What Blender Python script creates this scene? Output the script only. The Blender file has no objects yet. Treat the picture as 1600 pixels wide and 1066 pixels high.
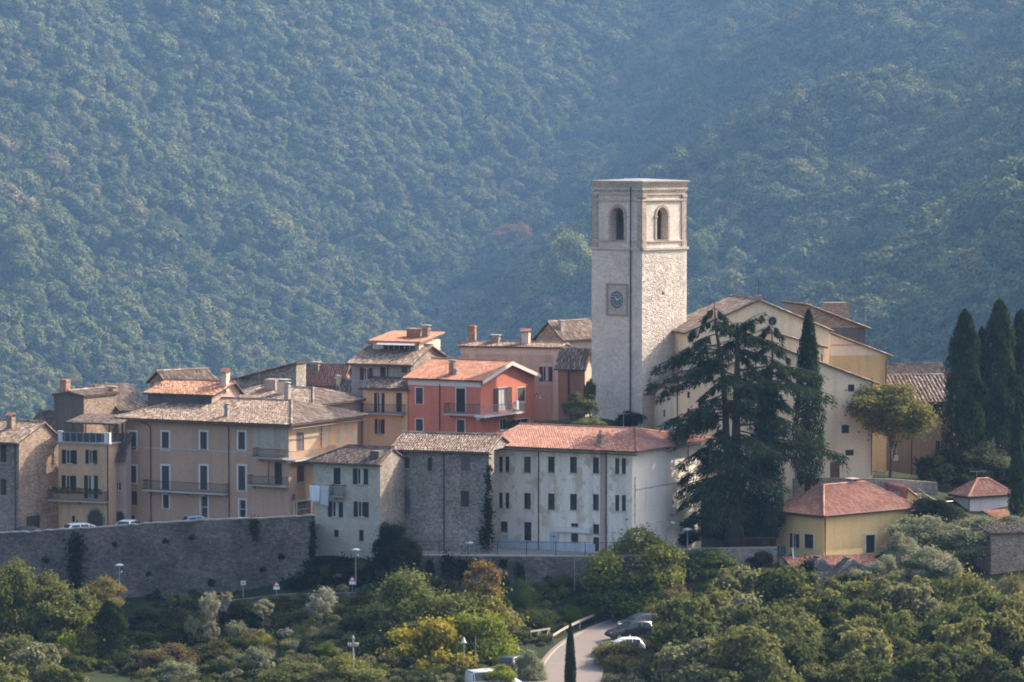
import bpy, math, random
import numpy as np
from mathutils import Vector, Matrix

R = math.radians
sc = bpy.context.scene
col = sc.collection
rng = np.random.default_rng(7)
random.seed(7)

# ------------------------------------------------------------------ camera
FPX, IW, IH = 5775.0, 1600.0, 1066.0
ZC = 51.0
HOR = 225.0                                   # image row of the horizon
PITCH = math.atan((IH / 2 - HOR) / FPX)
cam_d = bpy.data.cameras.new('camera'); cam = bpy.data.objects.new('camera', cam_d); col.objects.link(cam)
cam_d.sensor_width = 36.0; cam_d.lens = FPX / IW * 36.0
cam_d.clip_start = 1.0; cam_d.clip_end = 9000.0
cam.location = (0, 0, ZC); cam.rotation_euler = (math.pi / 2 - PITCH, 0, 0)
sc.camera = cam

# ------------------------------------------------------------------ sky, sun, exposure
SUN_AZ, SUN_EL = 122.0, 35.5                  # degrees from the camera's side towards the right, and up
sdir = Vector((math.sin(R(SUN_AZ)) * math.cos(R(SUN_EL)), -math.cos(R(SUN_AZ)) * math.cos(R(SUN_EL)), math.sin(R(SUN_EL))))
world = bpy.data.worlds.new('World'); sc.world = world; world.use_nodes = True
wn = world.node_tree.nodes; wl = world.node_tree.links
sky = wn.new('ShaderNodeTexSky'); sky.sky_type = 'NISHITA'; sky.sun_disc = False
sky.sun_elevation = R(SUN_EL); sky.sun_rotation = math.atan2(sdir.x, sdir.y)
sky.air_density = 1.0; sky.dust_density = 5.0; sky.ozone_density = 1.0
wl.new(sky.outputs['Color'], wn['Background'].inputs['Color'])
wn['Background'].inputs['Strength'].default_value = 0.15
sun_d = bpy.data.lights.new('sun', 'SUN'); sun = bpy.data.objects.new('sun', sun_d); col.objects.link(sun)
sun_d.energy = 3.25; sun_d.angle = R(0.5); sun_d.color = (1.0, 0.88, 0.71)
sun.rotation_euler = sdir.to_track_quat('Z', 'Y').to_euler(); sun.location = (120, 330, 160)
sc.view_settings.view_transform = 'Standard'; sc.view_settings.look = 'None'
sc.view_settings.gamma = 1.0; sc.view_settings.use_curve_mapping = False
sc.view_settings.exposure = 1.48
sc.render.engine = 'CYCLES'
sc.cycles.max_bounces = 5; sc.cycles.diffuse_bounces = 3; sc.cycles.glossy_bounces = 2
sc.cycles.transmission_bounces = 2; sc.cycles.volume_bounces = 0; sc.cycles.transparent_max_bounces = 4
sc.cycles.caustics_reflective = False; sc.cycles.caustics_refractive = False
sc.cycles.pixel_filter_type = 'BLACKMAN_HARRIS'; sc.cycles.filter_width = 1.85
sc.cycles.use_denoising = True
try:
    sc.cycles.denoiser = 'OPENIMAGEDENOISE'
    sc.cycles.denoising_input_passes = 'RGB_ALBEDO_NORMAL'
except Exception:
    pass

# ------------------------------------------------------------------ photograph pixel -> place
CP, SP = math.cos(PITCH), math.sin(PITCH)
def at(px, py, Y):
    """the point at distance Y (world y) that the photograph shows at pixel px, py"""
    a = (px - IW / 2) / FPX; b = (IH / 2 - py) / FPX
    d = Vector((a, CP + b * SP, -SP + b * CP))
    t = Y / d.y
    return Vector((d.x * t, Y, ZC + d.z * t))
def proj(p):
    x, y, z = p[0], p[1], p[2] - ZC
    dep = y * CP - z * SP
    return (IW / 2 + FPX * x / dep, IH / 2 - FPX * (y * SP + z * CP) / dep)

# ------------------------------------------------------------------ mesh helpers
def np_mesh(name, verts, faces, smooth=False):
    """fast mesh from an (n,3) array and an (m,k) array of equal polygons"""
    me = bpy.data.meshes.new(name)
    verts = np.ascontiguousarray(verts, dtype=np.float32); faces = np.ascontiguousarray(faces, dtype=np.int32)
    m, k = faces.shape
    me.vertices.add(len(verts)); me.vertices.foreach_set('co', verts.ravel())
    me.loops.add(m * k); me.loops.foreach_set('vertex_index', faces.ravel())
    me.polygons.add(m); me.polygons.foreach_set('loop_start', np.arange(0, m * k, k, dtype=np.int32))
    if smooth:
        me.polygons.foreach_set('use_smooth', np.ones(m, dtype=bool))
    me.update(calc_edges=True); me.validate()
    return me

def link(name, data, parent=None, mat=None):
    o = bpy.data.objects.new(name, data); col.objects.link(o)
    if parent is not None: o.parent = parent
    if mat is not None and data is not None and not data.materials: data.materials.append(mat)
    return o

def tag(o, label=None, cat=None, group=None, kind=None):
    if label: o['label'] = label
    if cat: o['category'] = cat
    if group: o['group'] = group
    if kind: o['kind'] = kind
    return o

def empty(name, loc, rz=0.0):
    o = bpy.data.objects.new(name, None); col.objects.link(o)
    o.location = loc; o.rotation_euler = (0, 0, rz); o.empty_display_size = 0.5
    return o

def copy_tree(o, parent=None):
    c = o.copy(); col.objects.link(c); c.parent = parent
    for ch in list(o.children):
        copy_tree(ch, c)
    return c

class MB:
    """collects boxes, bars, tubes and polygons into one mesh object"""
    def __init__(self): self.v = []; self.f = []
    def poly(self, pts):
        n = len(self.v); self.v += [tuple(p) for p in pts]; self.f.append(tuple(range(n, n + len(pts)))); return self
    def box(self, a, b):
        (x0, y0, z0), (x1, y1, z1) = a, b
        x0, x1 = min(x0, x1), max(x0, x1); y0, y1 = min(y0, y1), max(y0, y1); z0, z1 = min(z0, z1), max(z0, z1)
        n = len(self.v)
        self.v += [(x0,y0,z0),(x1,y0,z0),(x1,y1,z0),(x0,y1,z0),(x0,y0,z1),(x1,y0,z1),(x1,y1,z1),(x0,y1,z1)]
        for q in ((0,3,2,1),(4,5,6,7),(0,1,5,4),(1,2,6,5),(2,3,7,6),(3,0,4,7)): self.f.append(tuple(n + i for i in q))
        return self
    def prism(self, pts, off):
        """polygon pts swept by the vector off"""
        off = Vector(off); n = len(self.v); k = len(pts)
        self.v += [tuple(p) for p in pts] + [tuple(Vector(p) + off) for p in pts]
        self.f.append(tuple(range(n, n + k))); self.f.append(tuple(range(n + 2 * k - 1, n + k - 1, -1)))
        for i in range(k):
            j = (i + 1) % k; self.f.append((n + j, n + i, n + k + i, n + k + j))
        return self
    def tube(self, pts, rad, seg=6, cap=True):
        pts = [Vector(p) for p in pts]; rads = rad if isinstance(rad, (list, tuple)) else [rad] * len(pts)
        n0 = len(self.v); up = Vector((0, 0, 1))
        for i, p in enumerate(pts):
            t = (pts[min(i + 1, len(pts) - 1)] - pts[max(i - 1, 0)]).normalized()
            a = t.cross(up) if abs(t.z) < 0.95 else t.cross(Vector((1, 0, 0)))
            a.normalize(); b = t.cross(a)
            for k in range(seg):
                w = 2 * math.pi * k / seg
                self.v.append(tuple(p + (a * math.cos(w) + b * math.sin(w)) * rads[i]))
        for i in range(len(pts) - 1):
            for k in range(seg):
                k2 = (k + 1) % seg
                self.f.append((n0 + i*seg + k, n0 + i*seg + k2, n0 + (i+1)*seg + k2, n0 + (i+1)*seg + k))
        if cap:
            self.f.append(tuple(n0 + k for k in range(seg))[::-1])
            self.f.append(tuple(n0 + (len(pts)-1)*seg + k for k in range(seg)))
        return self
    def build_each(self, name, mat, parent=None):
        """every separate piece as a part of its own"""
        par = list(range(len(self.v)))
        def find(i):
            while par[i] != i: par[i] = par[par[i]]; i = par[i]
            return i
        for f in self.f:
            for i in f[1:]: par[find(i)] = find(f[0])
        groups = {}
        for f in self.f: groups.setdefault(find(f[0]), []).append(f)
        for fs in groups.values():
            ids = sorted({i for f in fs for i in f}); mp = {q: k for k, q in enumerate(ids)}
            me = bpy.data.meshes.new(name); me.from_pydata([self.v[i] for i in ids], [], [tuple(mp[i] for i in f) for f in fs]); me.update(); me.materials.append(mat)
            link(name, me, parent)
    def build(self, name, mat, parent=None, smooth=False):
        me = bpy.data.meshes.new(name); me.from_pydata(self.v, [], self.f); me.update()
        if smooth: me.polygons.foreach_set('use_smooth', [True] * len(me.polygons))
        me.materials.append(mat)
        return link(name, me, parent)

# ------------------------------------------------------------------ materials
class NT:
    def __init__(self, name):
        self.m = bpy.data.materials.new(name); self.m.use_nodes = True
        self.t = self.m.node_tree; self.n = self.t.nodes; self.l = self.t.links
        self.b = self.n['Principled BSDF']; self.out = self.n['Material Output']
        self.tc = None
    def new(self, typ, **kw):
        x = self.n.new(typ)
        for k, v in kw.items(): setattr(x, k, v)
        return x
    def coord(self, sx=1, sy=1, sz=1):
        if self.tc is None: self.tc = self.new('ShaderNodeTexCoord')
        mp = self.new('ShaderNodeMapping'); mp.inputs['Scale'].default_value = (sx, sy, sz)
        self.l.new(self.tc.outputs['Object'], mp.inputs['Vector']); return mp.outputs['Vector']
    def noise(self, vec, scale, detail=4, rough=0.6, out='Fac'):
        x = self.new('ShaderNodeTexNoise'); x.inputs['Scale'].default_value = scale; x.inputs['Detail'].default_value = detail
        x.inputs['Roughness'].default_value = rough; self.l.new(vec, x.inputs['Vector']); return x.outputs[out]
    def voro(self, vec, scale, out='Color', feature='F1'):
        x = self.new('ShaderNodeTexVoronoi', feature=feature); x.inputs['Scale'].default_value = scale
        self.l.new(vec, x.inputs['Vector']); return x.outputs[out]
    def ramp(self, fac, stops):
        x = self.new('ShaderNodeValToRGB'); e = x.color_ramp.elements
        while len(e) < len(stops): e.new(0.5)
        for i, (p, c) in enumerate(stops):
            e[i].position = p; e[i].color = (*c, 1) if len(c) == 3 else c
        self.l.new(fac, x.inputs['Fac']); return x.outputs['Color']
    def mix(self, fac, a, b, mode='MIX'):
        x = self.new('ShaderNodeMix', data_type='RGBA', blend_type=mode)
        for sock, val in ((x.inputs['Factor'], fac), (x.inputs['A'], a), (x.inputs['B'], b)):
            if hasattr(val, 'is_output'): self.l.new(val, sock)
            elif isinstance(val, (int, float)): sock.default_value = val
            else: sock.default_value = (*val, 1)
        return x.outputs['Result']
    def bump(self, h, strength, dist):
        x = self.new('ShaderNodeBump'); x.inputs['Strength'].default_value = strength; x.inputs['Distance'].default_value = dist
        self.l.new(h, x.inputs['Height']); self.l.new(x.outputs['Normal'], self.b.inputs['Normal'])
    def fin(self, colr, rough=0.9, spec=0.2):
        if hasattr(colr, 'is_output'): self.l.new(colr, self.b.inputs['Base Color'])
        else: self.b.inputs['Base Color'].default_value = (*colr, 1)
        self.b.inputs['Roughness'].default_value = rough; self.b.inputs['Specular IOR Level'].default_value = spec
        return self.m

def mul(c, k): return tuple(max(0.0, min(1.0, x * k)) for x in c)

def plaster(name, c, patch=None, amt=0.5, stain=0.75, pscale=0.45, streak=0.35):
    t = NT(name); stain = stain * 0.92; streak = streak + 0.10
    base = t.mix(t.noise(t.coord(), 0.35, 5, 0.65), mul(c, stain), mul(c, 1.12))
    fine = t.ramp(t.noise(t.coord(), 5.0, 4, 0.7), [(0.3, (0.82,) * 3), (0.7, (1.08,) * 3)])
    base = t.mix(1.0, base, fine, 'MULTIPLY')
    st = t.ramp(t.noise(t.coord(1.1, 1.1, 0.10), 1.0, 6, 0.7), [(0.48, (1,) * 3), (0.85, (1 - streak,) * 3)])
    base = t.mix(1.0, base, st, 'MULTIPLY')
    if patch:
        f = t.ramp(t.noise(t.coord(1, 1, 0.8), pscale, 6, 0.62), [(amt, (0,) * 3), (amt + 0.035, (1,) * 3)])
        base = t.mix(f, base, t.mix(t.noise(t.coord(), 2.5, 4), mul(patch, 0.75), mul(patch, 1.15)))
    t.bump(t.noise(t.coord(), 9.0, 3), 0.25, 0.02)
    return t.fin(base, 0.93, 0.15)

def stone(name, dark, light, scale=3.2, mortar=None, wear=0.5, bump=0.7):
    t = NT(name)
    v = t.coord(1.0, 1.0, 1.55)
    wob = t.noise(t.coord(), 3.0, 2, 0.5, 'Color')
    vv = t.new('ShaderNodeMix', data_type='VECTOR'); vv.inputs['Factor'].default_value = 0.15
    t.l.new(v, vv.inputs['A']); t.l.new(wob, vv.inputs['B']); v2 = vv.outputs['Result']
    cellc = t.voro(v2, scale, 'Color'); edge = t.voro(v2, scale, 'Distance', 'DISTANCE_TO_EDGE')
    sep = t.new('ShaderNodeSeparateColor'); t.l.new(cellc, sep.inputs[0])
    base = t.ramp(sep.outputs[0], [(0.0, dark), (0.55, tuple((a + b) / 2 for a, b in zip(dark, light))), (0.95, light)])
    if mortar:
        e = t.ramp(edge, [(0.03, (1,) * 3), (0.10, (0,) * 3)]); base = t.mix(e, base, mortar)
    big = t.ramp(t.noise(t.coord(), 0.28, 5, 0.65), [(0.3, (wear,) * 3), (0.7, (1.12,) * 3)])
    base = t.mix(1.0, base, big, 'MULTIPLY')
    hgt = t.ramp(edge, [(0.0, (0,) * 3), (0.16, (1,) * 3)])
    hh = t.mix(0.35, hgt, t.noise(t.coord(), 14.0, 3))
    t.bump(hh, bump, 0.06)
    return t.fin(base, 0.95, 0.12)

def tilemat(name, stops, lichen=None, amt=0.55):
    t = NT(name)
    g = t.new('ShaderNodeNewGeometry')
    c = t.ramp(g.outputs['Random Per Island'], stops)
    big = t.ramp(t.noise(t.coord(), 0.5, 5, 0.7), [(0.3, (0.72,) * 3), (0.7, (1.12,) * 3)])
    c = t.mix(1.0, c, big, 'MULTIPLY')
    if lichen:
        f = t.ramp(t.noise(t.coord(), 1.3, 6, 0.7), [(amt, (0,) * 3), (amt + 0.2, (0.8,) * 3)])
        c = t.mix(f, c, lichen)
    return t.fin(c, 0.9, 0.2)

def plain(name, c, rough=0.7, spec=0.3, metal=0.0, var=0.25, scale=3.0):
    t = NT(name)
    x = t.mix(t.noise(t.coord(), scale, 4, 0.6), mul(c, 1 - var), mul(c, 1 + var))
    t.b.inputs['Metallic'].default_value = metal
    return t.fin(x, rough, spec)

def shuttermat(name, c):
    t = NT(name)
    w = t.new('ShaderNodeTexWave', wave_type='BANDS', bands_direction='Z'); w.inputs['Scale'].default_value = 4.5
    t.l.new(t.coord(), w.inputs['Vector'])
    x = t.mix(t.noise(t.coord(), 2.0, 4), mul(c, 0.75), mul(c, 1.2))
    t.bump(w.outputs['Fac'], 0.8, 0.03)
    return t.fin(x, 0.7, 0.25)

def leafmat(name, tint=(1, 1, 1), lo=0.6, hi=1.4, trans=0.42):
    """leaf colour = object colour x a per-leaf variation, part of the light passes through"""
    t = NT(name)
    oi = t.new('ShaderNodeObjectInfo'); g = t.new('ShaderNodeNewGeometry')
    var = t.ramp(g.outputs['Random Per Island'], [(0.0, (lo, lo, lo)), (0.8, ((lo+hi)/2,) * 3), (1.0, (hi * 1.1, hi, hi * 0.8))])
    c = t.mix(1.0, oi.outputs['Color'], var, 'MULTIPLY'); c = t.mix(1.0, c, tint, 'MULTIPLY')
    patch = t.ramp(t.noise(t.coord(), 0.6, 3), [(0.3, (0.8, 0.85, 0.8)), (0.7, (1.15, 1.1, 0.95))])
    c = t.mix(1.0, c, patch, 'MULTIPLY')
    d = t.new('ShaderNodeBsdfDiffuse'); tr = t.new('ShaderNodeBsdfTranslucent'); mx = t.new('ShaderNodeMixShader')
    t.l.new(c, d.inputs['Color']); t.l.new(c, tr.inputs['Color']); mx.inputs['Fac'].default_value = trans
    t.l.new(d.outputs[0], mx.inputs[1]); t.l.new(tr.outputs[0], mx.inputs[2]); t.l.new(mx.outputs[0], t.out.inputs['Surface'])
    return t.m

M = {}
M['white_plaster'] = plaster('white_plaster', (0.82, 0.745, 0.65), patch=(0.56, 0.47, 0.37), amt=0.54, stain=0.80, streak=0.35, pscale=0.8)
M['white_clean'] = plaster('white_clean', (0.74, 0.69, 0.62), stain=0.9, streak=0.12)
M['beige'] = plaster('beige', (0.49, 0.31, 0.22), patch=(0.46, 0.40, 0.33), amt=0.70, stain=0.86, streak=0.16)
M['beige_worn'] = plaster('beige_worn', (0.47, 0.36, 0.26), patch=(0.56, 0.32, 0.17), amt=0.52, stain=0.75, streak=0.3)
M['ochre'] = plaster('ochre', (0.60, 0.385, 0.235), stain=0.85, streak=0.2)
M['orange'] = plaster('orange', (0.78, 0.48, 0.27), stain=0.85, streak=0.2)
M['grey_plaster'] = plaster('grey_plaster', (0.36, 0.32, 0.29), patch=(0.30, 0.26, 0.23), amt=0.6, stain=0.8)
M['pinkgrey'] = plaster('pinkgrey', (0.45, 0.33, 0.28), stain=0.8)
M['tan'] = plaster('tan', (0.58, 0.42, 0.32), stain=0.85, streak=0.2)
M['cream_trim'] = plaster('cream_trim', (0.66, 0.54, 0.43), stain=0.88, streak=0.15)
M['salmon'] = plaster('salmon', (0.62, 0.20, 0.13), stain=0.88, streak=0.12)
M['rust'] = plaster('rust', (0.42, 0.19, 0.11), patch=(0.33, 0.22, 0.16), amt=0.55, stain=0.7)
M['church'] = plaster('church', (0.82, 0.64, 0.43), stain=0.86, streak=0.2)
M['church_grey'] = plaster('church_grey', (0.82, 0.645, 0.45), stain=0.92, streak=0.2)
M['church_yellow'] = plaster('church_yellow', (0.56, 0.39, 0.20), patch=(0.55, 0.44, 0.36), amt=0.6, stain=0.85)
M['brown_house'] = plaster('brown_house', (0.35, 0.25, 0.18), stain=0.82)
M['yellow'] = plaster('yellow', (0.76, 0.545, 0.255), stain=0.92, streak=0.08)
M['pale_house'] = plaster('pale_house', (0.60, 0.54, 0.52), stain=0.9, streak=0.12)
M['pink_low'] = plaster('pink_low', (0.52, 0.29, 0.20), stain=0.85)
M['bluewash'] = plaster('bluewash', (0.50, 0.56, 0.62), patch=(0.55, 0.53, 0.48), amt=0.62, stain=0.85)
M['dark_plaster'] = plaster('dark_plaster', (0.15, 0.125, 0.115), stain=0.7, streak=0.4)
M['stone_light'] = stone('stone_light', (0.30, 0.26, 0.21), (0.60, 0.54, 0.45), 3.0, (0.42, 0.37, 0.30), 0.7)
M['stone_dark'] = stone('stone_dark', (0.19, 0.165, 0.145), (0.46, 0.41, 0.355), 4.8, (0.29, 0.26, 0.225), 0.6)
M['stone_house'] = stone('stone_house', (0.20, 0.165, 0.14), (0.42, 0.36, 0.30), 5.0, (0.30, 0.26, 0.215), 0.6)
M['stone_brick'] = stone('stone_brick', (0.24, 0.15, 0.11), (0.47, 0.36, 0.27), 5.2, (0.33, 0.26, 0.20), 0.6)
M['stone_wall'] = stone('stone_wall', (0.11, 0.096, 0.086), (0.25, 0.22, 0.195), 4.6, (0.16, 0.142, 0.126), 0.4)
M['plaster_stone'] = stone('plaster_stone', (0.42, 0.37, 0.30), (0.52, 0.465, 0.385), 3.0, (0.47, 0.42, 0.345), 0.75, 0.35)
M['tower_stone'] = stone('tower_stone', (0.60, 0.51, 0.43), (0.79, 0.69, 0.585), 4.2, (0.70, 0.605, 0.515), 0.84, 1.0)
M['tower_trim'] = stone('tower_trim', (0.42, 0.34, 0.27), (0.60, 0.50, 0.41), 4.5, (0.52, 0.44, 0.36), 0.75, 0.3)
M['tower_brick'] = stone('tower_brick', (0.34, 0.24, 0.19), (0.55, 0.44, 0.36), 6.0, (0.44, 0.36, 0.29), 0.75, 0.3)
old = [(0.0, (0.15, 0.102, 0.08)), (0.3, (0.225, 0.158, 0.122)), (0.75, (0.31, 0.225, 0.175)), (1.0, (0.43, 0.35, 0.285))]
M['tile_old'] = tilemat('tile_old', old, (0.21, 0.175, 0.125), 0.5)
M['tile_dark'] = tilemat('tile_dark', [(0.0, (0.06, 0.045, 0.042)), (0.6, (0.11, 0.083, 0.074)), (1.0, (0.19, 0.15, 0.13))], (0.10, 0.085, 0.07), 0.5)
M['tile_mixed'] = tilemat('tile_mixed', [(0.0, (0.26, 0.12, 0.075)), (0.5, (0.40, 0.19, 0.12)), (1.0, (0.50, 0.30, 0.20))], (0.27, 0.19, 0.14), 0.5)
M['tile_red'] = tilemat('tile_red', [(0.0, (0.28, 0.125, 0.088)), (0.5, (0.36, 0.172, 0.125)), (1.0, (0.44, 0.24, 0.18))], (0.34, 0.21, 0.165), 0.5)
M['tile_new'] = tilemat('tile_new', [(0.0, (0.38, 0.165, 0.105)), (0.5, (0.45, 0.205, 0.135)), (1.0, (0.52, 0.27, 0.185))])
M['roof_under'] = plain('roof_under', (0.10, 0.075, 0.06), 0.95, 0.1)
M['wood_dark'] = plain('wood_dark', (0.07, 0.05, 0.04), 0.8, 0.2)
M['wood_brown'] = plain('wood_brown', (0.16, 0.085, 0.05), 0.75, 0.2)
M['wood_pale'] = plain('wood_pale', (0.42, 0.36, 0.29), 0.8, 0.2)
M['shutter_dark'] = shuttermat('shutter_dark', (0.035, 0.035, 0.035))
M['shutter_brown'] = shuttermat('shutter_brown', (0.085, 0.045, 0.035))
M['shutter_grey'] = shuttermat('shutter_grey', (0.085, 0.078, 0.075))
M['shutter_green'] = shuttermat('shutter_green', (0.03, 0.045, 0.035))
M['shutter_lilac'] = shuttermat('shutter_lilac', (0.16, 0.125, 0.13))
M['shutter_olive'] = shuttermat('shutter_olive', (0.15, 0.115, 0.085))
M['shutter_light'] = shuttermat('shutter_light', (0.30, 0.29, 0.27))
M['trim_white'] = plain('trim_white', (0.60, 0.57, 0.53), 0.8, 0.2, var=0.1)
M['trim_grey'] = plain('trim_grey', (0.40, 0.37, 0.34), 0.85, 0.2, var=0.15)
M['frame_white'] = plain('frame_white', (0.55, 0.53, 0.50), 0.6, 0.3, var=0.08)
M['frame_dark'] = plain('frame_dark', (0.05, 0.042, 0.038), 0.6, 0.3)
M['curtain'] = plain('curtain', (0.50, 0.48, 0.44), 0.9, 0.1, var=0.15)
M['iron'] = plain('iron', (0.035, 0.033, 0.034), 0.6, 0.4)
M['rust_iron'] = plain('rust_iron', (0.10, 0.05, 0.04), 0.7, 0.3)
M['galv'] = plain('galv', (0.26, 0.27, 0.28), 0.45, 0.5, metal=0.3, var=0.12)
M['concrete'] = plain('concrete', (0.33, 0.30, 0.27), 0.95, 0.1)
M['lead_roof'] = plain('lead_roof', (0.20, 0.20, 0.21), 0.6, 0.3, var=0.1)
M['cloth_white'] = plain('cloth_white', (0.66, 0.68, 0.74), 0.9, 0.1, var=0.06)
M['cloth_grey'] = plain('cloth_grey', (0.47, 0.48, 0.52), 0.9, 0.1, var=0.06)
M['lamp_white'] = plain('lamp_white', (0.58, 0.59, 0.61), 0.3, 0.5, var=0.05)
M['sign_red'] = plain('sign_red', (0.45, 0.04, 0.04), 0.5, 0.4, var=0.05)
M['sign_white'] = plain('sign_white', (0.75, 0.75, 0.74), 0.5, 0.4, var=0.05)
M['sign_blue'] = plain('sign_blue', (0.05, 0.10, 0.35), 0.5, 0.4, var=0.05)
M['asphalt'] = plain('asphalt', (0.20, 0.17, 0.15), 0.95, 0.1, var=0.15, scale=1.2)
M['paint_line'] = plain('paint_line', (0.36, 0.30, 0.22), 0.8, 0.2, var=0.2)
M['bark'] = plain('bark', (0.075, 0.058, 0.045), 0.95, 0.1, var=0.4)
M['bark_pale'] = plain('bark_pale', (0.23, 0.20, 0.165), 0.95, 0.1, var=0.3)
M['tyre'] = plain('tyre', (0.02, 0.02, 0.02), 0.9, 0.2)
M['rim'] = plain('rim', (0.40, 0.40, 0.41), 0.4, 0.5, metal=0.6, var=0.05)
M['leaf'] = leafmat('leaf')
M['needle'] = leafmat('needle', lo=0.6, hi=1.4, trans=0.12)
def paintmat(name, c):
    t = NT(name); t.b.inputs['Coat Weight'].default_value = 0.6; t.b.inputs['Coat Roughness'].default_value = 0.08
    return t.fin(t.mix(t.noise(t.coord(), 1.5, 3), mul(c, 0.9), mul(c, 1.05)), 0.45, 0.5)
M['car_white'] = paintmat('car_white', (0.66, 0.67, 0.68)); M['car_black'] = paintmat('car_black', (0.02, 0.022, 0.025))
M['car_blue'] = paintmat('car_blue', (0.20, 0.28, 0.36)); M['car_silver'] = paintmat('car_silver', (0.42, 0.44, 0.47))
M['car_teal'] = paintmat('car_teal', (0.03, 0.06, 0.07)); M['van_white'] = paintmat('van_white', (0.60, 0.58, 0.55))
def glassmat(name, c, rough):
    t = NT(name); return t.fin(t.mix(t.noise(t.coord(), 0.7, 2), mul(c, 0.6), mul(c, 1.5)), rough, 0.7)
M['glass'] = glassmat('glass', (0.022, 0.026, 0.030), 0.12)
M['car_glass'] = glassmat('car_glass', (0.03, 0.037, 0.042), 0.06)
M['tail_red'] = plain('tail_red', (0.35, 0.02, 0.02), 0.3, 0.5, var=0.05)

# ------------------------------------------------------------------ the lie of the land
CTRL = []
def cpt(px, py, Y): CTRL.append(tuple(at(px, py, Y)))
for a in ((187,957,347.5),(400,942,345.0),(0,952,349),(-120,955,352),(100,1066,322),(300,1066,322),(-120,1066,322),(250,1005,337),(100,1000,338),
          (480,925,343.5),(560,925,343.5),(640,925,343.5),(560,886,347.0),(500,878,348.2),(610,880,347.5),(640,900,345.5),
          (560,1000,330),(560,1066,316),(440,1000,332),(720,918,345.2),(800,918,345.2),(900,918,345.2),(980,930,345),
          (800,962,338),(700,1000,331),(850,985,338),(760,1066,318),(820,1049,322),(960,950,342),
          (1000,905,349),(1070,880,352),(1150,872,353.5),(1200,880,352),(1150,853,356.5),(1080,850,357),(1220,850,358),
          (1250,905,347),(1330,912,349.5),(1420,915,349),(1420,880,357),(1500,905,349),(1500,855,360),(1620,905,349),(1300,880,356),(1300,990,335),(1500,990,335),(1680,990,335),
          (1300,1066,318),(1500,1066,318),(1680,1066,320),(1150,940,343),(1120,1000,333),(1060,1066,318),
          (1450,790,366),(1540,812,368),(1640,800,370),(1440,765,372),(1320,762,371),(1260,752,372),(1560,720,400),(1490,700,410),(1700,720,400)):
    cpt(*a)
for a in ((-30,390,18),(-5,380,20),(5,368,22.3),(-12,368,18),(12,376,23),(24,376,18.5),(-60,385,18),(-40,372,16),(-30,358,12.8),(-48,362,13),(-20,352,11.5),
          (-8,351,10.5),(0,351,10.5),(7,350,10.5),(-8,354,11),(0,354,11),(8,355,11.3),(0,420,22),(-50,430,16),(50,425,18),(24,400,22),(40,395,16),(-80,360,12),(90,380,14),(-80,300,0),(0,290,1.0),(80,300,0),(0,240,-6),(-90,240,-6),(90,240,-6),(0,460,14),(-90,460,8),(90,460,12)):
    CTRL.append(a)
CTRL = np.array(CTRL)
_d = np.sqrt(((CTRL[:, None, :2] - CTRL[None, :, :2]) ** 2).sum(-1) + 1.0)
_n = len(CTRL); _A = np.zeros((_n + 3, _n + 3)); _A[:_n, :_n] = -_d
_A[:_n, _n] = 1; _A[:_n, _n+1:] = CTRL[:, :2]; _A[_n:, :_n] = _A[:_n, _n:].T
_A[:_n, :_n] += -0.0 * np.eye(_n)
_w = np.linalg.solve(_A, np.concatenate([CTRL[:, 2], [0, 0, 0]]))

ROAD = [at(872,1130,305), at(884,1066,318), at(900,1030,327), at(932,1000,334), at(990,972,341), at(1048,950,346), at(1098,922,353), at(1150,893,361), at(1195,880,367)]
def catmull(pts, n=8):
    out = []
    for i in range(len(pts) - 1):
        p0 = pts[max(i-1, 0)]; p1 = pts[i]; p2 = pts[i+1]; p3 = pts[min(i+2, len(pts)-1)]
        for k in range(n):
            t = k / n
            out.append(0.5 * ((2*p1) + (p2-p0)*t + (2*p0-5*p1+4*p2-p3)*t*t + (3*p1-p0-3*p2+p3)*t**3))
    out.append(pts[-1]); return out
ROADC = catmull(ROAD); ROADN = np.array([tuple(p) for p in ROADC])
ROADW = [3.0 if p.y < 345 else 2.6 for p in ROADC]

def near_h(x, y):
    x = np.asarray(x, float); y = np.asarray(y, float)
    d = np.sqrt((x[..., None] - CTRL[:, 0]) ** 2 + (y[..., None] - CTRL[:, 1]) ** 2 + 1.0)
    z = (-d * _w[:_n]).sum(-1) + _w[_n] + _w[_n+1] * x + _w[_n+2] * y
    return z

def vnoise(x, y, seed=0):
    """smooth value noise on arrays"""
    xi = np.floor(x).astype(int); yi = np.floor(y).astype(int); fx = x - xi; fy = y - yi
    fx = fx * fx * (3 - 2 * fx); fy = fy * fy * (3 - 2 * fy)
    def h(a, b):
        n = (a * 374761393 + b * 668265263 + seed * 1442695041) & 0x7fffffff
        n = ((n ^ (n >> 13)) * 1274126177) & 0x7fffffff
        return ((n ^ (n >> 16)) & 0xffff) / 65535.0
    return (h(xi, yi)*(1-fx) + h(xi+1, yi)*fx)*(1-fy) + (h(xi, yi+1)*(1-fx) + h(xi+1, yi+1)*fx)*fy

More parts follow.
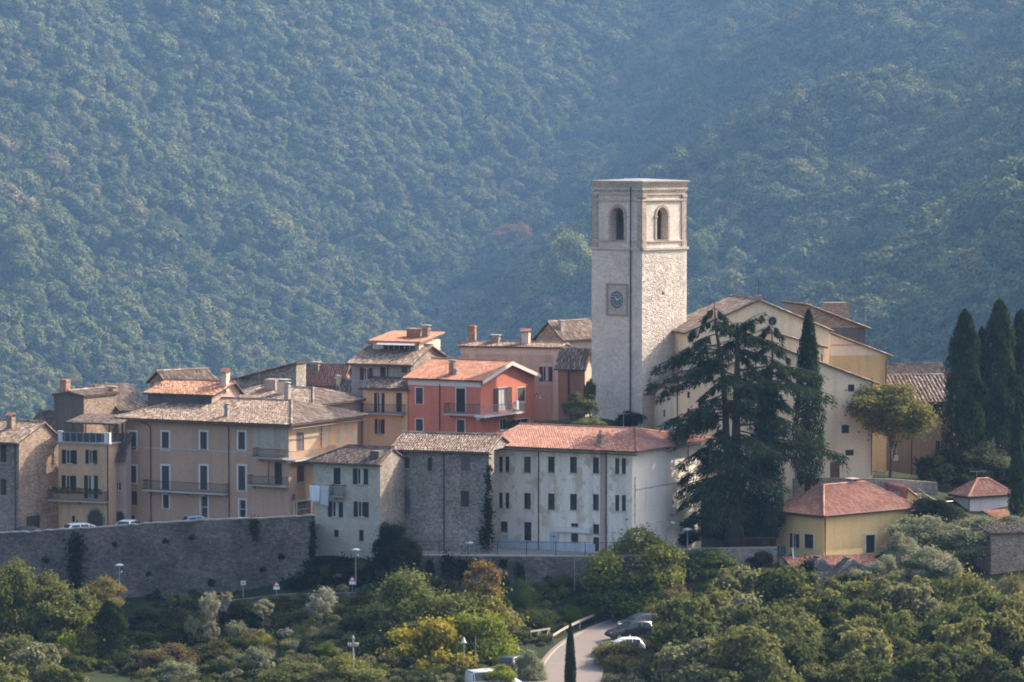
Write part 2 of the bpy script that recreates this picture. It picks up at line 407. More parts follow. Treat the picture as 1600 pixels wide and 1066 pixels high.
KM = 2.3
def mountain_h(x, y):
    x = np.asarray(x, float) / KM; y = np.asarray(y, float) / KM
    xg = -4.5 + 0.204 * (y - 1300) + 20 * np.sin(y / 130.0 + 0.6); zg = 51 - 59.6 + 0.197 * (y - 1300) + 0.0006 * np.clip(y - 1300, 0, None) ** 2
    d = x - xg
    spur = (vnoise(x/95+3, y/95, 1) - 0.5) * 40 + (vnoise(x/36, y/36, 2) - 0.5) * 12 + (vnoise(x/250, y/250, 5) - 0.5) * 26
    w = np.clip(np.abs(d) / 45, 0.1, 1)
    left = zg - d * 0.62 + spur * w
    right = zg + d * 0.58 + spur * 1.6 * w
    z = np.maximum(left, right)
    z = np.minimum(z, 200 + 0.05 * (z - 200))
    z = 51 + (z - 51) * KM
    return np.maximum(z, -190 + 6 * vnoise(x/40, y/40, 3))

def ground_h(x, y):
    x = np.asarray(x, float); y = np.asarray(y, float)
    near = near_h(x, y) + (vnoise(x/5, y/5, 8) - 0.5) * 0.5
    side = np.clip((np.abs(x) - 85) / 120, 0, 1); near = near * (1 - side) + (-8) * side
    t = np.clip((y - 430) / 260, 0, 1); t = t * t * (3 - 2 * t)
    far = mountain_h(x, y)
    b = np.clip((240 - y) / 200, 0, 1)
    near = near * (1 - b) + (-14) * b
    return near * (1 - t) + far * t

def ground_z(x, y):
    return float(ground_h(np.array([x]), np.array([y]))[0])

def axis(a0, a1, step, lo, hi, grow=1.16, mx=28.0):
    a = list(np.arange(a0, a1 + 1e-6, step)); s = step
    while a[-1] < hi: s = min(s * grow, mx); a.append(a[-1] + s)
    s = step
    while a[0] > lo: s = min(s * grow, mx); a.insert(0, a[0] - s)
    return np.array(a)
gx = axis(-62, 62, 0.9, -2600, 2600, mx=24.0); gy = axis(296, 420, 0.8, -250, 5600, mx=22.0)
GX, GY = np.meshgrid(gx, gy)
GZ = np.empty_like(GX)
for i in range(GX.shape[0]): GZ[i] = ground_h(GX[i], GY[i])
# bed the road into the slope
rm = (GX > -10) & (GX < 50) & (GY > 295) & (GY < 380)
rx, ry = GX[rm], GY[rm]
dd = np.sqrt((rx[:, None] - ROADN[:, 0]) ** 2 + (ry[:, None] - ROADN[:, 1]) ** 2)
k = dd.argmin(1); dm = dd.min(1); rz = ROADN[k, 2] - 0.10
wgt = np.clip((6.5 - dm) / 2.5, 0, 1)
GZ[rm] = GZ[rm] * (1 - wgt) + rz * wgt
ny, nx = GX.shape
idx = np.arange(nx * ny).reshape(ny, nx)
gf = np.stack([idx[:-1, :-1], idx[:-1, 1:], idx[1:, 1:], idx[1:, :-1]], -1).reshape(-1, 4)
t = NT('grass_ground')
gc = t.ramp(t.noise(t.coord(), 0.16, 6, 0.65), [(0.35, (0.018, 0.026, 0.012)), (0.55, (0.034, 0.042, 0.017)), (0.74, (0.08, 0.066, 0.036))])
t.bump(t.noise(t.coord(), 3.0, 5), 0.6, 0.2)
M['ground'] = t.fin(gc, 0.95, 0.1)
g = link('ground', np_mesh('ground', np.stack([GX, GY, GZ], -1).reshape(-1, 3), gf, True), None, M['ground'])
tag(g, 'grassy hillside below the village running up to the wooded mountain', kind='structure')

def surf_z(x, y):
    """height of the ground sheet (road bed included)"""
    i = int(np.clip(np.searchsorted(gy, y) - 1, 0, ny - 2)); j = int(np.clip(np.searchsorted(gx, x) - 1, 0, nx - 2))
    fx = (x - gx[j]) / (gx[j+1] - gx[j]); fy = (y - gy[i]) / (gy[i+1] - gy[i])
    return float((GZ[i, j]*(1-fx) + GZ[i, j+1]*fx)*(1-fy) + (GZ[i+1, j]*(1-fx) + GZ[i+1, j+1]*fx)*fy)

# road with a kerb strip and a painted edge line
def strip(centre, off0, off1, dz):
    v = []; f = []
    for i, p in enumerate(centre):
        t_ = (centre[min(i+1, len(centre)-1)] - centre[max(i-1, 0)]); n_ = Vector((-t_.y, t_.x, 0)).normalized()
        a, b = (off0[i] if isinstance(off0, list) else off0), (off1[i] if isinstance(off1, list) else off1)
        v += [tuple(p + n_ * a + Vector((0, 0, dz))), tuple(p + n_ * b + Vector((0, 0, dz)))]
        if i: f.append((2*i-2, 2*i-1, 2*i+1, 2*i))
    return v, f
v, f = strip(ROADC, [w for w in ROADW], [-w for w in ROADW], 0.0)
me = bpy.data.meshes.new('road'); me.from_pydata(v, [], f); ro = link('road', me, None, M['asphalt']); tag(ro, 'pale asphalt road climbing towards the village', kind='structure')
v, f = strip(ROADC, [w - 0.35 for w in ROADW], [w - 0.55 for w in ROADW], 0.006)
me = bpy.data.meshes.new('road_marking'); me.from_pydata(v, [], f); link('road_marking', me, ro, M['paint_line'])
# parking bay on the left of the road
bay = [at(770,1075,316), at(846,1075,316), at(846,1036,325.5), at(790,1030,327)]
me = bpy.data.meshes.new('parking_bay'); zb = [surf_z(p.x, p.y) + 0.12 for p in bay]
me.from_pydata([(p.x, p.y, z) for p, z in zip(bay, zb)], [], [(0, 1, 2, 3)]); pb = link('parking_bay', me, None, M['asphalt']); tag(pb, 'asphalt parking bay beside the road', kind='structure')

# ------------------------------------------------------------------ foliage kit
def rand_dirs(n, r):
    v = r.normal(size=(n, 3)); return v / np.linalg.norm(v, axis=1, keepdims=True)

def leaf_quads(P, N, size, r, elong=1.35, jit=0.75):
    """diamond leaf clumps at points P, facing roughly N"""
    n = len(P)
    nn = N + r.normal(size=(n, 3)) * jit; nn /= np.linalg.norm(nn, axis=1, keepdims=True)
    a = np.cross(nn, r.normal(size=(n, 3))); a /= np.linalg.norm(a, axis=1, keepdims=True) + 1e-9
    b = np.cross(nn, a)
    s = (size * r.uniform(0.6, 1.4, n))[:, None]
    bend = nn * s * 0.25
    V = np.stack([P - a*s*0.5*elong, P - b*s*0.5 + bend*0.3, P + a*s*0.5*elong - bend, P + b*s*0.5 + bend*0.3], 1).reshape(-1, 3)
    F = np.arange(4 * n).reshape(n, 4)
    return V, F

def crown_mesh(name, seed, nclump=22, nleaf=6500, leaf=0.075, flat=0.85, spread=0.62, clump=(0.22, 0.42), low=-0.55, jit=0.5, fuzz=0.0):
    """unit crown: about radius 1, centred at 0; leaves gather in uneven clumps with gaps between"""
    r = np.random.default_rng(seed)
    C = []
    while len(C) < nclump:
        p = r.uniform(-1, 1, 3)
        q = np.linalg.norm(p)
        if q < 1 and q > 0.2 and p[2] > low: C.append(p * (spread + r.uniform(-0.2, 0.26) * r.random()) / max(q, 0.55) * (0.75 + 0.25 * q))
    C = np.array(C); C[:, 2] *= flat
    rad = clump[0] + (clump[1] - clump[0]) * r.random(nclump) ** 1.4
    which = r.choice(nclump, nleaf, p=rad**2 / (rad**2).sum())
    d = rand_dirs(nleaf, r); d[:, 2] = np.where((d[:, 2] < -0.2) & (r.random(nleaf) < 0.6), -d[:, 2], d[:, 2])
    rr = rad[which] * r.uniform(0.5, 1.08, nleaf) ** 0.6
    if fuzz: rr *= 1 + fuzz * np.abs(r.normal(size=nleaf)) ** 1.5
    P = C[which] + d * rr[:, None] * np.array([1, 1, 0.85])
    N = d * 0.8 + P * 0.5 + np.array([0, 0, 0.35])
    V, F = leaf_quads(P, N, leaf, r, jit=jit)
    return np_mesh(name, V, F)

def trunk_mesh(name, seed, h=1.0, rad=0.06, nb=5, reach=0.55, lean=0.08):
    """unit trunk from z=0 up to z=h with limbs into the crown"""
    r = np.random.default_rng(seed); mb = MB()
    pts = [Vector((0, 0, -0.05))]
    for i in range(1, 6):
        pts.append(Vector((r.normal() * lean * i / 5, r.normal() * lean * i / 5, h * 0.72 * i / 5)))
    mb.tube(pts, [rad * (1.25 - 0.15 * i) for i in range(6)], 7)
    for kx in range(nb):
        a = 2 * math.pi * (kx + r.uniform(-0.3, 0.3)) / nb; s = pts[2 + kx % 3]
        e = Vector((math.cos(a) * reach * r.uniform(0.6, 1.1), math.sin(a) * reach * r.uniform(0.6, 1.1), h * r.uniform(0.75, 1.1)))
        m = s.lerp(e, 0.5) + Vector((0, 0, -0.04))
        mb.tube([s, m, e], [rad * 0.55, rad * 0.38, rad * 0.15], 5)
    me = bpy.data.meshes.new(name); me.from_pydata(mb.v, [], mb.f); me.update(); me.polygons.foreach_set('use_smooth', [True]*len(me.polygons))
    me.materials.append(M['bark']); return me

OAKS = [crown_mesh('oak_crown%d' % i, 20 + i, 40 + 5 * i, 17000, 0.052, 0.9, 0.66, (0.13, 0.36), -0.6, 0.85, 0.22) for i in range(5)]
for m_ in OAKS: m_.materials.append(M['leaf'])
FINE = [crown_mesh('fine_crown%d' % i, 60 + i, 46, 17000, 0.044, 0.95, 0.66, (0.10, 0.30), -0.6, 0.9, 0.30) for i in range(4)]
for m_ in FINE: m_.materials.append(M['leaf'])
LOOSE = [crown_mesh('loose_crown%d' % i, 80 + i, 26, 3800, 0.065, 1.1, 0.70, (0.10, 0.24), -0.6, 0.9, 0.4) for i in range(3)]
for m_ in LOOSE: m_.materials.append(M['leaf'])
TRUNKS = [trunk_mesh('trunk%d' % i, 30 + i) for i in range(4)]

# ------------------------------------------------------------------ the wooded mountain: one far-off mass
def far_crown(seed, n=2600, leaf=0.082, tall=1.0):
    me = crown_mesh('forest_crown%d' % seed, 200 + seed, 20, n, leaf, 0.9 * tall, 0.68, (0.17, 0.40), -0.4, jit=0.32, fuzz=0.08)
    return me
t = NT('forest_leaf')
oi = t.new('ShaderNodeObjectInfo'); ge = t.new('ShaderNodeNewGeometry')
fc = t.ramp(oi.outputs['Random'], [(0.0, (0.095, 0.118, 0.050)), (0.35, (0.112, 0.136, 0.055)), (0.62, (0.130, 0.150, 0.060)), (0.82, (0.155, 0.165, 0.066)), (0.95, (0.175, 0.175, 0.07)), (0.99, (0.18, 0.16, 0.072)), (1.0, (0.175, 0.145, 0.075))])
fv = t.ramp(ge.outputs['Random Per Island'], [(0.0, (0.65,)*3), (1.0, (1.35,)*3)])
fc = t.mix(1.0, fc, fv, 'MULTIPLY')
d_ = t.new('ShaderNodeBsdfDiffuse'); tr_ = t.new('ShaderNodeBsdfTranslucent'); mx_ = t.new('ShaderNodeMixShader'); mx_.inputs['Fac'].default_value = 0.12
t.l.new(fc, d_.inputs['Color']); t.l.new(fc, tr_.inputs['Color']); t.l.new(d_.outputs[0], mx_.inputs[1]); t.l.new(tr_.outputs[0], mx_.inputs[2]); t.l.new(mx_.outputs[0], t.out.inputs['Surface'])
M['forest_leaf'] = t.m
fcol = bpy.data.collections.new('forest_crowns')
for i in range(6):
    me = far_crown(i, tall=1.0 + 0.12 * (i % 3)); me.materials.append(M['forest_leaf'])
    o = bpy.data.objects.new('forest_crown_%d' % i, me); fcol.objects.link(o)

def visible_mask(x, y, z, m=1100):
    dep = y * CP - (z - ZC) * SP
    px = IW/2 + FPX * x / dep; py = IH/2 - FPX * (y * SP + (z - ZC) * CP) / dep
    return (px > -m) & (px < IW + m) & (py > -420) & (py < 760)
def grid_z(x, y):
    """height of the ground sheet on arrays"""
    i = np.clip(np.searchsorted(gy, y) - 1, 0, ny - 2); j = np.clip(np.searchsorted(gx, x) - 1, 0, nx - 2)
    fx = (x - gx[j]) / (gx[j+1] - gx[j]); fy = (y - gy[i]) / (gy[i+1] - gy[i])
    return (GZ[i, j]*(1-fx) + GZ[i, j+1]*fx)*(1-fy) + (GZ[i+1, j]*(1-fx) + GZ[i+1, j+1]*fx)*fy
FP = []
for (y0, y1, sp, steep) in ((560, 1000, 16.0, 0), (1000, 4400, 13.6, 0), (1000, 4400, 11.0, 0.85), (1000, 4400, 10.0, 1.25)):
    ys = np.arange(y0, y1, sp)
    for yy in ys:
        half = 1900 / FPX * yy + 60
        xs = np.arange(-half, half, sp); xs = xs + rng.uniform(-0.5, 0.5, len(xs)) * sp; yv = yy + rng.uniform(-0.5, 0.5, len(xs)) * sp
        zz = grid_z(xs, yv); keep = visible_mask(xs, yv, zz) & (rng.random(len(xs)) < 0.985)
        if steep: keep &= np.hypot(grid_z(xs + 8, yv) - grid_z(xs - 8, yv), grid_z(xs, yv + 8) - grid_z(xs, yv - 8)) / 16 > steep
        FP.append(np.stack([xs, yv, zz], 1)[keep])
FP = np.concatenate(FP)
# drop what the slope in front hides: walk each image column outwards and keep what rises above the horizon line met so far
dep = FP[:, 1] * CP - (FP[:, 2] - ZC) * SP
fpx = IW/2 + FPX * FP[:, 0] / dep; fpy = IH/2 - FPX * (FP[:, 1]*SP + (FP[:, 2] + 16 - ZC)*CP) / dep
order = np.argsort(FP[:, 1]); seen = {}; keep = np.zeros(len(FP), bool)
for i in order:
    c = int(fpx[i] // 14); s = seen.get(c, 9999)
    if fpy[i] < s + 400: keep[i] = True
    seen[c] = min(s, fpy[i] + FPX * 14.0 / dep[i])
FP = FP[keep]
nfp = len(FP)
fsc = (6.0 + 10.5 * rng.random(nfp) ** 1.2) * (1 + 0.30 * np.clip((FP[:, 0] - 80) / 200, 0, 1)) * (0.85 + 0.5 * vnoise(FP[:, 0]/70, FP[:, 1]/70, 11))
FP[:, 2] += fsc * 0.75
fme = bpy.data.meshes.new('forest'); fme.vertices.add(nfp); fme.vertices.foreach_set('co', FP.astype(np.float32).ravel())
at_ = fme.attributes.new('scl', 'FLOAT', 'POINT'); at_.data.foreach_set('value', fsc.astype(np.float32))
at_ = fme.attributes.new('rot', 'FLOAT_VECTOR', 'POINT'); rv = np.zeros((nfp, 3), np.float32); rv[:, 2] = rng.uniform(0, 6.28, nfp); at_.data.foreach_set('vector', rv.ravel())
at_ = fme.attributes.new('pick', 'INT', 'POINT'); at_.data.foreach_set('value', rng.integers(0, 6, nfp).astype(np.int32))
fo = link('forest', fme); tag(fo, 'dense oak forest covering the mountainside behind the village', kind='stuff')
ng = bpy.data.node_groups.new('forest_scatter', 'GeometryNodeTree')
ng.interface.new_socket('Geometry', in_out='INPUT', socket_type='NodeSocketGeometry'); ng.interface.new_socket('Geometry', in_out='OUTPUT', socket_type='NodeSocketGeometry')
gi = ng.nodes.new('NodeGroupInput'); go = ng.nodes.new('NodeGroupOutput'); ip = ng.nodes.new('GeometryNodeInstanceOnPoints'); ci = ng.nodes.new('GeometryNodeCollectionInfo')
ci.inputs['Collection'].default_value = fcol; ci.inputs['Separate Children'].default_value = True; ci.inputs['Reset Children'].default_value = True
def named(n, typ):
    x = ng.nodes.new('GeometryNodeInputNamedAttribute'); x.data_type = typ; x.inputs['Name'].default_value = n
    return [o for o in x.outputs if o.enabled][0]
ng.links.new(gi.outputs[0], ip.inputs['Points']); ng.links.new(ci.outputs[0], ip.inputs['Instance']); ip.inputs['Pick Instance'].default_value = True
ng.links.new(named('pick', 'INT'), ip.inputs['Instance Index']); ng.links.new(named('rot', 'FLOAT_VECTOR'), ip.inputs['Rotation']); ng.links.new(named('scl', 'FLOAT'), ip.inputs['Scale'])
ng.links.new(ip.outputs[0], go.inputs[0])
md = fo.modifiers.new('scatter', 'NODES'); md.node_group = ng
print('FOREST', nfp)

# ------------------------------------------------------------------ the hazy air over the valley
hz = MB().box((-2700, -300, -230), (2700, 5700, 640)).build('haze', M['concrete'])
t = NT('haze_air'); t.n.remove(t.b)
pv = t.new('ShaderNodeVolumePrincipled'); pv.inputs['Color'].default_value = (0.28, 0.52, 0.92, 1); pv.inputs['Density'].default_value = 0.000080; pv.inputs['Anisotropy'].default_value = 0.1
t.l.new(pv.outputs[0], t.out.inputs['Volume']); hz.data.materials.clear(); hz.data.materials.append(t.m)
tag(hz, 'thin blue haze filling the valley air', kind='stuff')

# ------------------------------------------------------------------ buildings
def tile_plane(A, B, C, D, col_w=0.25, row=0.42, jit=0.012, seed=0, lift=0.0):
    """rows of half-round tiles on the roof plane with eave A-B and top edge D-C (any trapezoid or triangle)"""
    A, B, C, D = (np.array(p, float) for p in (A, B, C, D))
    e = B - A; Le = np.linalg.norm(e); e /= Le
    dv = D - A; s = dv - e * dv.dot(e); S = np.linalg.norm(s)
    if S < 1e-6:
        dv = C - B; s = dv - e * dv.dot(e); S = np.linalg.norm(s)
    s /= S; nrm = np.cross(e, s); nrm = nrm if nrm[2] > 0 else -nrm
    tD = (D - A).dot(e); tC = (C - A).dot(e)
    r = np.random.default_rng(seed + 11)
    n = max(1, int(Le / col_w)); w = Le / n
    T = []
    for i in range(n):
        t = (i + 0.5) * w
        top = S
        if tD > 1e-6 and t < tD: top = min(top, S * t / tD)
        if tC < Le - 1e-6 and t > tC: top = min(top, S * (Le - t) / (Le - tC))
        if tD < -1e-6: pass
        k = np.arange(0, max(top - 0.1, 0.05), row)
        T.append(np.stack([np.full(len(k), t), k, np.minimum(k + row * 1.12, top)], 1))
    T = np.concatenate(T); m = len(T)
    tc = T[:, 0] + r.normal(size=m) * jit * 1.3; s0 = T[:, 1] - r.random(m) * jit * 2; s1 = T[:, 2]
    hl = lift + r.normal(size=m) * jit * 0.6
    ang = np.array([0, 60, 120, 180]) * math.pi / 180
    ra, rb = w * 0.40, w * 0.33
    def ring(sv, rr, up):
        off = np.cos(ang)[None, :] * rr; hh = np.sin(ang)[None, :] * rr * 0.85
        return (A + e * (tc[:, None, None] + off[..., None]) + s * sv[:, None, None] + nrm * ((hl + up)[:, None, None] + hh[..., None]))
    V = np.concatenate([ring(s0, ra, 0.022), ring(s1, rb, 0.0)], 1)          # m,8,3
    base = (np.arange(m) * 8)[:, None]
    F = np.concatenate([base + np.array([[i, i+1, i+5, i+4]]) for i in range(3)], 1).reshape(-1, 4)
    return V.reshape(-1, 3), F

def ridge_tiles(p, q, rad=0.13, step=0.42):
    p, q = np.array(p, float), np.array(q, float); d = q - p; L = np.linalg.norm(d); d /= L
    side = np.cross(d, [0, 0, 1.0]); side /= np.linalg.norm(side); up = np.cross(side, d)
    n = max(1, int(L / step)); V = []; F = []
    ang = np.array([-10, 50, 130, 190]) * math.pi / 180
    for i in range(n):
        a = p + d * (i * L / n); b = p + d * ((i + 1.12) * L / n)
        k = len(V)
        for pt, rr in ((a, rad), (b, rad * 0.86)):
            for w in ang: V.append(pt + side * math.cos(w) * rr + up * (math.sin(w) * rr + 0.02))
        for j in range(3): F.append((k + j, k + j + 1, k + j + 5, k + j + 4))
    return np.array(V), np.array(F)

def join_np(parts):
    V = []; F = []; n = 0
    for v, f in parts:
        V.append(v); F.append(f + n); n += len(v)
    return np.concatenate(V), np.concatenate(F)

SEED = [0]
class House:
    """local frame: x runs along the right-hand face, y along the left-hand face, origin at the near corner at ground level"""
    def __init__(s, name, label, cat, cx, Y, theta, left, right, eave, base=None, base_z=None, W=None, L=None, wall='beige', group=None, Lmat=None, Rmat=None):
        s.th = R(theta); s.dR = Vector((math.cos(s.th), math.sin(s.th), 0)); s.dL = Vector((-math.sin(s.th), math.cos(s.th), 0))
        pe = at(cx, eave, Y)
        if base_z is None: base_z = at(cx, base, Y).z
        s.C = Vector((pe.x, Y, base_z)); s.E = pe.z - base_z
        s.W = W if W else s.reach(s.dR, right); s.L = L if L else s.reach(s.dL, left)
        s.o = empty(name, s.C, s.th); tag(s.o, label, cat, group)
        s.wm = M[wall]; s.holes = {'L': [], 'R': []}; s.tops = {}; s.Lm = M[Lmat] if Lmat else s.wm; s.Rm = M[Rmat] if Rmat else s.wm
    def reach(s, d, px):
        lo, hi = 0.05, 80.0
        inc = d.x > 0
        for _ in range(50):
            m = (lo + hi) / 2; x = proj(s.C + d * m + Vector((0, 0, s.E)))[0]
            if (x < px) == inc: lo = m
            else: hi = m
        return lo
    def on(s, face, px, py):
        """pixel -> (u, z) on the left or right wall plane"""
        a = at(px, py, 100.0); o = Vector((0, 0, ZC)); d = a - o
        n = s.dR if face == 'L' else s.dL
        t = (s.C - o).dot(n) / d.dot(n); p = o + d * t - s.C
        return (p.dot(s.dL) if face == 'L' else p.dot(s.dR)), p.z
    def loc(s, face, u, z, d=0.0):
        return (-d, u, z) if face == 'L' else (u, -d, z)
    def fbox(s, mb, face, u0, u1, z0, z1, d0, d1):
        return mb.box(s.loc(face, u0, z0, d0), s.loc(face, u1, z1, d1))
    def rect(s, face, x0, y0, x1, y1):
        ua, za = s.on(face, x0, y1); ub, zb = s.on(face, x1, y0)
        ua2, _ = s.on(face, x0, (y0 + y1) / 2); ub2, _ = s.on(face, x1, (y0 + y1) / 2)
        u0, u1 = min(ua2, ub2), max(ua2, ub2)
        xm = (x0 + x1) / 2
        return u0, u1, s.on(face, xm, y1)[1], s.on(face, xm, y0)[1]

    # -- openings -------------------------------------------------
    def win(s, face, x0, y0, x1, y1, style='pane', sh='shutter_dark', surr=None, sw=0.14, frame='frame_white', sill=True, hole=True, name='window', fill='glass', side=0.5):
        u0, u1, z0, z1 = s.rect(face, x0, y0, x1, y1)
        if style == 'open':                         # the pixel rectangle holds the folded-back leaves too
            wd = u1 - u0; a = wd * 0.27; o0, o1 = u0 + a, u1 - a
        else: o0, o1 = u0, u1
        if hole: s.holes[face].append((o0, o1, z0, z1))
        dp = -0.13 if hole else 0.02
        mb = MB(); fw = 0.055
        for a in ((o0, o0 + fw, z0, z1), (o1 - fw, o1, z0, z1), (o0 + fw, o1 - fw, z0, z0 + fw), (o0 + fw, o1 - fw, z1 - fw, z1)): s.fbox(mb, face, *a, dp, dp + 0.05)
        if style in ('pane', 'open', 'half') and o1 - o0 > 0.5:
            m = (o0 + o1) / 2; s.fbox(mb, face, m - 0.03, m + 0.03, z0 + fw, z1 - fw, dp, dp + 0.05)
        if style == 'door':
            s.fbox(mb, face, o0 + fw, o1 - fw, z0 + (z1-z0)*0.55, z0 + (z1-z0)*0.55 + 0.05, dp, dp + 0.05)
        w = mb.build(name, M[frame], s.o)
        pm = MB(); s.fbox(pm, face, o0 + 0.002, o1 - 0.002, z0 + 0.002, z1 - 0.002, dp - 0.02, dp + 0.015)
        pm.build('pane' if fill in ('glass', 'curtain') else 'panel', M[fill], w)
        if style == 'open' and fill == 'glass' and (x0 * 7 + y0 * 3) % 3 < 1:
            cm = MB(); s.fbox(cm, face, o0 + 0.1, o0 + (o1 - o0) * 0.62, z0 + 0.1, z1 - 0.1, dp + 0.016, dp + 0.02); cm.build('curtain', M['curtain'], w)
        def leaf(a0, a1, d0, d1):
            lm = MB(); f2 = 0.06
            s.fbox(lm, face, a0, a1, z0 + 0.01, z1 - 0.01, d0, (d0 + d1) / 2)
            for b in ((a0, a0 + f2, z0 + 0.01, z1 - 0.01), (a1 - f2, a1, z0 + 0.01, z1 - 0.01), (a0 + f2, a1 - f2, z1 - f2 - 0.01, z1 - 0.01), (a0 + f2, a1 - f2, z0 + 0.01, z0 + f2)):
                s.fbox(lm, face, *b, (d0 + d1) / 2, d1)
            ns = max(3, int((z1 - z0) / 0.16))
            for q in range(1, ns):
                zz = z0 + (z1 - z0) * q / ns; s.fbox(lm, face, a0 + f2, a1 - f2, zz - 0.018, zz + 0.018, (d0 + d1) / 2, d1 - 0.005)
            lm.build('shutter', M[sh], w)
        m = (o0 + o1) / 2
        if style == 'shut':
            leaf(o0 + 0.01, m - 0.008, -0.09, -0.03); leaf(m + 0.008, o1 - 0.01, -0.09, -0.03)
        elif style == 'open':
            leaf(u0, o0 - 0.01, 0.02, 0.07); leaf(o1 + 0.01, u1, 0.02, 0.07)
        elif style == 'half':
            leaf(o0 + 0.01, o0 + (o1 - o0) * side, -0.09, -0.03)
        if surr:
            sm = MB(); k = sw; d1 = 0.035
            t0 = u0 if style != 'open' else o0; t1 = u1 if style != 'open' else o1
            for a in ((t0 - k, t0 - 0.003, z0, z1), (t1 + 0.003, t1 + k, z0, z1), (t0 - k, t1 + k, z1 + 0.003, z1 + k)): s.fbox(sm, face, *a, 0.004, d1)
            if style != 'door' and sill: s.fbox(sm, face, t0 - k, t1 + k, z0 - k, z0 - 0.003, 0.004, d1)
            sm.build('surround', M[surr], w)
        if sill and style not in ('door',) and name == 'window':
            sl = MB(); s.fbox(sl, face, o0 - 0.08, o1 + 0.08, z0 - 0.075, z0 - 0.012, 0.037, 0.11); sl.build('sill', M['trim_grey'], w)
        return w
    def arch(s, face, x0, y0, x1, y1, mat='wood_dark', ring='stone_house', rw=0.22, name='door'):
        u0, u1, z0, z1 = s.rect(face, x0, y0, x1, y1); r = (u1 - u0) / 2; m = (u0 + u1) / 2; zs = z1 - r
        pts = [(u0, z0), (u1, z0)] + [(m + r * math.cos(a), zs + r * math.sin(a)) for a in np.linspace(0, math.pi, 13)]
        n = Vector(s.loc(face, 0, 0, 1.0))
        d = MB().prism([s.loc(face, u, z, 0.005) for u, z in pts], n * 0.03).build(name, M[mat], s.o)
        v = MB()
        for a, b in zip(np.linspace(0, math.pi, 14)[:-1], np.linspace(0, math.pi, 14)[1:]):
            b2 = b - 0.02
            v.prism([s.loc(face, m + rr * math.cos(q), zs + rr * math.sin(q), 0.005) for rr, q in ((r + 0.01, a), (r + rw, a), (r + rw, b2), (r + 0.01, b2))], n * 0.07)
        s.fbox(v, face, u0 - rw, u0 - 0.01, z0, zs, 0.005, 0.075); s.fbox(v, face, u1 + 0.01, u1 + rw, z0, zs, 0.005, 0.075)
        v.build('arch_surround', M[ring], d)
        pl = MB(); s.fbox(pl, face, m - 0.015, m + 0.015, z0, zs + r * 0.9, 0.036, 0.045); s.fbox(pl, face, u0 + 0.1, u1 - 0.1, zs - 0.03, zs + 0.03, 0.036, 0.045); pl.build('door_rail', M['frame_dark'], d)
        return d
    # -- trim -----------------------------------------------------
    def pipe(s, face, x, y0, y1, mat='rust_iron', r=0.055, d=0.10, hook=None):
        u, z1 = s.on(face, x, y0); _, z0 = s.on(face, x, y1)
        pts = [s.loc(face, u, max(z0, 0.0), d), s.loc(face, u, z1, d)]
        if hook: pts += [s.loc(face, u + hook * 0.4, z1 + 0.35, d), s.loc(face, u + hook, z1 + 0.55, d + 0.3)]
        mb = MB().tube(pts, r, 6)
        for k in range(1, 5):
            zz = max(z0, 0) + (z1 - max(z0, 0)) * k / 5; s.fbox(mb, face, u - 0.08, u + 0.08, zz - 0.02, zz + 0.02, 0.004, d)
        mb.build('downpipe', M[mat], s.o)
    def band(s, face, y, h=0.14, d=0.04, mat='trim_grey', u0=None, u1=None, name='string_course', x=None):
        Lf = s.L if face == 'L' else s.W
        xm = x if x else proj(s.C + (s.dL if face == 'L' else s.dR) * (Lf / 2))[0]
        z = s.on(face, xm, y)[1]
        mb = MB(); s.fbox(mb, face, 0.0 if u0 is None else u0, Lf if u1 is None else u1, z - h / 2, z + h / 2, 0.004, d); mb.build(name, M[mat], s.o)
    def balcony(s, face, x0, y_slab, x1, y_rail, depth=0.95, slab='concrete', rail='iron', th=0.16, solid=False, wrap=None):
        u0, u1, _, z = s.rect(face, x0, y_slab, x1, y_slab); zr = s.rect(face, x0, y_rail, x1, y_rail)[3]
        zr = max(zr, z + 0.85)
        mb = MB(); s.fbox(mb, face, u0, u1, z - th, z, -0.02, depth); b = mb.build('balcony', M[slab], s.o)
        rm = MB(); s.fbox(rm, face, u0, u1, zr - 0.05, zr, depth - 0.05, depth); s.fbox(rm, face, u0, u1, z + 0.08, z + 0.11, depth - 0.04, depth - 0.01)
        for e in (u0, u1 - 0.03):
            s.fbox(rm, face, e, e + 0.03, zr - 0.05, zr, 0, depth); s.fbox(rm, face, e, e + 0.03, z + 0.08, z + 0.11, 0, depth)
        n = max(3, int((u1 - u0) / 0.13))
        for k in range(n + 1):
            u = u0 + (u1 - u0 - 0.02) * k / n; s.fbox(rm, face, u, u + 0.018, z, zr, depth - 0.035, depth - 0.015)
        for e in (u0, u1 - 0.03):
            for k in range(1, int(depth / 0.13)): s.fbox(rm, face, e, e + 0.018, z, zr, k * 0.13, k * 0.13 + 0.018)
        rm.build('railing', M[rail], b)
        bm_ = MB()
        for q in np.linspace(u0 + 0.35, u1 - 0.35, max(2, int((u1 - u0) / 1.6))):
            bm_.prism([s.loc(face, q - 0.06, z - th, 0.0), s.loc(face, q - 0.06, z - th - 0.35, 0.0), s.loc(face, q - 0.06, z - th, depth * 0.7)], Vector(s.loc(face, 0.12, 0, 0)))
        bm_.build_each('bracket', M[slab], b)
        return b
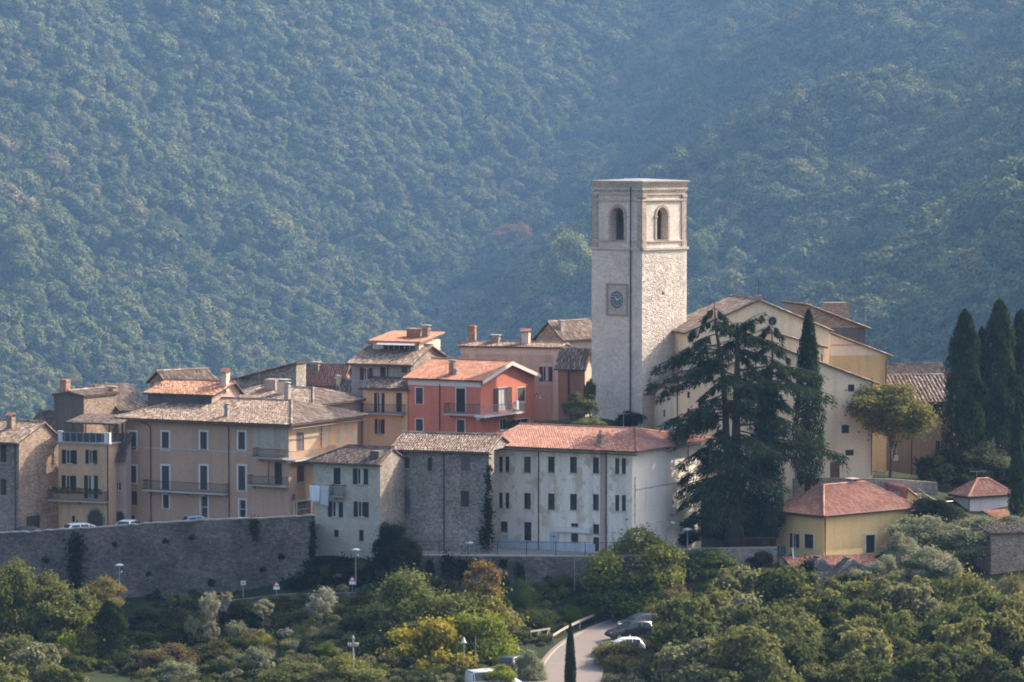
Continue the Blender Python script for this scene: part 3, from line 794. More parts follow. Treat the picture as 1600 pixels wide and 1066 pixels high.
    # -- walls and roof ------------------------------------------
    def wall_face(s, mb, face, z0=0.0):
        Lf = s.L if face == 'L' else s.W
        hs = [(max(a, 0.02), min(b, Lf - 0.02), max(c, z0 + 0.001), min(d, s.E - 0.02)) for a, b, c, d in s.holes[face]]
        hs = [h for h in hs if h[1] > h[0] and h[3] > h[2]]
        us = sorted({0.0, Lf} | {q for h in hs for q in h[:2]}); zs = sorted({z0, s.E} | {q for h in hs for q in h[2:]})
        for i in range(len(us) - 1):
            for j in range(len(zs) - 1):
                um, zm = (us[i] + us[i+1]) / 2, (zs[j] + zs[j+1]) / 2
                if any(h[0] < um < h[1] and h[2] < zm < h[3] for h in hs): continue
                mb.poly([s.loc(face, us[i], zs[j]), s.loc(face, us[i+1], zs[j]), s.loc(face, us[i+1], zs[j+1]), s.loc(face, us[i], zs[j+1])])
        dp = -0.2
        for a, b, c, d in hs:
            P = [(a, c), (b, c), (b, d), (a, d)]
            for k in range(4):
                (ua, za), (ub, zb) = P[k], P[(k + 1) % 4]
                mb.poly([s.loc(face, ua, za), s.loc(face, ub, zb), s.loc(face, ub, zb, dp), s.loc(face, ua, za, dp)])
    def walls(s, below=0.0):
        """call after the openings; below: how far the walls go on under the base line"""
        W, L, E, B = s.W, s.L, s.E, -below
        ml = MB(); s.wall_face(ml, 'L', B); ml.build('wall', s.Lm, s.o)
        mr = MB(); s.wall_face(mr, 'R', B); mr.build('wall', s.Rm, s.o)
        mk = MB(); mk.poly([(W, 0, B), (W, L, B), (W, L, E), (W, 0, E)]); mk.poly([(W, L, B), (0, L, B), (0, L, E), (W, L, E)]); mk.build('wall', s.wm, s.o)
    def roof(s, axis='y', rise=1.5, over=0.5, verge=0.35, hip0=None, hip1=None, off=None, mat='tile_old', col_w=0.25, row=0.42, jit=0.018, ridge=True, gmat=None, shed=False, barge=None, rise2=None, flip=False):
        """axis: direction of the ridge ('y' = along the left face); hip0/hip1: hip inset at the near/far ridge end, None = gable"""
        W, L, E = s.W, s.L, s.E
        P, Q = (W, L) if axis == 'y' else (L, W)
        def pt(p, q, z): return (p, q, z) if axis == 'y' else (q, p, z)
        r = (P if off is None and shed else P / 2 if off is None else off)
        s1 = rise / r; s2 = 0 if shed else rise / (P - r)
        q0 = -verge if hip0 is None else -over; q1 = Q + verge if hip1 is None else Q + over
        rq0 = -verge if hip0 is None else hip0; rq1 = Q + verge if hip1 is None else Q - hip1
        za, zb = E - over * s1, E - over * s2; zr = E + rise
        pr = r if not shed else P + 0.25
        zr_ = E + s1 * pr
        lift = 0.06
        planes = [(pt(-over, q0, za + lift), pt(-over, q1, za + lift), pt(pr, rq1, zr_ + lift), pt(pr, rq0, zr_ + lift))]
        if not shed: planes.append((pt(P + over, q1, zb + lift), pt(P + over, q0, zb + lift), pt(pr, rq0, zr_ + lift), pt(pr, rq1, zr_ + lift)))
        if hip0 is not None: planes.append((pt(P + over, q0, zb + lift), pt(-over, q0, za + lift), pt(pr, rq0, zr_ + lift), pt(pr, rq0, zr_ + lift)))
        if hip1 is not None: planes.append((pt(-over, q1, za + lift), pt(P + over, q1, zb + lift), pt(pr, rq1, zr_ + lift), pt(pr, rq1, zr_ + lift)))
        slab = MB()
        for pl in planes:
            top = [Vector(p) for p in pl]; 
            if (top[2] - top[3]).length < 1e-6: top = top[:3]
            slab.prism(top, (0, 0, -0.13))
        ro = slab.build('roof', M['roof_under'], s.o)
        parts = []
        for i, pl in enumerate(planes):
            SEED[0] += 1; parts.append(tile_plane(*pl, col_w=col_w, row=row, jit=jit, seed=SEED[0]))
        V, F = join_np(parts); tt = link('roof_tiles', np_mesh('roof_tiles', V, F, True), ro, M[mat]); tt['kind'] = 'stuff'
        if ridge:
            rp = []
            if rq1 - rq0 > 0.5 and not shed: rp.append(ridge_tiles(pt(pr, rq0, zr_ + 0.13), pt(pr, rq1, zr_ + 0.13)))
            for h, rq, q in ((hip0, rq0, q0), (hip1, rq1, q1)):
                if h is not None:
                    rp.append(ridge_tiles(pt(-over, q, za + 0.11), pt(pr, rq, zr_ + 0.13)))
                    if not shed: rp.append(ridge_tiles(pt(P + over, q, zb + 0.11), pt(pr, rq, zr_ + 0.13)))
            if rp:
                V, F = join_np(rp); rt = link('ridge_tiles', np_mesh('ridge_tiles', V, F, True), ro, M[mat]); rt['kind'] = 'stuff'
        # gable walls
        gm = MB()
        for q, h in ((0, hip0), (Q, hip1)):
            if h is None:
                tri = [pt(0, q, E), pt(P, q, E), pt(P if shed else r, q, zr)]
                gm.poly(tri)
        if shed: gm.poly([pt(P, 0, E), pt(P, Q, E), pt(P, Q, zr), pt(P, 0, zr)])
        if gm.f:
            gmt = M[gmat] if gmat else (s.Rm if axis == 'y' else s.Lm); gm.build_each('gable', gmt, s.o)
        if barge:
            bb = MB()
            for q, h, dq in ((q0, hip0, 0.05), (q1, hip1, -0.05)):
                if h is None:
                    for (pa, z_a), (pb, z_b) in (((-over, za), (pr, zr_)), ((P + over, zb), (pr, zr_))):
                        if shed and pa > 0: continue
                        bb.prism([pt(pa, q - dq, z_a + 0.05), pt(pb, q - dq, z_b + 0.05), pt(pb, q - dq, z_b - 0.32), pt(pa, q - dq, z_a - 0.28)], pt(0, dq * 1.2, 0))
            bb.build('bargeboard', M[barge], ro)
        s.planes = planes; s.roof_o = ro
        return ro
    def gutter(s, face='L', over=0.5, drop=0.1, mat='rust_iron', slope=0.3):
        Lf = s.L if face == 'L' else s.W
        z = s.E - over * slope - drop
        a, b = s.loc(face, -over, z, over + 0.06), s.loc(face, Lf + over * 0.6, z, over + 0.06)
        MB().tube([a, b], 0.075, 6).build('gutter', M[mat], s.roof_o)
    def chimney(s, x, y, w=0.6, h=1.4, mat='stone_brick', cap='tile', z=None, name='chimney'):
        """stands on the roof at local x, y"""
        zt = z if z is not None else s.zat(x, y)
        mb = MB().box((x - w/2, y - w/2, zt - 0.5), (x + w/2, y + w/2, zt + h)); mb.box((x - w/2 - 0.05, y - w/2 - 0.05, zt + h - 0.22), (x + w/2 + 0.05, y + w/2 + 0.05, zt + h - 0.14))
        ch = mb.build(name, M[mat], s.roof_o)
        c = MB()
        if cap == 'tile':
            for sx in (-1, 1):
                for sy in (-1, 1): c.box((x + sx*w*0.38 - 0.06, y + sy*w*0.38 - 0.06, zt + h), (x + sx*w*0.38 + 0.06, y + sy*w*0.38 + 0.06, zt + h + 0.22))
            c.prism([(x - w*0.75, y - w*0.7, zt + h + 0.22), (x, y - w*0.7, zt + h + 0.48), (x + w*0.75, y - w*0.7, zt + h + 0.22), (x, y - w*0.7, zt + h + 0.36)], (0, w * 1.4, 0))
            c.build('chimney_cap', M['tile_mixed'], ch)
        elif cap == 'slab':
            for sx in (-1, 1): c.box((x + sx*w*0.36 - 0.07, y - w*0.4, zt + h), (x + sx*w*0.36 + 0.07, y + w*0.4, zt + h + 0.2))
            c.box((x - w*0.65, y - w*0.65, zt + h + 0.2), (x + w*0.65, y + w*0.65, zt + h + 0.28)); c.build('chimney_cap', M['concrete'], ch)
        elif cap == 'pot':
            c.tube([(x, y, zt + h), (x, y, zt + h + 0.35)], [w * 0.3, w * 0.24], 8); c.tube([(x, y, zt + h + 0.45), (x, y, zt + h + 0.5)], [w * 0.4, w * 0.1], 8); c.tube([(x, y, zt + h + 0.3), (x, y, zt + h + 0.46)], 0.03, 5)
            c.build('chimney_pot', M['galv'], ch)
        return ch
    def zat(s, x, y):
        """height of the highest roof plane over local x, y"""
        best = s.E
        for pl in s.planes:
            A, B, D = Vector(pl[0]), Vector(pl[1]), Vector(pl[3])
            n = (B - A).cross(D - A)
            if abs(n.z) < 1e-6: continue
            z = A.z - (n.x * (x - A.x) + n.y * (y - A.y)) / n.z
            best = z if pl is s.planes[0] else min(best, z)
        return best

# ---- stone house at the left edge
h = House('stone_house', 'rough stone house with brick gable at the left edge of the village', 'house', 29.5, 356, 60, -45, 92, 690, base=838, wall='stone_house', Rmat='stone_brick')
h.win('L', 1, 695, 10, 723, 'shut', 'shutter_brown'); h.win('L', 1, 749, 10, 774, 'shut', 'shutter_brown')
h.win('L', -25, 695, -15, 723, 'shut', 'shutter_brown')
h.win('R', 41, 806, 63, 836, 'door', fill='wood_dark', name='garage_door', frame='frame_dark')
h.walls(3); h.roof('y', 1.55, 0.5, 0.2, mat='tile_old', off=h.W * 0.62); h.gutter('L'); h.pipe('L', 24, 692, 836)
h.chimney(h.W * 0.4, h.L * 0.5, 0.6, 1.0)

# ---- ochre house with roof terrace
h = House('ochre_house', 'ochre house with black shutters, flower balcony and roof terrace', 'house', 170, 357, 68, 91, 186, 695, base=838, wall='ochre')
for a in ((97, 703, 120, 725), (134, 703, 152, 725), (97, 743, 119, 765)): h.win('L', *a, 'open', 'shutter_dark')
h.win('L', 132, 743, 153, 779, 'open', 'shutter_dark', name='balcony_door', sill=False)
h.win('L', 112, 806, 117, 816, 'pane', frame='frame_dark'); h.arch('L', 138, 798, 161, 834)
h.walls(3); b = h.balcony('L', 82, 781, 170, 766, 1.0)
pb_ = MB()
for k in range(7): h.fbox(pb_, 'L', 0.3 + k * 0.75, 0.85 + k * 0.75, h.on('L', 126, 781)[1] + 0.75, h.on('L', 126, 781)[1] + 0.95, 1.02, 1.24)
pb_.build('flower_box', M['wood_brown'], b)
fl = MB(); zz = h.on('L', 126, 781)[1] + 0.95
r_ = np.random.default_rng(3); P_ = np.stack([-1.13 + r_.normal(size=900) * 0.12, r_.uniform(0.2, 5.6, 900), zz + r_.uniform(-0.25, 0.3, 900)], 1)
V, F = leaf_quads(P_, np.tile([-0.6, 0, 0.6], (900, 1)), 0.10, r_); lo = link('flowers', np_mesh('flowers', V, F), b, M['leaf']); lo.color = (0.05, 0.09, 0.035, 1); lo['kind'] = 'stuff'
# flat roof terrace with parapet, screen and tiled canopy
tm = MB().box((-0.25, -0.2, h.E), (h.W, h.L + 0.2, h.E + 0.14)); ter = tm.build('terrace', M['concrete'], h.o)
sm = MB(); h.fbox(sm, 'L', 0.35, h.L - 0.5, h.E + 0.2, h.E + 1.05, 0.0, 0.04); sm.build('terrace_screen', plain('screen_blue', (0.03, 0.045, 0.06), 0.5, 0.4), h.o)
rl = MB(); h.fbox(rl, 'L', 0.0, h.L, h.E + 1.05, h.E + 1.1, 0.0, 0.06)
for k in range(9): h.fbox(rl, 'L', h.L * k / 8 - 0.03, h.L * k / 8 + 0.03, h.E + 0.14, h.E + 1.05, 0.045, 0.085)
rl.build('railing', M['galv'], h.o)
wp = MB().box((-0.05, h.L - 0.45, h.E + 0.14), (0.3, h.L + 0.05, h.E + 1.2)).box((-0.05, -0.1, h.E + 0.14), (0.3, 0.5, h.E + 1.15)); wp.build_each('parapet', M['trim_white'], h.o)
cw = MB()
for y in (0.6, h.L - 0.9):
    for x in (1.3, 4.0): cw.box((x, y, h.E + 0.14), (x + 0.14, y + 0.14, h.E + 2.0))
cw.build_each('canopy_post', M['wood_brown'], h.o)
V, F = tile_plane((1.0, -0.5, h.E + 1.95), (1.0, h.L - 0.2, h.E + 1.95), (5.0, h.L - 0.2, h.E + 2.5), (5.0, -0.5, h.E + 2.5), seed=77)
cs = MB().prism([(1.0, -0.5, h.E + 1.93), (1.0, h.L - 0.2, h.E + 1.93), (5.0, h.L - 0.2, h.E + 2.48), (5.0, -0.5, h.E + 2.48)], (0, 0, -0.1)).build('canopy', M['wood_dark'], h.o)
ct = link('roof_tiles', np_mesh('roof_tiles', V, F, True), cs, M['tile_dark']); ct['kind'] = 'stuff'
h.pipe('L', 168.5, 697, 836)

# ---- narrow infill house
h = House('narrow_house', 'narrow grey infill house with a dark lean-to roof and arched green door', 'house', 197, 358, 68, 170, 205, 712, base=838, wall='pinkgrey')
h.win('L', 177, 712.5, 193, 721, 'pane'); h.win('L', 180, 753, 189, 767, 'pane', frame='frame_white'); h.arch('L', 179, 800, 194, 834, 'shutter_green', 'stone_house', 0.15)
h.walls(3); h.roof('y', 1.6, 0.35, 0.05, mat='tile_dark', shed=True)

# ---- the long beige palazzo
h = House('beige_palazzo', 'long beige three-storey palazzo with white framed windows and wrap-around balcony', 'house', 451, 352, 62, 195, 558, 661, base=832, wall='beige', Rmat='beige_worn')
S = dict(surr='trim_white', sw=0.17)
for x0, x1 in ((202, 213), (253, 264), (313, 323.5), (372.5, 383)): h.win('L', x0, 675, x1, 702, 'shut', 'shutter_grey', **S)
h.win('L', 202, 728, 213, 754, 'shut', 'shutter_grey', **S)
for x0, x1 in ((253, 264.5), (313, 324)): h.win('L', x0, 728, x1, 765, 'shut', 'shutter_grey', name='balcony_door', sill=False, **S)
h.win('L', 372.5, 728, 383.5, 766, 'shut', 'shutter_grey', **S)
h.win('L', 205, 768, 214, 789, 'pane', frame='frame_dark', sill=False); h.win('L', 255, 773, 264, 794, 'pane', surr='trim_white', frame='frame_dark')
h.win('L', 314, 775, 324.5, 815, 'door', surr='trim_white', fill='glass', name='door'); h.win('L', 374, 781, 384, 815, 'door', surr='trim_white', fill='glass', name='door')
h.win('L', 429, 722, 440.5, 757, 'shut', 'shutter_dark', name='balcony_door', sill=False)
h.win('L', 205, 806, 210, 815, 'pane', frame='frame_dark', sill=False)
h.win('R', 463, 676, 475, 705, 'shut', 'shutter_lilac', name='balcony_door', sill=False); h.win('R', 464, 728, 475, 753, 'shut', 'shutter_brown')
h.win('R', 464, 783, 485.5, 812, 'door', surr='trim_white', fill='shutter_lilac', name='garage_door')
h.walls(3); h.roof('y', 1.5, 0.75, 0.4, hip0=3.6, hip1=3.8, mat='tile_old'); h.gutter('L', 0.75); h.gutter('R', 0.75, slope=0.6)
h.band('L', 704, 0.12); h.pipe('L', 236, 668, 825, hook=1.0); h.pipe('L', 358, 668, 820, hook=1.0); h.pipe('L', 420, 720, 757, r=0.03)
h.band('L', 664, 0.22, 0.10, 'beige', name='cornice')
h.balcony('L', 231, 767, 358, 752, 1.0, slab='trim_grey', rail='iron')
h.balcony('L', 394, 757, 452, 744, 0.9, rail='iron')
h.balcony('L', 404, 714, 451, 702, 1.1); h.balcony('R', 446, 714, 512, 702, 1.1, slab='trim_grey', rail='galv')
# pale patch where the render was renewed near the corner
pm = MB(); u0, u1, z0, z1 = h.rect('L', 395, 702, 449, 666)
h.fbox(pm, 'L', u0, u1, min(z0, z1), max(z0, z1), 0.004, 0.012); pm.build('render_patch', plaster('patch_plaster', (0.45, 0.40, 0.34), patch=(0.42, 0.30, 0.22), amt=0.56, pscale=0.8), h.o)
h.pipe('R', 501, 664, 700, r=0.04)
h.chimney(1.0, h.on('L', 346, 650)[0], 0.38, 1.0, mat='concrete', cap='slab')
BEIGE = h

# ---- red-roofed upper storey behind its ridge
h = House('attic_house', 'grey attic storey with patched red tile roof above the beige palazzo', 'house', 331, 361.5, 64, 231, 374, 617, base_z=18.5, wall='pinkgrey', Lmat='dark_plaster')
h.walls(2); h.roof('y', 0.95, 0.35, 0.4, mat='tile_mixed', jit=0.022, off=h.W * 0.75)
h.chimney(h.W * 0.7, h.L * 0.08, 0.55, 1.0, mat='cream_trim'); h.chimney(h.W * 0.5, -0.1 + h.L * 0.02, 0.55, 1.2, mat='cream_trim')

h = House('low_roof_house', 'low stone house with faded brown tile roof at the skyline beside two chimneys', 'house', 262, 374, 40, 234, 336, 598, base_z=18, wall='stone_brick')
h.walls(2); h.roof('x', 1.0, 0.3, 0.3, mat='tile_old', jit=0.02)

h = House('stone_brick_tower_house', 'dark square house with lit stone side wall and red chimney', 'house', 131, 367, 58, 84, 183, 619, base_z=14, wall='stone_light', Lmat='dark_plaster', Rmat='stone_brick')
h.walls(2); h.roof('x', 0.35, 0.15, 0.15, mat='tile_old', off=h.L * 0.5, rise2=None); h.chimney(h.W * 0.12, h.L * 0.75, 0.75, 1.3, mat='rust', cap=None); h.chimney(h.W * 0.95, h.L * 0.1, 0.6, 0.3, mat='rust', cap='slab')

h = House('side_roof_house', 'small house with brown mono-pitch roof leaning against the attic storey', 'house', 186, 371, 42, 150, 236, 640, base_z=16, wall='brown_house')
h.walls(2); h.roof('x', 2.1, 0.4, 0.2, mat='tile_old', shed=True)
h = House('left_back_house', 'dark low roofed house behind the stone house at left edge', 'house', 84, 372, 55, 52, 110, 662, base_z=15, wall='dark_plaster')
h.walls(2); h.roof('y', 1.0, 0.4, 0.3, mat='tile_dark')

# ---- middle roofs
h = House('hip_roof_house', 'pinkish grey house with hipped brown roof behind the palazzo', 'house', 486, 369, 62, 330, 566, 632, base_z=16, wall='pinkgrey')
h.win('R', 546, 640, 549, 646, 'pane', frame='frame_dark', sill=False)
h.walls(2); h.roof('y', 1.15, 0.6, 0.4, hip0=2.8, hip1=2.8, mat='tile_old'); h.chimney(1.0, h.on('L', 441, 622)[0], 0.5, 1.5, mat='concrete', cap='slab'); h.chimney(3.0, h.on('L', 418, 622)[0], 0.9, 1.2, mat='cream_trim', cap='slab'); h.chimney(4.5, h.on('L', 390, 622)[0], 1.3, 1.0, mat='pinkgrey', cap=None)

h = House('sloping_roof_house', 'grey stone house with long tiled roof rising to the right', 'house', 463, 388, 70, 368, 478, 592, base_z=18, wall='stone_dark')
h.walls(2); h.roof('x', 0.1, 0.1, 0.1, mat='tile_old'); 
for o_ in list(h.o.children):
    if o_.name.startswith(('roof', 'gable')):
        for c_ in list(o_.children): bpy.data.objects.remove(c_)
        bpy.data.objects.remove(o_)
# its single slope climbs towards the right-hand end
W_, L_, E_ = h.W, h.L, h.E
z0_, z1_ = E_ - 0.2, E_ + 1.75
sl = MB().prism([(-0.4, L_ + 0.4, z0_), (-0.4, -0.2, z1_), (W_, -0.2, z1_), (W_, L_ + 0.4, z0_)], (0, 0, -0.14)); ro_ = sl.build('roof', M['roof_under'], h.o)
V, F = tile_plane((W_, L_ + 0.4, z0_), (-0.4, L_ + 0.4, z0_), (-0.4, -0.2, z1_), (W_, -0.2, z1_), seed=501); x_ = link('roof_tiles', np_mesh('roof_tiles', V, F, True), ro_, M['tile_old']); x_['kind'] = 'stuff'
MB().poly([(0, L_, E_), (0, 0, E_), (0, 0, z1_ - 0.12), (0, L_, z0_ - 0.05)]).poly([(0, 0, E_), (W_, 0, E_), (W_, 0, z1_ - 0.12), (0, 0, z1_ - 0.12)]).build_each('gable', M['stone_dark'], h.o)

h = House('red_roof_house', 'small house with worn brick-red roof and clustered chimney on the skyline', 'house', 536, 393, 70, 464, 552, 598, base_z=18, wall='pinkgrey')
h.walls(2); h.roof('y', 1.75, 0.35, 0.3, mat='tile_red'); h.chimney(h.W * 0.25, h.on('L', 490, 592)[0], 0.7, 0.9, mat='stone_brick', cap='slab')
h = House('shadow_roof_house', 'low dark house wedged between the red roof and the grey tall house', 'house', 556, 383, 64, 520, 570, 612, base_z=18, wall='grey_plaster')
h.walls(2); h.roof('y', 1.1, 0.4, 0.3, mat='tile_old'); h.chimney(0.6, h.on('L', 525, 612)[0], 0.4, 0.9, mat='cream_trim', cap=None)

# ---- laundry house
h = House('laundry_house', 'pale stone-plastered house with dark hipped roof and laundry line', 'house', 594, 348.5, 64, 490, 632, 723, base=871, wall='plaster_stone', Rmat='stone_house')
h.win('L', 521, 731, 532, 757, 'shut', 'shutter_dark', name='balcony_door', sill=False); h.win('L', 552, 732, 575, 757, 'open', 'shutter_dark')
h.win('L', 513, 784, 536, 808, 'open', 'shutter_dark'); h.win('L', 553, 784, 576, 808, 'open', 'shutter_dark')
h.win('L', 521.5, 828, 529, 839, 'pane', frame='frame_dark'); h.win('L', 561, 828, 568, 846, 'pane', frame='frame_dark')
h.walls(4); h.roof('y', 1.15, 0.5, 0.15, hip1=2.4, mat='tile_dark'); h.gutter('L'); h.band('L', 797.5 + 20, 0.06, 0.02, 'plaster_stone')
h.balcony('L', 522, 774, 541, 757, 0.8, th=0.14)
h.chimney(h.W * 0.2, 0.9, 0.9, 0.5, mat='dark_plaster', cap=None)
ln = MB().tube([h.loc('L', h.L + 0.1, h.on('L', 500, 757)[1], 0.9), h.loc('L', h.on('L', 522, 757)[0], h.on('L', 500, 757)[1], 0.9)], 0.012, 4)
for e in (h.L - 0.1, h.on('L', 522, 757)[0]): ln.tube([h.loc('L', e, h.on('L', 500, 757)[1], 0.0), h.loc('L', e, h.on('L', 500, 757)[1], 0.95)], 0.02, 4)
ln.build('clothes_line', M['iron'], h.o)
LAUND = h

# ---- dark stone row house
h = House('stone_row_house', 'dark rubble-stone row house with small shuttered windows beside the white convent', 'house', 764, 350.4, 70, 612, 772, 705, base=870, wall='stone_dark')
h.win('L', 633, 714, 640, 732, 'shut', 'shutter_grey'); h.win('L', 668, 715, 675, 736, 'shut', 'shutter_brown', sill=False); h.win('L', 631, 763, 641, 803, 'shut', 'shutter_lilac', sill=False)
h.win('L', 720, 713, 735, 736, 'shut', 'shutter_lilac', sill=False); h.win('L', 720, 767, 733, 792, 'shut', 'shutter_brown', surr='stone_brick', sw=0.15, sill=False)
h.walls(3)
h.W = max(h.W, 6.5); h.roof('y', 1.2, 0.45, 0.2, mat='tile_old', jit=0.018); h.gutter('L', mat='iron'); h.pipe('L', 625, 707, 850, 'iron'); h.pipe('L', 694, 707, 866, 'iron')
h.W = h.W
ROW = h

# ---- white convent
h = House('white_convent', 'white peeling three-storey convent with rows of narrow windows and red roof', 'building', 988, 349, 62, 761, 1096, 703, base=871, wall='white_plaster', Rmat='white_clean')
def z6(x, y): return 740 + x * 0.2815, 640 + y * 0.2815
def w6(x0, y0, x1, y1, *a, **k):
    (p0, q0), (p1, q1) = z6(x0, y0), z6(x1, y1); return h.win('L', p0, q0, p1, q1, *a, **k)
for x0, x1, y0, y1 in ((140, 161, 260, 347), (176, 197, 260, 347), (280, 317, 262, 350), (413, 450, 262, 350), (535, 573, 263, 352), (662, 695, 266, 355), (785, 808, 270, 358), (822, 845, 270, 358)):
    w6(x0, y0, x1, y1, 'shut' if x0 in (280, 785) else 'half' if x0 in (535,) else 'pane', 'shutter_grey', frame='frame_dark')
for x0, x1, y0, y1 in ((140, 161, 462, 548), (176, 197, 462, 548), (280, 317, 464, 552), (413, 450, 466, 556), (535, 573, 468, 558), (662, 695, 470, 560), (785, 808, 475, 564), (822, 845, 475, 564)):
    w6(x0, y0, x1, y1, 'half' if x0 in (280, 413, 662) else 'pane', 'shutter_grey', frame='frame_dark')
w6(150, 622, 188, 680, 'pane', frame='frame_dark'); w6(280, 625, 320, 728, 'pane', frame='frame_dark'); w6(540, 632, 580, 652, 'pane', frame='frame_dark'); w6(540, 687, 580, 735, 'pane', frame='frame_dark')
w6(663, 637, 697, 692, 'pane', frame='frame_dark'); w6(663, 708, 697, 790, 'door', frame='frame_dark', fill='wood_dark', name='door')
w6(152, 697, 190, 800, 'door', fill='bluewash', name='door'); w6(250, 750, 282, 806, 'door', fill='wood_dark', name='door', frame='frame_dark')
pa, pb2 = z6(427, 683), z6(465, 806); h.arch('L', pa[0], pa[1], pb2[0], pb2[1], 'bluewash', 'bluewash', 0.06)
h.walls(3); h.roof('y', 1.25, 1.0, 0.5, hip0=3.4, mat='tile_red', jit=0.008, col_w=0.25)
h.gutter('L', 1.0); h.pipe('L', 842, 705, 868, hook=1.2); h.pipe('L', 948, 705, 868, hook=1.2)
pl = MB(); u0, u1, z0, z1 = h.rect('L', 938.5, 704, 946, 868); h.fbox(pl, 'L', u0, u1, 0, h.E - 0.15, 0.004, 0.10); pl.build('pilaster', M['pinkgrey'], h.o)
dz = h.on('L', 850, 846)[1]; dd_ = MB(); h.fbox(dd_, 'L', h.on('L', 930, 850)[0], h.L - 0.3, 0.0, dz, 0.005, 0.03); dd_.build('plinth', M['bluewash'], h.o)
h.pipe('R', 1074, 703, 760, r=0.035); h.pipe('R', 991, 745, 820, r=0.03)
cb = MB(); zc_ = h.on('R', 1040, 757)[1]; cb.tube([h.loc('R', 0.5, zc_, 0.03), h.loc('R', h.W - 0.2, zc_ - 0.05, 0.03)], 0.025, 4); cb.build('cable', M['iron'], h.o)
h.chimney(1.6, h.on('L', 938, 690)[0] + 0.8, 0.5, 0.9, mat='stone_brick', cap='pot')
pf = MB(); u0, u1, z0, z1 = h.rect('L', *z6(465, 655), *z6(655, 680)); h.fbox(pf, 'L', u0, u1, z0, z1, 0.01, 0.45); pf.build('awning', M['trim_white'], h.o)
CONV = h

# ---- salmon house
h = House('salmon_house', 'salmon red house with white eaves, corner balcony and bright tile roof', 'house', 751, 371, 60, 638, 835, 594, base_z=18, wall='salmon')
def z5(x, y): return 620 + x * 0.2814, 490 + y * 0.2814
T_ = dict(surr='trim_white', sw=0.10)
h.win('L', 650, 606, 661, 631, 'shut', 'shutter_grey', **T_); h.win('L', 713, 607, 727, 644, 'shut', 'shutter_dark', name='balcony_door', sill=False, **T_)
h.win('L', 650, 655, 661, 676, 'shut', 'shutter_grey', **T_); h.win('L', 714, 656, 726, 678, 'shut', 'shutter_grey', **T_)
h.win('R', 771, 606, 799, 641, 'open', 'shutter_brown', name='balcony_door', sill=False, surr='trim_white', sw=0.08, fill='curtain'); h.win('R', 808, 606, 820, 629, 'shut', 'shutter_olive', **T_)
h.win('R', 781, 655, 792, 672, 'pane', **T_); h.win('R', 803, 655, 826, 664, 'pane', **T_)
h.walls(2); h.roof('y', 1.55, 0.45, 0.5, mat='tile_new', jit=0.006, col_w=0.25, barge='trim_white'); h.pipe('L', 687.5, 600, 676, 'iron')
h.band('L', 598.5, 0.62, 0.10, 'trim_white', name='eaves_band')
h.chimney(1.3, h.on('L', 697, 585)[0], 0.55, 1.15, mat='rust', cap='slab'); h.chimney(1.2, h.on('L', 702.5, 585)[0], 0.4, 0.6, mat='concrete', cap=None)
h.balcony('L', 702, 646, 750, 630, 1.1, slab='trim_grey', rail='iron', th=0.18); h.balcony('R', 742, 646, 806, 630, 1.1, slab='trim_white', rail='galv', th=0.18)
SALM = h

# ---- grey tall house with penthouse and its orange wing
h = House('grey_tall_house', 'tall grey house with red-roofed penthouse on its tiled roof', 'house', 642, 378, 66, 549, 700, 568, base_z=17, wall='grey_plaster', Rmat='stone_house')
h.win('L', 563, 575, 582, 594, 'open', 'shutter_brown'); h.win('L', 594, 574, 602.5, 594, 'shut', 'shutter_brown'); h.win('L', 627.5, 574, 636, 583, 'pane', frame='frame_dark')
h.win('R', 651, 580, 655, 590, 'pane', frame='frame_dark')
h.walls(2); h.roof('y', 1.55, 0.6, 0.35, mat='tile_old', jit=0.02); h.gutter('L', 0.6); h.band('L', 595.5, 0.06, 0.02, 'trim_grey'); h.pipe('L', 606, 570, 600, hook=-0.8)
# penthouse: low walls, window band, awning, red roof
X0, X1, Y0, Y1 = 3.2, h.W - 0.6, 0.6, h.L - 0.9
zp = h.E + 0.2; zt = h.E + 2.05
ph = MB().box((X0, Y0, zp), (X1, Y1, zt)).build('penthouse', M['cream_trim'], h.o)
gb = MB().box((X0 - 0.03, Y0 + 0.4, zp + 0.8), (X0 + 0.02, Y1 - 1.2, zt - 0.45)); gb.build('window_band', M['glass'], ph)
fb = MB()
for k in range(7): y_ = Y0 + 0.4 + (Y1 - 1.6 - Y0) * k / 6; fb.box((X0 - 0.06, y_ - 0.03, zp + 0.8), (X0 - 0.031, y_ + 0.03, zt - 0.45))
fb.build('window_frame', M['frame_white'], ph)
aw = MB().prism([(X0 - 1.1, Y0 + 0.1, zt - 0.35), (X0 - 1.1, Y1 - 0.9, zt - 0.35), (X0, Y1 - 0.9, zt - 0.02), (X0, Y0 + 0.1, zt - 0.02)], (0, 0, 0.05)); aw.build('awning', M['pale_house'], ph)
A_, B_, C_, D_ = (X0 - 0.5, Y0 - 0.4, zt + 0.0), (X0 - 0.5, Y1 + 0.4, zt + 0.0), (X1 + 0.3, Y1 + 0.4, zt + 0.75), (X1 + 0.3, Y0 - 0.4, zt + 0.75)
MB().prism([(p[0], p[1], p[2] + 0.02) for p in (A_, B_, C_, D_)], (0, 0, -0.12)).build('penthouse_roof', M['tile_red'], ph)
V, F = tile_plane(A_, B_, C_, D_, jit=0.006, seed=91); x_ = link('roof_tiles', np_mesh('roof_tiles', V, F, True), ph, M['tile_new']); x_['kind'] = 'stuff'
h.chimney(h.W * 0.62, 2.2, 1.3, 0.5, mat='rust', cap=None, z=zt + 0.75); h.chimney(h.W * 0.62, 0.9, 0.7, 0.6, mat='stone_brick', cap='slab', z=zt + 0.75)
GREY = h

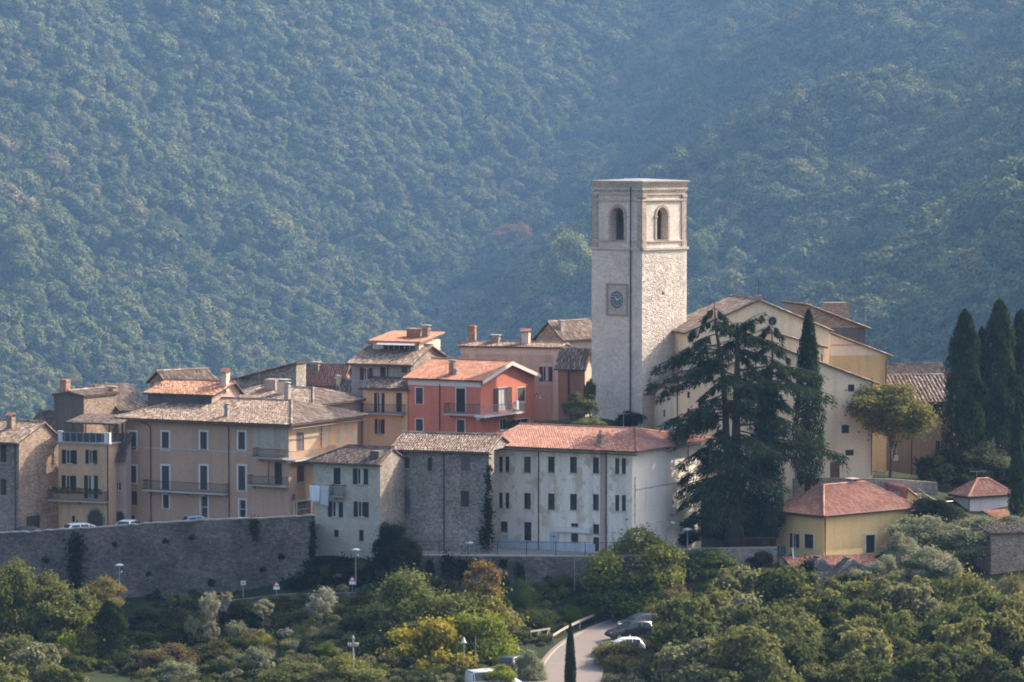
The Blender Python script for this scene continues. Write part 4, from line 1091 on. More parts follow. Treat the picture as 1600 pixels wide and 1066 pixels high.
h = House('orange_wing_house', 'orange plastered wing with dark balcony doors below the grey house', 'house', 637, 375.5, 66, 567, 652, 606, base_z=17, wall='orange')
h.win('L', 585, 614, 601, 644, 'open', 'shutter_brown', name='balcony_door', sill=False); h.win('L', 619, 614, 628, 644, 'shut', 'shutter_brown', name='balcony_door', sill=False); h.win('L', 586, 655, 601, 678, 'open', 'shutter_brown')
h.walls(2); h.roof('y', 0.75, 0.5, 0.1, mat='tile_old', shed=True, jit=0.02); h.gutter('L'); h.balcony('L', 568, 645, 634, 631, 0.9)

# ---- tan house behind the salmon one
h = House('tan_house', 'broad tan house with cream corner strips and one brown shuttered window', 'house', 875, 384, 74, 720, 888, 543, base_z=21, wall='tan')
h.win('L', 843, 573, 863, 596, 'open', 'shutter_brown', surr='cream_trim', sw=0.3)
h.walls(2); h.roof('y', 0.3, 0.35, 0.3, mat='tile_old', jit=0.02)
tp = MB(); h.fbox(tp, 'L', 0.0, 0.75, 0, h.E - 0.02, 0.004, 0.06); h.fbox(tp, 'L', 0.76, h.L, h.E - 0.8, h.E - 0.02, 0.004, 0.05); h.fbox(tp, 'L', h.L - 1.6, h.L - 0.9, 0, h.E - 0.81, 0.004, 0.05); tp.build_each('corner_strip', M['cream_trim'], h.o)
h.chimney(1.2, h.on('L', 817, 545)[0], 0.75, 1.1, mat='cream_trim'); h.chimney(h.W * 0.5, h.on('L', 731, 545)[0], 0.7, 1.7, mat='rust', cap=None); h.chimney(1.5, h.on('L', 768, 545)[0], 0.8, 0.55, mat='stone_brick', cap='slab')

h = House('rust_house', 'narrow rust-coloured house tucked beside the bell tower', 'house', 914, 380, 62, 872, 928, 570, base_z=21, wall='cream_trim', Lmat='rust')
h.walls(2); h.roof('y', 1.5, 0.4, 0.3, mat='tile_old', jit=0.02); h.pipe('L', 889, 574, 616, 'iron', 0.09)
h = House('blue_grey_house', 'blue-grey gabled house in the shade behind the bell tower', 'house', 878, 396, 50, 838, 938, 528, base_z=21, wall='grey_plaster', Lmat='stone_brick')
h.win('R', 896, 542, 901, 549, 'pane', frame='frame_dark'); h.win('R', 884, 540, 887, 553, 'pane', frame='frame_dark')
h.walls(2); h.roof('x', 1.55, 0.4, 0.3, mat='tile_old', jit=0.02)
h.chimney(0.8, 0.8, 0.45, 0.8, mat='concrete', cap='slab')

# ------------------------------------------------------------------ bell tower
h = House('bell_tower', 'tall pale stone bell tower with clock, arched belfry and flat cornice', 'tower', 1003.5, 373, 48.5, 924.5, 1073, 392, base_z=20.5, wall='tower_stone')
W, L = h.W, h.L
def zpy(py): return at(1003.5, py, 373).z - h.C.z
h.holes['R'].append((W * 0.44, W * 0.50, zpy(462), zpy(453)))
h.walls(1)
MB().box((W*0.43, 0.18, zpy(463)), (W*0.51, 0.2, zpy(452))).build('slit_window', M['glass'], h.o)
zb0, zb1 = h.E, zpy(287)                                   # belfry from string course to cornice
ins = 0.14
bw = MB()
def bface(face, Lf):
    """belfry wall with one arched opening; returns (centre, half width, sill, spring)"""
    c = Lf * (0.50 if face == 'L' else 0.46); hw = 0.85; zs0 = zpy(376); zsp = zpy(338); n = 12
    us = [ins, c - hw, c + hw, Lf - ins]; d = -ins
    P = lambda u, z, dd=d: h.loc(face, u, z, dd)
    bw.poly([P(us[0], zb0), P(us[1], zb0), P(us[1], zb1), P(us[0], zb1)]); bw.poly([P(us[2], zb0), P(us[3], zb0), P(us[3], zb1), P(us[2], zb1)])
    bw.poly([P(us[1], zb0), P(us[2], zb0), P(us[2], zs0), P(us[1], zs0)])
    arc = [(c + hw * math.cos(a), zsp + hw * math.sin(a)) for a in np.linspace(math.pi, 0, n)]
    for (ua, za), (ub, zb) in zip(arc[:-1], arc[1:]): bw.poly([P(ua, za), P(ub, zb), P(ub, zb1), P(ua, zb1)])
    edge = [(us[1], zs0)] + arc + [(us[2], zs0)]
    for (ua, za), (ub, zb) in zip(edge, edge[1:] + edge[:1]): bw.poly([P(ua, za), P(ub, zb), P(ub, zb, d - 0.8), P(ua, za, d - 0.8)])
    return c, hw, zs0, zsp
cl = bface('L', L); cr = bface('R', W)
# far walls of the belfry, version with openings, left unused
def far_face(face, Lf):
    c = Lf * 0.5; hw = 0.66; zs0 = zpy(375); zsp = zpy(337)
    d = -(W if face == 'L' else L) + ins
    P = lambda u, z: h.loc(face, u, z, d)
    for a, b, c0, c1 in ((ins, c - hw, zb0, zb1), (c + hw, Lf - ins, zb0, zb1), (c - hw, c + hw, zb0, zs0), (c - hw, c + hw, zsp + hw * 0.8, zb1)):
        bw.poly([P(a, c0), P(b, c0), P(b, c1), P(a, c1)])
for d_ in ('L', 'R'):  # unseen far walls shut without openings to keep the belfry dark inside
    Lf_ = L if d_ == 'L' else W; dd_ = -(W if d_ == 'L' else L) + ins
    bw.poly([h.loc(d_, ins, zb0, dd_), h.loc(d_, Lf_ - ins, zb0, dd_), h.loc(d_, Lf_ - ins, zb1, dd_), h.loc(d_, ins, zb1, dd_)])
bw.build('belfry', M['tower_stone'], h.o)
MB().box((0.3, 0.3, zb0 + 0.05), (W - 0.3, L - 0.3, zb0 + 0.15)).build('belfry_floor', M['wood_dark'], h.o)
tr = MB()
for face, Lf in (('L', L), ('R', W)):
    h.fbox(tr, face, -0.16, Lf + 0.16, zpy(391.5), zpy(387.5), -0.2, 0.16)          # string course
    h.fbox(tr, face, 0.0, Lf, zpy(379), zpy(376.5), -0.2, 0.0)                      # sill course
    h.fbox(tr, face, 0.0, Lf, zpy(314.5), zpy(312), -0.2, 0.02)
    h.fbox(tr, face, 0.0, Lf, zpy(305), zpy(303), -0.2, 0.0)
    h.fbox(tr, face, -0.05, Lf + 0.05, zpy(297), zpy(294), -0.2, 0.06)
tr.build_each('string_course', M['tower_trim'], h.o)
pm = MB()
for face, Lf in (('L', L), ('R', W)):
    for u0, u1 in ((0.02, 0.72), (Lf - 0.72, Lf - 0.02)):
        h.fbox(pm, face, u0, u1, zpy(376), zpy(315), -0.2, -0.04); h.fbox(pm, face, u0 - 0.04, u1 + 0.04, zpy(387.4), zpy(379.2), -0.2, -0.01)
        h.fbox(pm, face, u0 - 0.05, u1 + 0.05, zpy(309), zpy(305.3), -0.2, 0.05); h.fbox(pm, face, u0, u1, zpy(311.8), zpy(309.2), -0.2, -0.02)
pm.build_each('pilaster', M['tower_brick'], h.o)
dn = MB()
for face, Lf in (('L', L), ('R', W)):
    n = 17
    for k_ in range(n):
        u = Lf * (k_ + 0.5) / n; h.fbox(dn, face, u - 0.1, u + 0.1, zpy(300), zpy(297.2), -0.2, 0.03)
dn.build_each('dentil', M['tower_trim'], h.o)
an = Vector((0, 0, 0))
for face, (c, hw, zs0, zsp) in (('L', cl), ('R', cr)):
    a_ = MB(); nv = Vector(h.loc(face, 0, 0, 1.0))
    th_ = np.linspace(0, math.pi, 16)
    for q0, q1 in zip(th_[:-1], th_[1:]):
        a_.prism([h.loc(face, c + rr * math.cos(q), zsp + rr * math.sin(q), -ins + 0.005) for rr, q in ((hw + 0.01, q0), (hw + 0.30, q0), (hw + 0.30, q1 - 0.02), (hw + 0.01, q1 - 0.02))], nv * 0.09)
    for s_ in (-1, 1):
        u = c + s_ * (hw + 0.155); h.fbox(a_, face, u - 0.145, u + 0.145, zs0, zsp - 0.16, -ins + 0.005, -ins + 0.08); h.fbox(a_, face, u - 0.24, u + 0.24, zsp - 0.15, zsp - 0.02, -ins + 0.005, -ins + 0.16)
    h.fbox(a_, face, c - hw - 0.3, c + hw + 0.3, zs0 - 0.14, zs0 - 0.01, -ins + 0.005, -ins + 0.14)
    a_.build('arch_surround', M['tower_brick'], h.o)
co = MB(); zc = zb1
for k_, (dz0, dz1, ov) in enumerate(((-0.32, -0.14, 0.02), (-0.139, 0.02, 0.10), (0.021, 0.16, 0.19), (0.161, 0.27, 0.27))): co.box((ins - ov - 0.1, ins - ov - 0.1, zc + dz0), (W - ins + ov + 0.1, L - ins + ov + 0.1, zc + dz1))
co.build('cornice', M['tower_trim'], h.o)
rf = MB(); o_ = 0.10; zr0 = zc + 0.272; cx_, cy_ = W / 2, L / 2
c4 = [(-o_, -o_, zr0), (W + o_, -o_, zr0), (W + o_, L + o_, zr0), (-o_, L + o_, zr0)]
for i in range(4): rf.poly([c4[i], c4[(i+1) % 4], (cx_, cy_, zr0 + 0.22)])
rf.poly(c4[::-1]); tro = rf.build('roof', M['lead_roof'], h.o)
MB().tube([(cx_, cy_, zr0 + 0.3), (cx_, cy_, zr0 + 0.8)], 0.04, 5).build('finial', M['iron'], tro)
# bells hanging behind the arches
def bell(x, y, z, s):
    prof = [(0.02, 0.62), (0.16, 0.60), (0.22, 0.5), (0.25, 0.3), (0.32, 0.12), (0.42, 0.0)]
    mb = MB(); seg = 14
    for r0, z0 in prof:
        for k_ in range(seg): mb.v.append((x + s * r0 * math.cos(2*math.pi*k_/seg), y + s * r0 * math.sin(2*math.pi*k_/seg), z + s * z0))
    for i in range(len(prof) - 1):
        for k_ in range(seg): mb.f.append((i*seg + k_, i*seg + (k_+1) % seg, (i+1)*seg + (k_+1) % seg, (i+1)*seg + k_))
    return mb
BZ = zpy(348)
tag(bell(0, 0, 0, 1.5).build('bell', plain('bronze', (0.10, 0.12, 0.10), 0.5, 0.5, metal=0.6), None, True), 'bronze bell hanging in the left belfry arch', 'bell', 'belfry bells')
b1 = bpy.data.objects['bell']; b1.location = h.o.matrix_basis @ Vector((1.3, L * 0.5 - 0.2, BZ)) if False else (h.C + h.dR * 1.35 + h.dL * (L * 0.44) + Vector((0, 0, BZ)))
b2 = b1.copy(); col.objects.link(b2); b2.location = h.C + h.dR * (W * 0.40) + h.dL * 1.5 + Vector((0, 0, BZ)); b2['label'] = 'bronze bell hanging in the sunlit right belfry arch'
MB().box((0.6, L*0.44 - 0.08, BZ + 0.93), (W - 0.4, L*0.44 + 0.08, BZ + 1.1)).box((W*0.40 - 0.08, 0.5, BZ + 0.935), (W*0.40 + 0.08, L*0.44 - 0.09, BZ + 1.105)).build('bell_beam', M['wood_dark'], h.o)
# clock on the left face
u0, u1, z0, z1 = h.rect('L', 947.5, 443, 981.5, 494); uc, zc2 = (u0 + u1) / 2, (z0 + z1) / 2
ck = MB()
for a in ((u0, u1, z1 - 0.22, z1), (u0, u1, z0, z0 + 0.22), (u0, u0 + 0.24, z0 + 0.221, z1 - 0.221), (u1 - 0.24, u1, z0 + 0.221, z1 - 0.221)): h.fbox(ck, 'L', *a, 0.004, 0.09)
clock = ck.build('clock', plain('clock_stone', (0.30, 0.27, 0.24), 0.9, 0.1, var=0.15), h.o)
MB_ = MB(); h.fbox(MB_, 'L', u0 + 0.241, u1 - 0.241, z0 + 0.221, z1 - 0.221, 0.004, 0.02); MB_.build('clock_panel', M['tower_trim'], clock)
def disc(r0, r1, d0, d1, n=28):
    m_ = MB(); nv = Vector(h.loc('L', 0, 0, d1 - d0))
    for a, b in zip(np.linspace(0, 2*math.pi, n + 1)[:-1], np.linspace(0, 2*math.pi, n + 1)[1:]):
        if r0 > 0: q = [(r0, a), (r1, a), (r1, b), (r0, b)]
        else: q = [(0, 0), (r1, a), (r1, b)]
        m_.prism([h.loc('L', uc + rr * math.cos(w), zc2 + rr * math.sin(w) * 1.02, d0) for rr, w in q], nv)
    return m_
disc(0.86, 1.03, 0.021, 0.08).build('clock_rim', M['tower_trim'], clock); disc(0.74, 0.858, 0.021, 0.05).build('clock_ring', plain('clock_dark', (0.10, 0.10, 0.10), 0.6), clock)
disc(0, 0.738, 0.021, 0.035).build('dial', plain('clock_dial', (0.10, 0.14, 0.15), 0.5, 0.4), clock)
hm = MB(); nv = Vector(h.loc('L', 0, 0, 0.02))
for ang, ln_, wd in ((math.pi * 0.30, 0.42, 0.05), (math.pi * 0.86, 0.60, 0.035)):
    a = Vector((math.cos(ang), math.sin(ang))); p = Vector((-a.y, a.x)) * wd
    hm.prism([h.loc('L', uc + q.x, zc2 + q.y, 0.036) for q in (-a * 0.1 - p, a * ln_ - p * 0.5, a * ln_ + p * 0.5, -a * 0.1 + p)], nv)
hm.build('clock_hand', M['sign_white'], clock)
tk = MB()
for i in range(12):
    a = Vector((math.cos(i * math.pi / 6), math.sin(i * math.pi / 6))); p = Vector((-a.y, a.x)) * 0.025
    tk.prism([h.loc('L', uc + q.x, zc2 + q.y, 0.036) for q in (a * 0.58 - p, a * 0.70 - p, a * 0.70 + p, a * 0.58 + p)], nv * 0.5)
tk.build('hour_mark', M['sign_white'], clock)
MB().tube([h.loc('L', h.on('L', 986, 500)[0], 0.0, 0.12), h.loc('L', h.on('L', 986, 500)[0], zpy(292), 0.12)], 0.07, 6).build('downpipe', M['iron'], h.o)
# a scatter of proud stones so that the sunlit face is not a plane
r_ = np.random.default_rng(5); sb = MB()
for face, Lf, n in (('R', W, 1900), ('L', L, 700)):
    for _ in range(n):
        u = r_.uniform(0.05, Lf - 0.45); z = r_.uniform(1.5, h.E - 0.5); w_ = r_.uniform(0.12, 0.30); hh = r_.uniform(0.09, 0.18); d_ = r_.uniform(0.01, 0.032)
        if face == 'L' and u0 - 0.5 < u < u1 + 0.1 and z0 - 0.4 < z < z1 + 0.2: continue
        P = [(u, z + r_.uniform(0, .05)), (u + w_, z), (u + w_ - r_.uniform(0, .06), z + hh), (u + r_.uniform(0, .06), z + hh)]
        sb.prism([h.loc(face, a, b, -0.02) for a, b in P], Vector(h.loc(face, 0, 0, 0.02 + d_)))
so = sb.build('stones', M['tower_stone'], h.o); so['kind'] = 'stuff'
TOWER = h

# ------------------------------------------------------------------ church behind the cedar
h = House('church', 'cream gabled church with round window and iron cross behind the cedar', 'church', 1073, 373.0, 16, 1050, 1296, 519, base_z=17, L=8, wall='church', Rmat='church')
h.walls(1)
ap = h.on('R', 1187, 469)[1] - h.E
h.roof('y', ap, 0.35, 0.35, mat='tile_old', jit=0.02)
uc, zc_ = h.on('R', 1206.5, 502)
def rdisc(H_, uc, zc, r0, r1, d0, d1, n=24):
    m_ = MB(); nv = Vector((0, -(d1 - d0), 0))
    for a, b in zip(np.linspace(0, 2*math.pi, n + 1)[:-1], np.linspace(0, 2*math.pi, n + 1)[1:]):
        q = [(r0, a), (r1, a), (r1, b), (r0, b)] if r0 > 0 else [(0, 0), (r1, a), (r1, b)]
        m_.prism([(uc + rr * math.cos(w), -d0, zc + rr * math.sin(w)) for rr, w in q], nv)
    return m_
rw = rdisc(h, uc, zc_, 0.46, 0.62, 0.004, 0.09).build('round_window', M['cream_trim'], h.o); rdisc(h, uc, zc_, 0, 0.455, 0.004, 0.03).build('pane', M['glass'], rw)
MB().box((uc - 0.44, -0.06, zc_ - 0.025), (uc + 0.44, -0.031, zc_ + 0.025)).box((uc - 0.025, -0.06, zc_ + 0.026), (uc + 0.025, -0.031, zc_ + 0.44)).box((uc - 0.025, -0.06, zc_ - 0.44), (uc + 0.025, -0.031, zc_ - 0.026)).build('window_bar', M['frame_dark'], rw)
xr = h.W / 2; zr = h.E + ap
cr_ = MB().box((xr - 0.28, -0.3, zr + 0.05), (xr + 0.28, 0.3, zr + 0.5)); pd = cr_.build('cross_pedestal', M['stone_brick'], h.o)
MB().box((xr - 0.035, -0.035, zr + 0.5), (xr + 0.035, 0.035, zr + 2.1)).box((xr - 0.42, -0.034, zr + 1.45), (xr - 0.036, 0.034, zr + 1.53)).box((xr + 0.036, -0.034, zr + 1.45), (xr + 0.42, 0.034, zr + 1.53)).build('cross', M['iron'], pd)
CH = h
h = House('church_middle_block', 'cream middle block of the church with a low gable under the round window', 'church', 1120, 371.2, 16, 1112, 1288, 545, base_z=17, L=3.0, wall='church')
h.walls(1); h.roof('y', max(0.8, h.on('R', 1200, 519)[1] - h.E), 0.3, 0.3, mat='tile_old', jit=0.02); h.pipe('R', 1284, 553, 580, 'rust_iron')
h = House('church_nave', 'wide greyish cream church front with small square windows and tiled verge', 'church', 1056, 367.5, 16, 1008, 1364, 603, base=760, wall='church_grey', Lmat='church')
for a in ((1325, 601, 1335, 612), (1315, 664, 1327, 677), (1321, 703, 1334, 712)): h.win('R', *a, 'pane', frame='frame_dark', sill=False)
h.win('R', 1259, 724, 1270, 748, 'pane', frame='frame_white'); h.win('R', 1297, 722, 1312, 752, 'door', frame='frame_dark', fill='wood_brown', name='door')
for a in ((1074, 612, 1078, 622), (1074, 638, 1078, 652), (1102, 655, 1108, 672)): h.win('R', *a, 'pane', frame='frame_dark', sill=False)
for a in ((1018, 612, 1021, 620), (1036, 612, 1039, 622), (1036, 640, 1039, 652)): h.win('L', *a, 'pane', frame='frame_dark', sill=False)
h.walls(2); ap = h.on('R', 1206, 541)[1] - h.E
h.roof('y', ap, 0.6, 0.35, mat='tile_old', jit=0.02); h.gutter('L', 0.6); h.pipe('R', 1362, 590, 742, 'rust_iron'); h.pipe('R', 1058, 606, 690, 'iron')
CF = h
h = House('church_side_hall', 'sunlit orange-yellow side hall with sloping roof right of the church', 'church', 1297, 381, 16, 1290, 1386, 556, base_z=16, L=9, wall='church_yellow', Rmat='church_yellow')
h.walls(1)
W_, E_ = h.W, h.E; z1_ = h.on('R', 1296, 521)[1]; sl_ = (z1_ - E_) / W_
MB().poly([(0, 0, E_), (W_, 0, E_), (0, 0, z1_)]).poly([(0, 0, E_), (0, 9, E_), (0, 9, z1_), (0, 0, z1_)]).build_each('gable', M['cream_trim'], h.o)
P4 = [(W_ + 0.6, -0.3, E_ - 0.6 * sl_ + 0.08), (W_ + 0.6, 9.3, E_ - 0.6 * sl_ + 0.08), (-0.05, 9.3, z1_ + 0.08), (-0.05, -0.3, z1_ + 0.08)]
ro_ = MB().prism(P4, (0, 0, -0.13)).build('roof', M['roof_under'], h.o); V, F = tile_plane(*P4, seed=640); x_ = link('roof_tiles', np_mesh('roof_tiles', V, F, True), ro_, M['tile_old']); x_['kind'] = 'stuff'
h.pipe('R', 1384, 562, 600, 'rust_iron'); h.band('R', 539, 0.08, 0.05, 'rust', u0=0.1, u1=W_ * 0.5)
h = House('church_back_house', 'dark brick house with pale tile verge rising behind the church roof', 'house', 1262, 392, 16, 1240, 1352, 513, base_z=18, L=7, wall='stone_brick', Rmat='dark_plaster')
h.walls(1)
W_, E_ = h.W, h.E; z1_ = h.on('R', 1262, 477)[1]; sl_ = (z1_ - E_) / W_
MB().poly([(0, 0, E_), (W_, 0, E_), (0, 0, z1_)]).poly([(0, 0, E_), (0, 7, E_), (0, 7, z1_), (0, 0, z1_)]).build_each('gable', M['stone_brick'], h.o)
P4 = [(W_ + 0.5, -0.4, E_ - 0.5 * sl_ + 0.08), (W_ + 0.5, 7.3, E_ - 0.5 * sl_ + 0.08), (-0.3, 7.3, z1_ + 0.15), (-0.3, -0.4, z1_ + 0.15)]
ro_ = MB().prism(P4, (0, 0, -0.13)).build('roof', M['roof_under'], h.o); V, F = tile_plane(*P4, seed=641, jit=0.02); x_ = link('roof_tiles', np_mesh('roof_tiles', V, F, True), ro_, M['tile_old']); x_['kind'] = 'stuff'
MB().box((W_ * 0.5, 3.0, z1_ - 1.4), (W_ * 0.9, 4.2, z1_ + 0.1)).build('chimney', M['stone_brick'], h.o)

# ---- house behind the broadleaf tree on the right
h = House('brown_house', 'brown plastered house with old tile roof behind the small plane tree', 'house', 1366, 388, 12, 1362, 1490, 627, base=748, wall='brown_house', L=9)
h.win('R', 1367, 690, 1373, 711, 'pane'); h.win('R', 1462, 688, 1473, 711, 'open', 'shutter_brown'); h.win('R', 1458, 632, 1474, 655, 'shut', 'shutter_green'); h.win('R', 1397, 692, 1401, 712, 'pane')
h.walls(2); h.roof('x', 2.3, 0.5, 0.3, mat='tile_old', col_w=0.42, row=0.6, jit=0.02); h.pipe('R', 1424, 682, 742, 'iron')
ac = MB().box((h.on('R', 1394, 715)[0], -0.35, h.on('R', 1394, 720)[1]), (h.on('R', 1402, 715)[0], -0.02, h.on('R', 1394, 712)[1])); ac.build('air_conditioner', M['trim_white'], h.o)
h = House('brown_back_house', 'low brick-red rear house with stony roof behind the brown house', 'house', 1350, 399, 12, 1346, 1486, 598, base_z=16, wall='rust', L=8)
h.walls(1); h.roof('x', 1.6, 0.3, 0.3, mat='tile_dark', jit=0.03); h.chimney(h.on('R', 1413, 590)[0], 0.6, 0.5, 1.6, mat='stone_brick', cap=None)

# ---- yellow villa
h = House('yellow_villa', 'yellow villa with hipped red roof among the olive trees', 'house', 1287, 353.5, 40, 1213, 1424, 801, base=872, wall='yellow')
h.win('L', 1214.5, 804, 1229, 820, 'open', 'shutter_light'); h.win('L', 1235, 834, 1249, 856, 'open', 'shutter_dark', surr='trim_white', sw=0.08); h.win('L', 1257, 835, 1271, 857, 'shut', 'shutter_dark', surr='trim_white', sw=0.12); h.win('L', 1215, 853, 1228, 871, 'open', 'shutter_light')
h.win('R', 1353, 836, 1367, 864, 'pane', surr='trim_white', sw=0.2, frame='frame_dark', sill=False)
h.walls(4)
h.roof('x', 2.1, 0.55, 0.4, hip0=3.2, hip1=3.2, mat='tile_red', jit=0.006, col_w=0.26); h.gutter('R', 0.55); h.gutter('L', 0.55, slope=0.6); h.pipe('R', 1288.5, 806, 868); h.pipe('R', 1422, 806, 840)
h.chimney(h.W * 0.62, h.L * 0.55, 0.9, 0.4, mat='tile_red', cap='slab')
h.band('L', 868.5, 0.12, 0.06, 'trim_white'); h.band('R', 868.5, 0.12, 0.06, 'trim_white')
VILLA = h
h = House('villa_annexe', 'yellow annexe with sloping tiled roof behind the villa', 'house', 1414, 365, 20, 1395, 1447, 789, base_z=11, wall='yellow', L=6)
h.walls(1); h.roof('y', 1.6, 0.3, 0.25, mat='tile_red', off=0.2, jit=0.008)
h = House('villa_porch', 'tiny red-tiled porch roof at the corner of the yellow villa', 'house', 1425, 357, 20, 1418, 1440, 822, base_z=10.5, wall='yellow', L=2.0)
h.walls(1); h.roof('x', 0.35, 0.3, 0.15, mat='tile_red', shed=True)

# ---- small pale house, its annexe, and old stone buildings in the orchard
h = House('pale_small_house', 'small pale lilac house with hipped red roof and antenna', 'house', 1514, 369, 30, 1490, 1580, 772, base=822, wall='pale_house')
h.win('L', 1500, 797, 1506, 808, 'pane', frame='frame_white')
h.walls(3); h.roof('x', 1.2, 0.4, 0.3, hip0=2.0, hip1=2.0, mat='tile_red', jit=0.008); h.pipe('R', 1513.5, 777, 806); h.gutter('R', 0.4); h.gutter('L', 0.4)
PALE = h
h = House('pale_annexe', 'low annexe with sloping terracotta roof against the pale house', 'house', 1560, 364, 30, 1550, 1592, 812, base_z=11, wall='pale_house', L=2.2)
h.walls(1); h.roof('x', 0.55, 0.25, 0.2, mat='tile_new', shed=True)
h = House('stone_shed', 'weathered brick and stone shed at the right edge below the pale house', 'shed', 1549, 351, 14, 1540, 1640, 834, base=886, wall='stone_brick', L=4, Rmat='stone_brick')
h.walls(2); h.roof('x', 0.5, 0.25, 0.2, mat='tile_dark', shed=True, jit=0.03)
h = House('terracotta_outbuilding', 'low pink outbuilding with terracotta roof in front of the yellow villa', 'shed', 1237, 349, 14, 1228, 1376, 886, base=906, wall='pink_low', L=2.6)
h.walls(2); h.roof('x', 0.55, 0.2, 0.1, mat='tile_red', shed=True)
for nm_, lab_, cx_, l_, r_x, ev, apx, Yv in (('stone_ruin', 'roofless stone ruin with pointed gable below the villa, ivy on its left', 1266, 1258, 1306, 893, (1285, 872), 345.5), ('stone_ruin', 'second gabled stone ruin right beside the ivy-covered one', 1310, 1302, 1375, 896, (1333, 874), 344.8)):
    h = House(nm_, lab_, 'ruin', cx_, Yv, 12, l_, r_x, ev, base=935, wall='stone_dark', L=3.0, group='old stone ruins below the villa')
    h.walls(2); ua, za = h.on('R', *apx)
    MB().prism([(0, 0.0, h.E), (h.W, 0.0, h.E), (ua + 0.3, 0.0, za - 0.2), (ua, 0.0, za), (ua - 0.4, 0.0, za - 0.15)], (0, 0.45, 0)).build_each('gable', M['stone_dark'], h.o)
    h.roof('y', max(0.5, za - h.E - 0.25), 0.15, -0.5, mat='tile_dark', off=ua, jit=0.03)

# ------------------------------------------------------------------ retaining walls, terraces, street
def wall_run(name, label, pts, thick, mat, cope=None, cat='wall'):
    """pts: list of (Vector top, base z); a wall with a sloping top, built as one run with its coping"""
    o = empty(name, (pts[0][0].x, pts[0][0].y, pts[0][1])); tag(o, label, cat)
    off = Vector(o.location); mb = MB(); cp = MB()
    for (a, za), (b, zb) in zip(pts[:-1], pts[1:]):
        n = Vector((b.y - a.y, a.x - b.x, 0)).normalized() * thick
        if n.y < 0: n = -n
        f = [Vector((a.x, a.y, za)), Vector((b.x, b.y, zb)), b, a]
        mb.prism([p - off for p in f], n)
        if cope:
            m = n.normalized() * 0.06
            cp.prism([p - off for p in (a - m + Vector((0, 0, 0.01)), b - m + Vector((0, 0, 0.01)), b - m + Vector((0, 0, 0.13)), a - m + Vector((0, 0, 0.13)))], n + m * 2)
    mb.build('masonry', M[mat], o)
    if cope: cp.build('coping', M[cope], o)
    return o
tops = [(-60, 838, 353), (0, 834, 352.3), (80, 830, 351.2), (161, 824.5, 350.2), (241, 818, 349.3), (322, 814, 348.5), (420, 810, 347.6), (491, 807, 347.0)]
rj = np.random.default_rng(12); fine = []
for a_, b_ in zip(tops[:-1], tops[1:]):
    for k_ in range(9):
        q_ = at(*a_).lerp(at(*b_), k_ / 9); fine.append((q_ + Vector((0, 0, rj.normal() * 0.045 if k_ else 0)), q_.z - 11))
fine.append((at(*tops[-1]), at(*tops[-1]).z - 11))
wall_run('retaining_wall', 'high rubble-stone retaining wall below the palazzo street', fine, 0.5, 'stone_wall', 'concrete')
# street behind the parapet
sv = []; 
for p in tops:
    a = at(*p); sv += [(a.x, a.y + 0.3, a.z - 1.2), (a.x + 1.0, a.y + 14, a.z - 1.0)]
me = bpy.data.meshes.new('street'); me.from_pydata(sv, [], [(2*i, 2*i+2, 2*i+3, 2*i+1) for i in range(len(tops) - 1)]); tag(link('street', me, None, M['asphalt']), 'narrow street behind the retaining wall', kind='structure')
tops2 = [(641, 869, 346.6), (720, 869.5, 346.4), (800, 870, 346.2), (880, 870.5, 346), (960, 871, 345.8), (1045, 868, 346.6)]
wall_run('terrace_wall', 'stone terrace wall with hanging weeds below the white convent', [(at(*p), at(*p).z - 5.2) for p in tops2], 0.5, 'stone_wall', 'concrete')
sv = []
for p in tops2:
    a = at(*p); sv += [(a.x, a.y + 0.3, a.z - 0.12), (a.x + 1.0, a.y + 14, a.z - 0.12)]
me = bpy.data.meshes.new('terrace'); me.from_pydata(sv, [], [(2*i, 2*i+2, 2*i+3, 2*i+1) for i in range(len(tops2) - 1)]); tag(link('terrace', me, None, M['concrete']), 'paved terrace in front of the convent', kind='structure')
wall_run('lower_wall', 'low stone parapet along the lane under the laundry house', [(at(*p), at(*p).z - 3.0) for p in ((330, 944, 342.5), (440, 931, 342.3), (560, 928, 342.0), (655, 928, 341.8))], 0.4, 'stone_wall', 'stone_wall')
wall_run('garden_wall', 'stone garden wall under the cedar and its railing', [(at(*p), at(*p).z - 3.2) for p in ((1040, 862, 352.6), (1090, 859, 352.8), (1150, 858, 353.2), (1214, 857, 353.6))], 0.4, 'stone_dark', 'concrete')
wall_run('church_terrace_wall', 'grey rubble wall below the church on the right', [(at(*p), at(*p).z - 3.5) for p in ((1240, 748, 367.5), (1330, 747, 368.5), (1400, 749, 369.5), (1465, 754, 370.5))], 0.5, 'stone_house', None)
wall_run('church_terrace_wall', 'lower dark stone wall under the church terrace', [(at(*p), at(*p).z - 2.5) for p in ((1280, 768, 365.5), (1380, 768, 366), (1440, 772, 366.5))], 0.4, 'stone_dark', None)

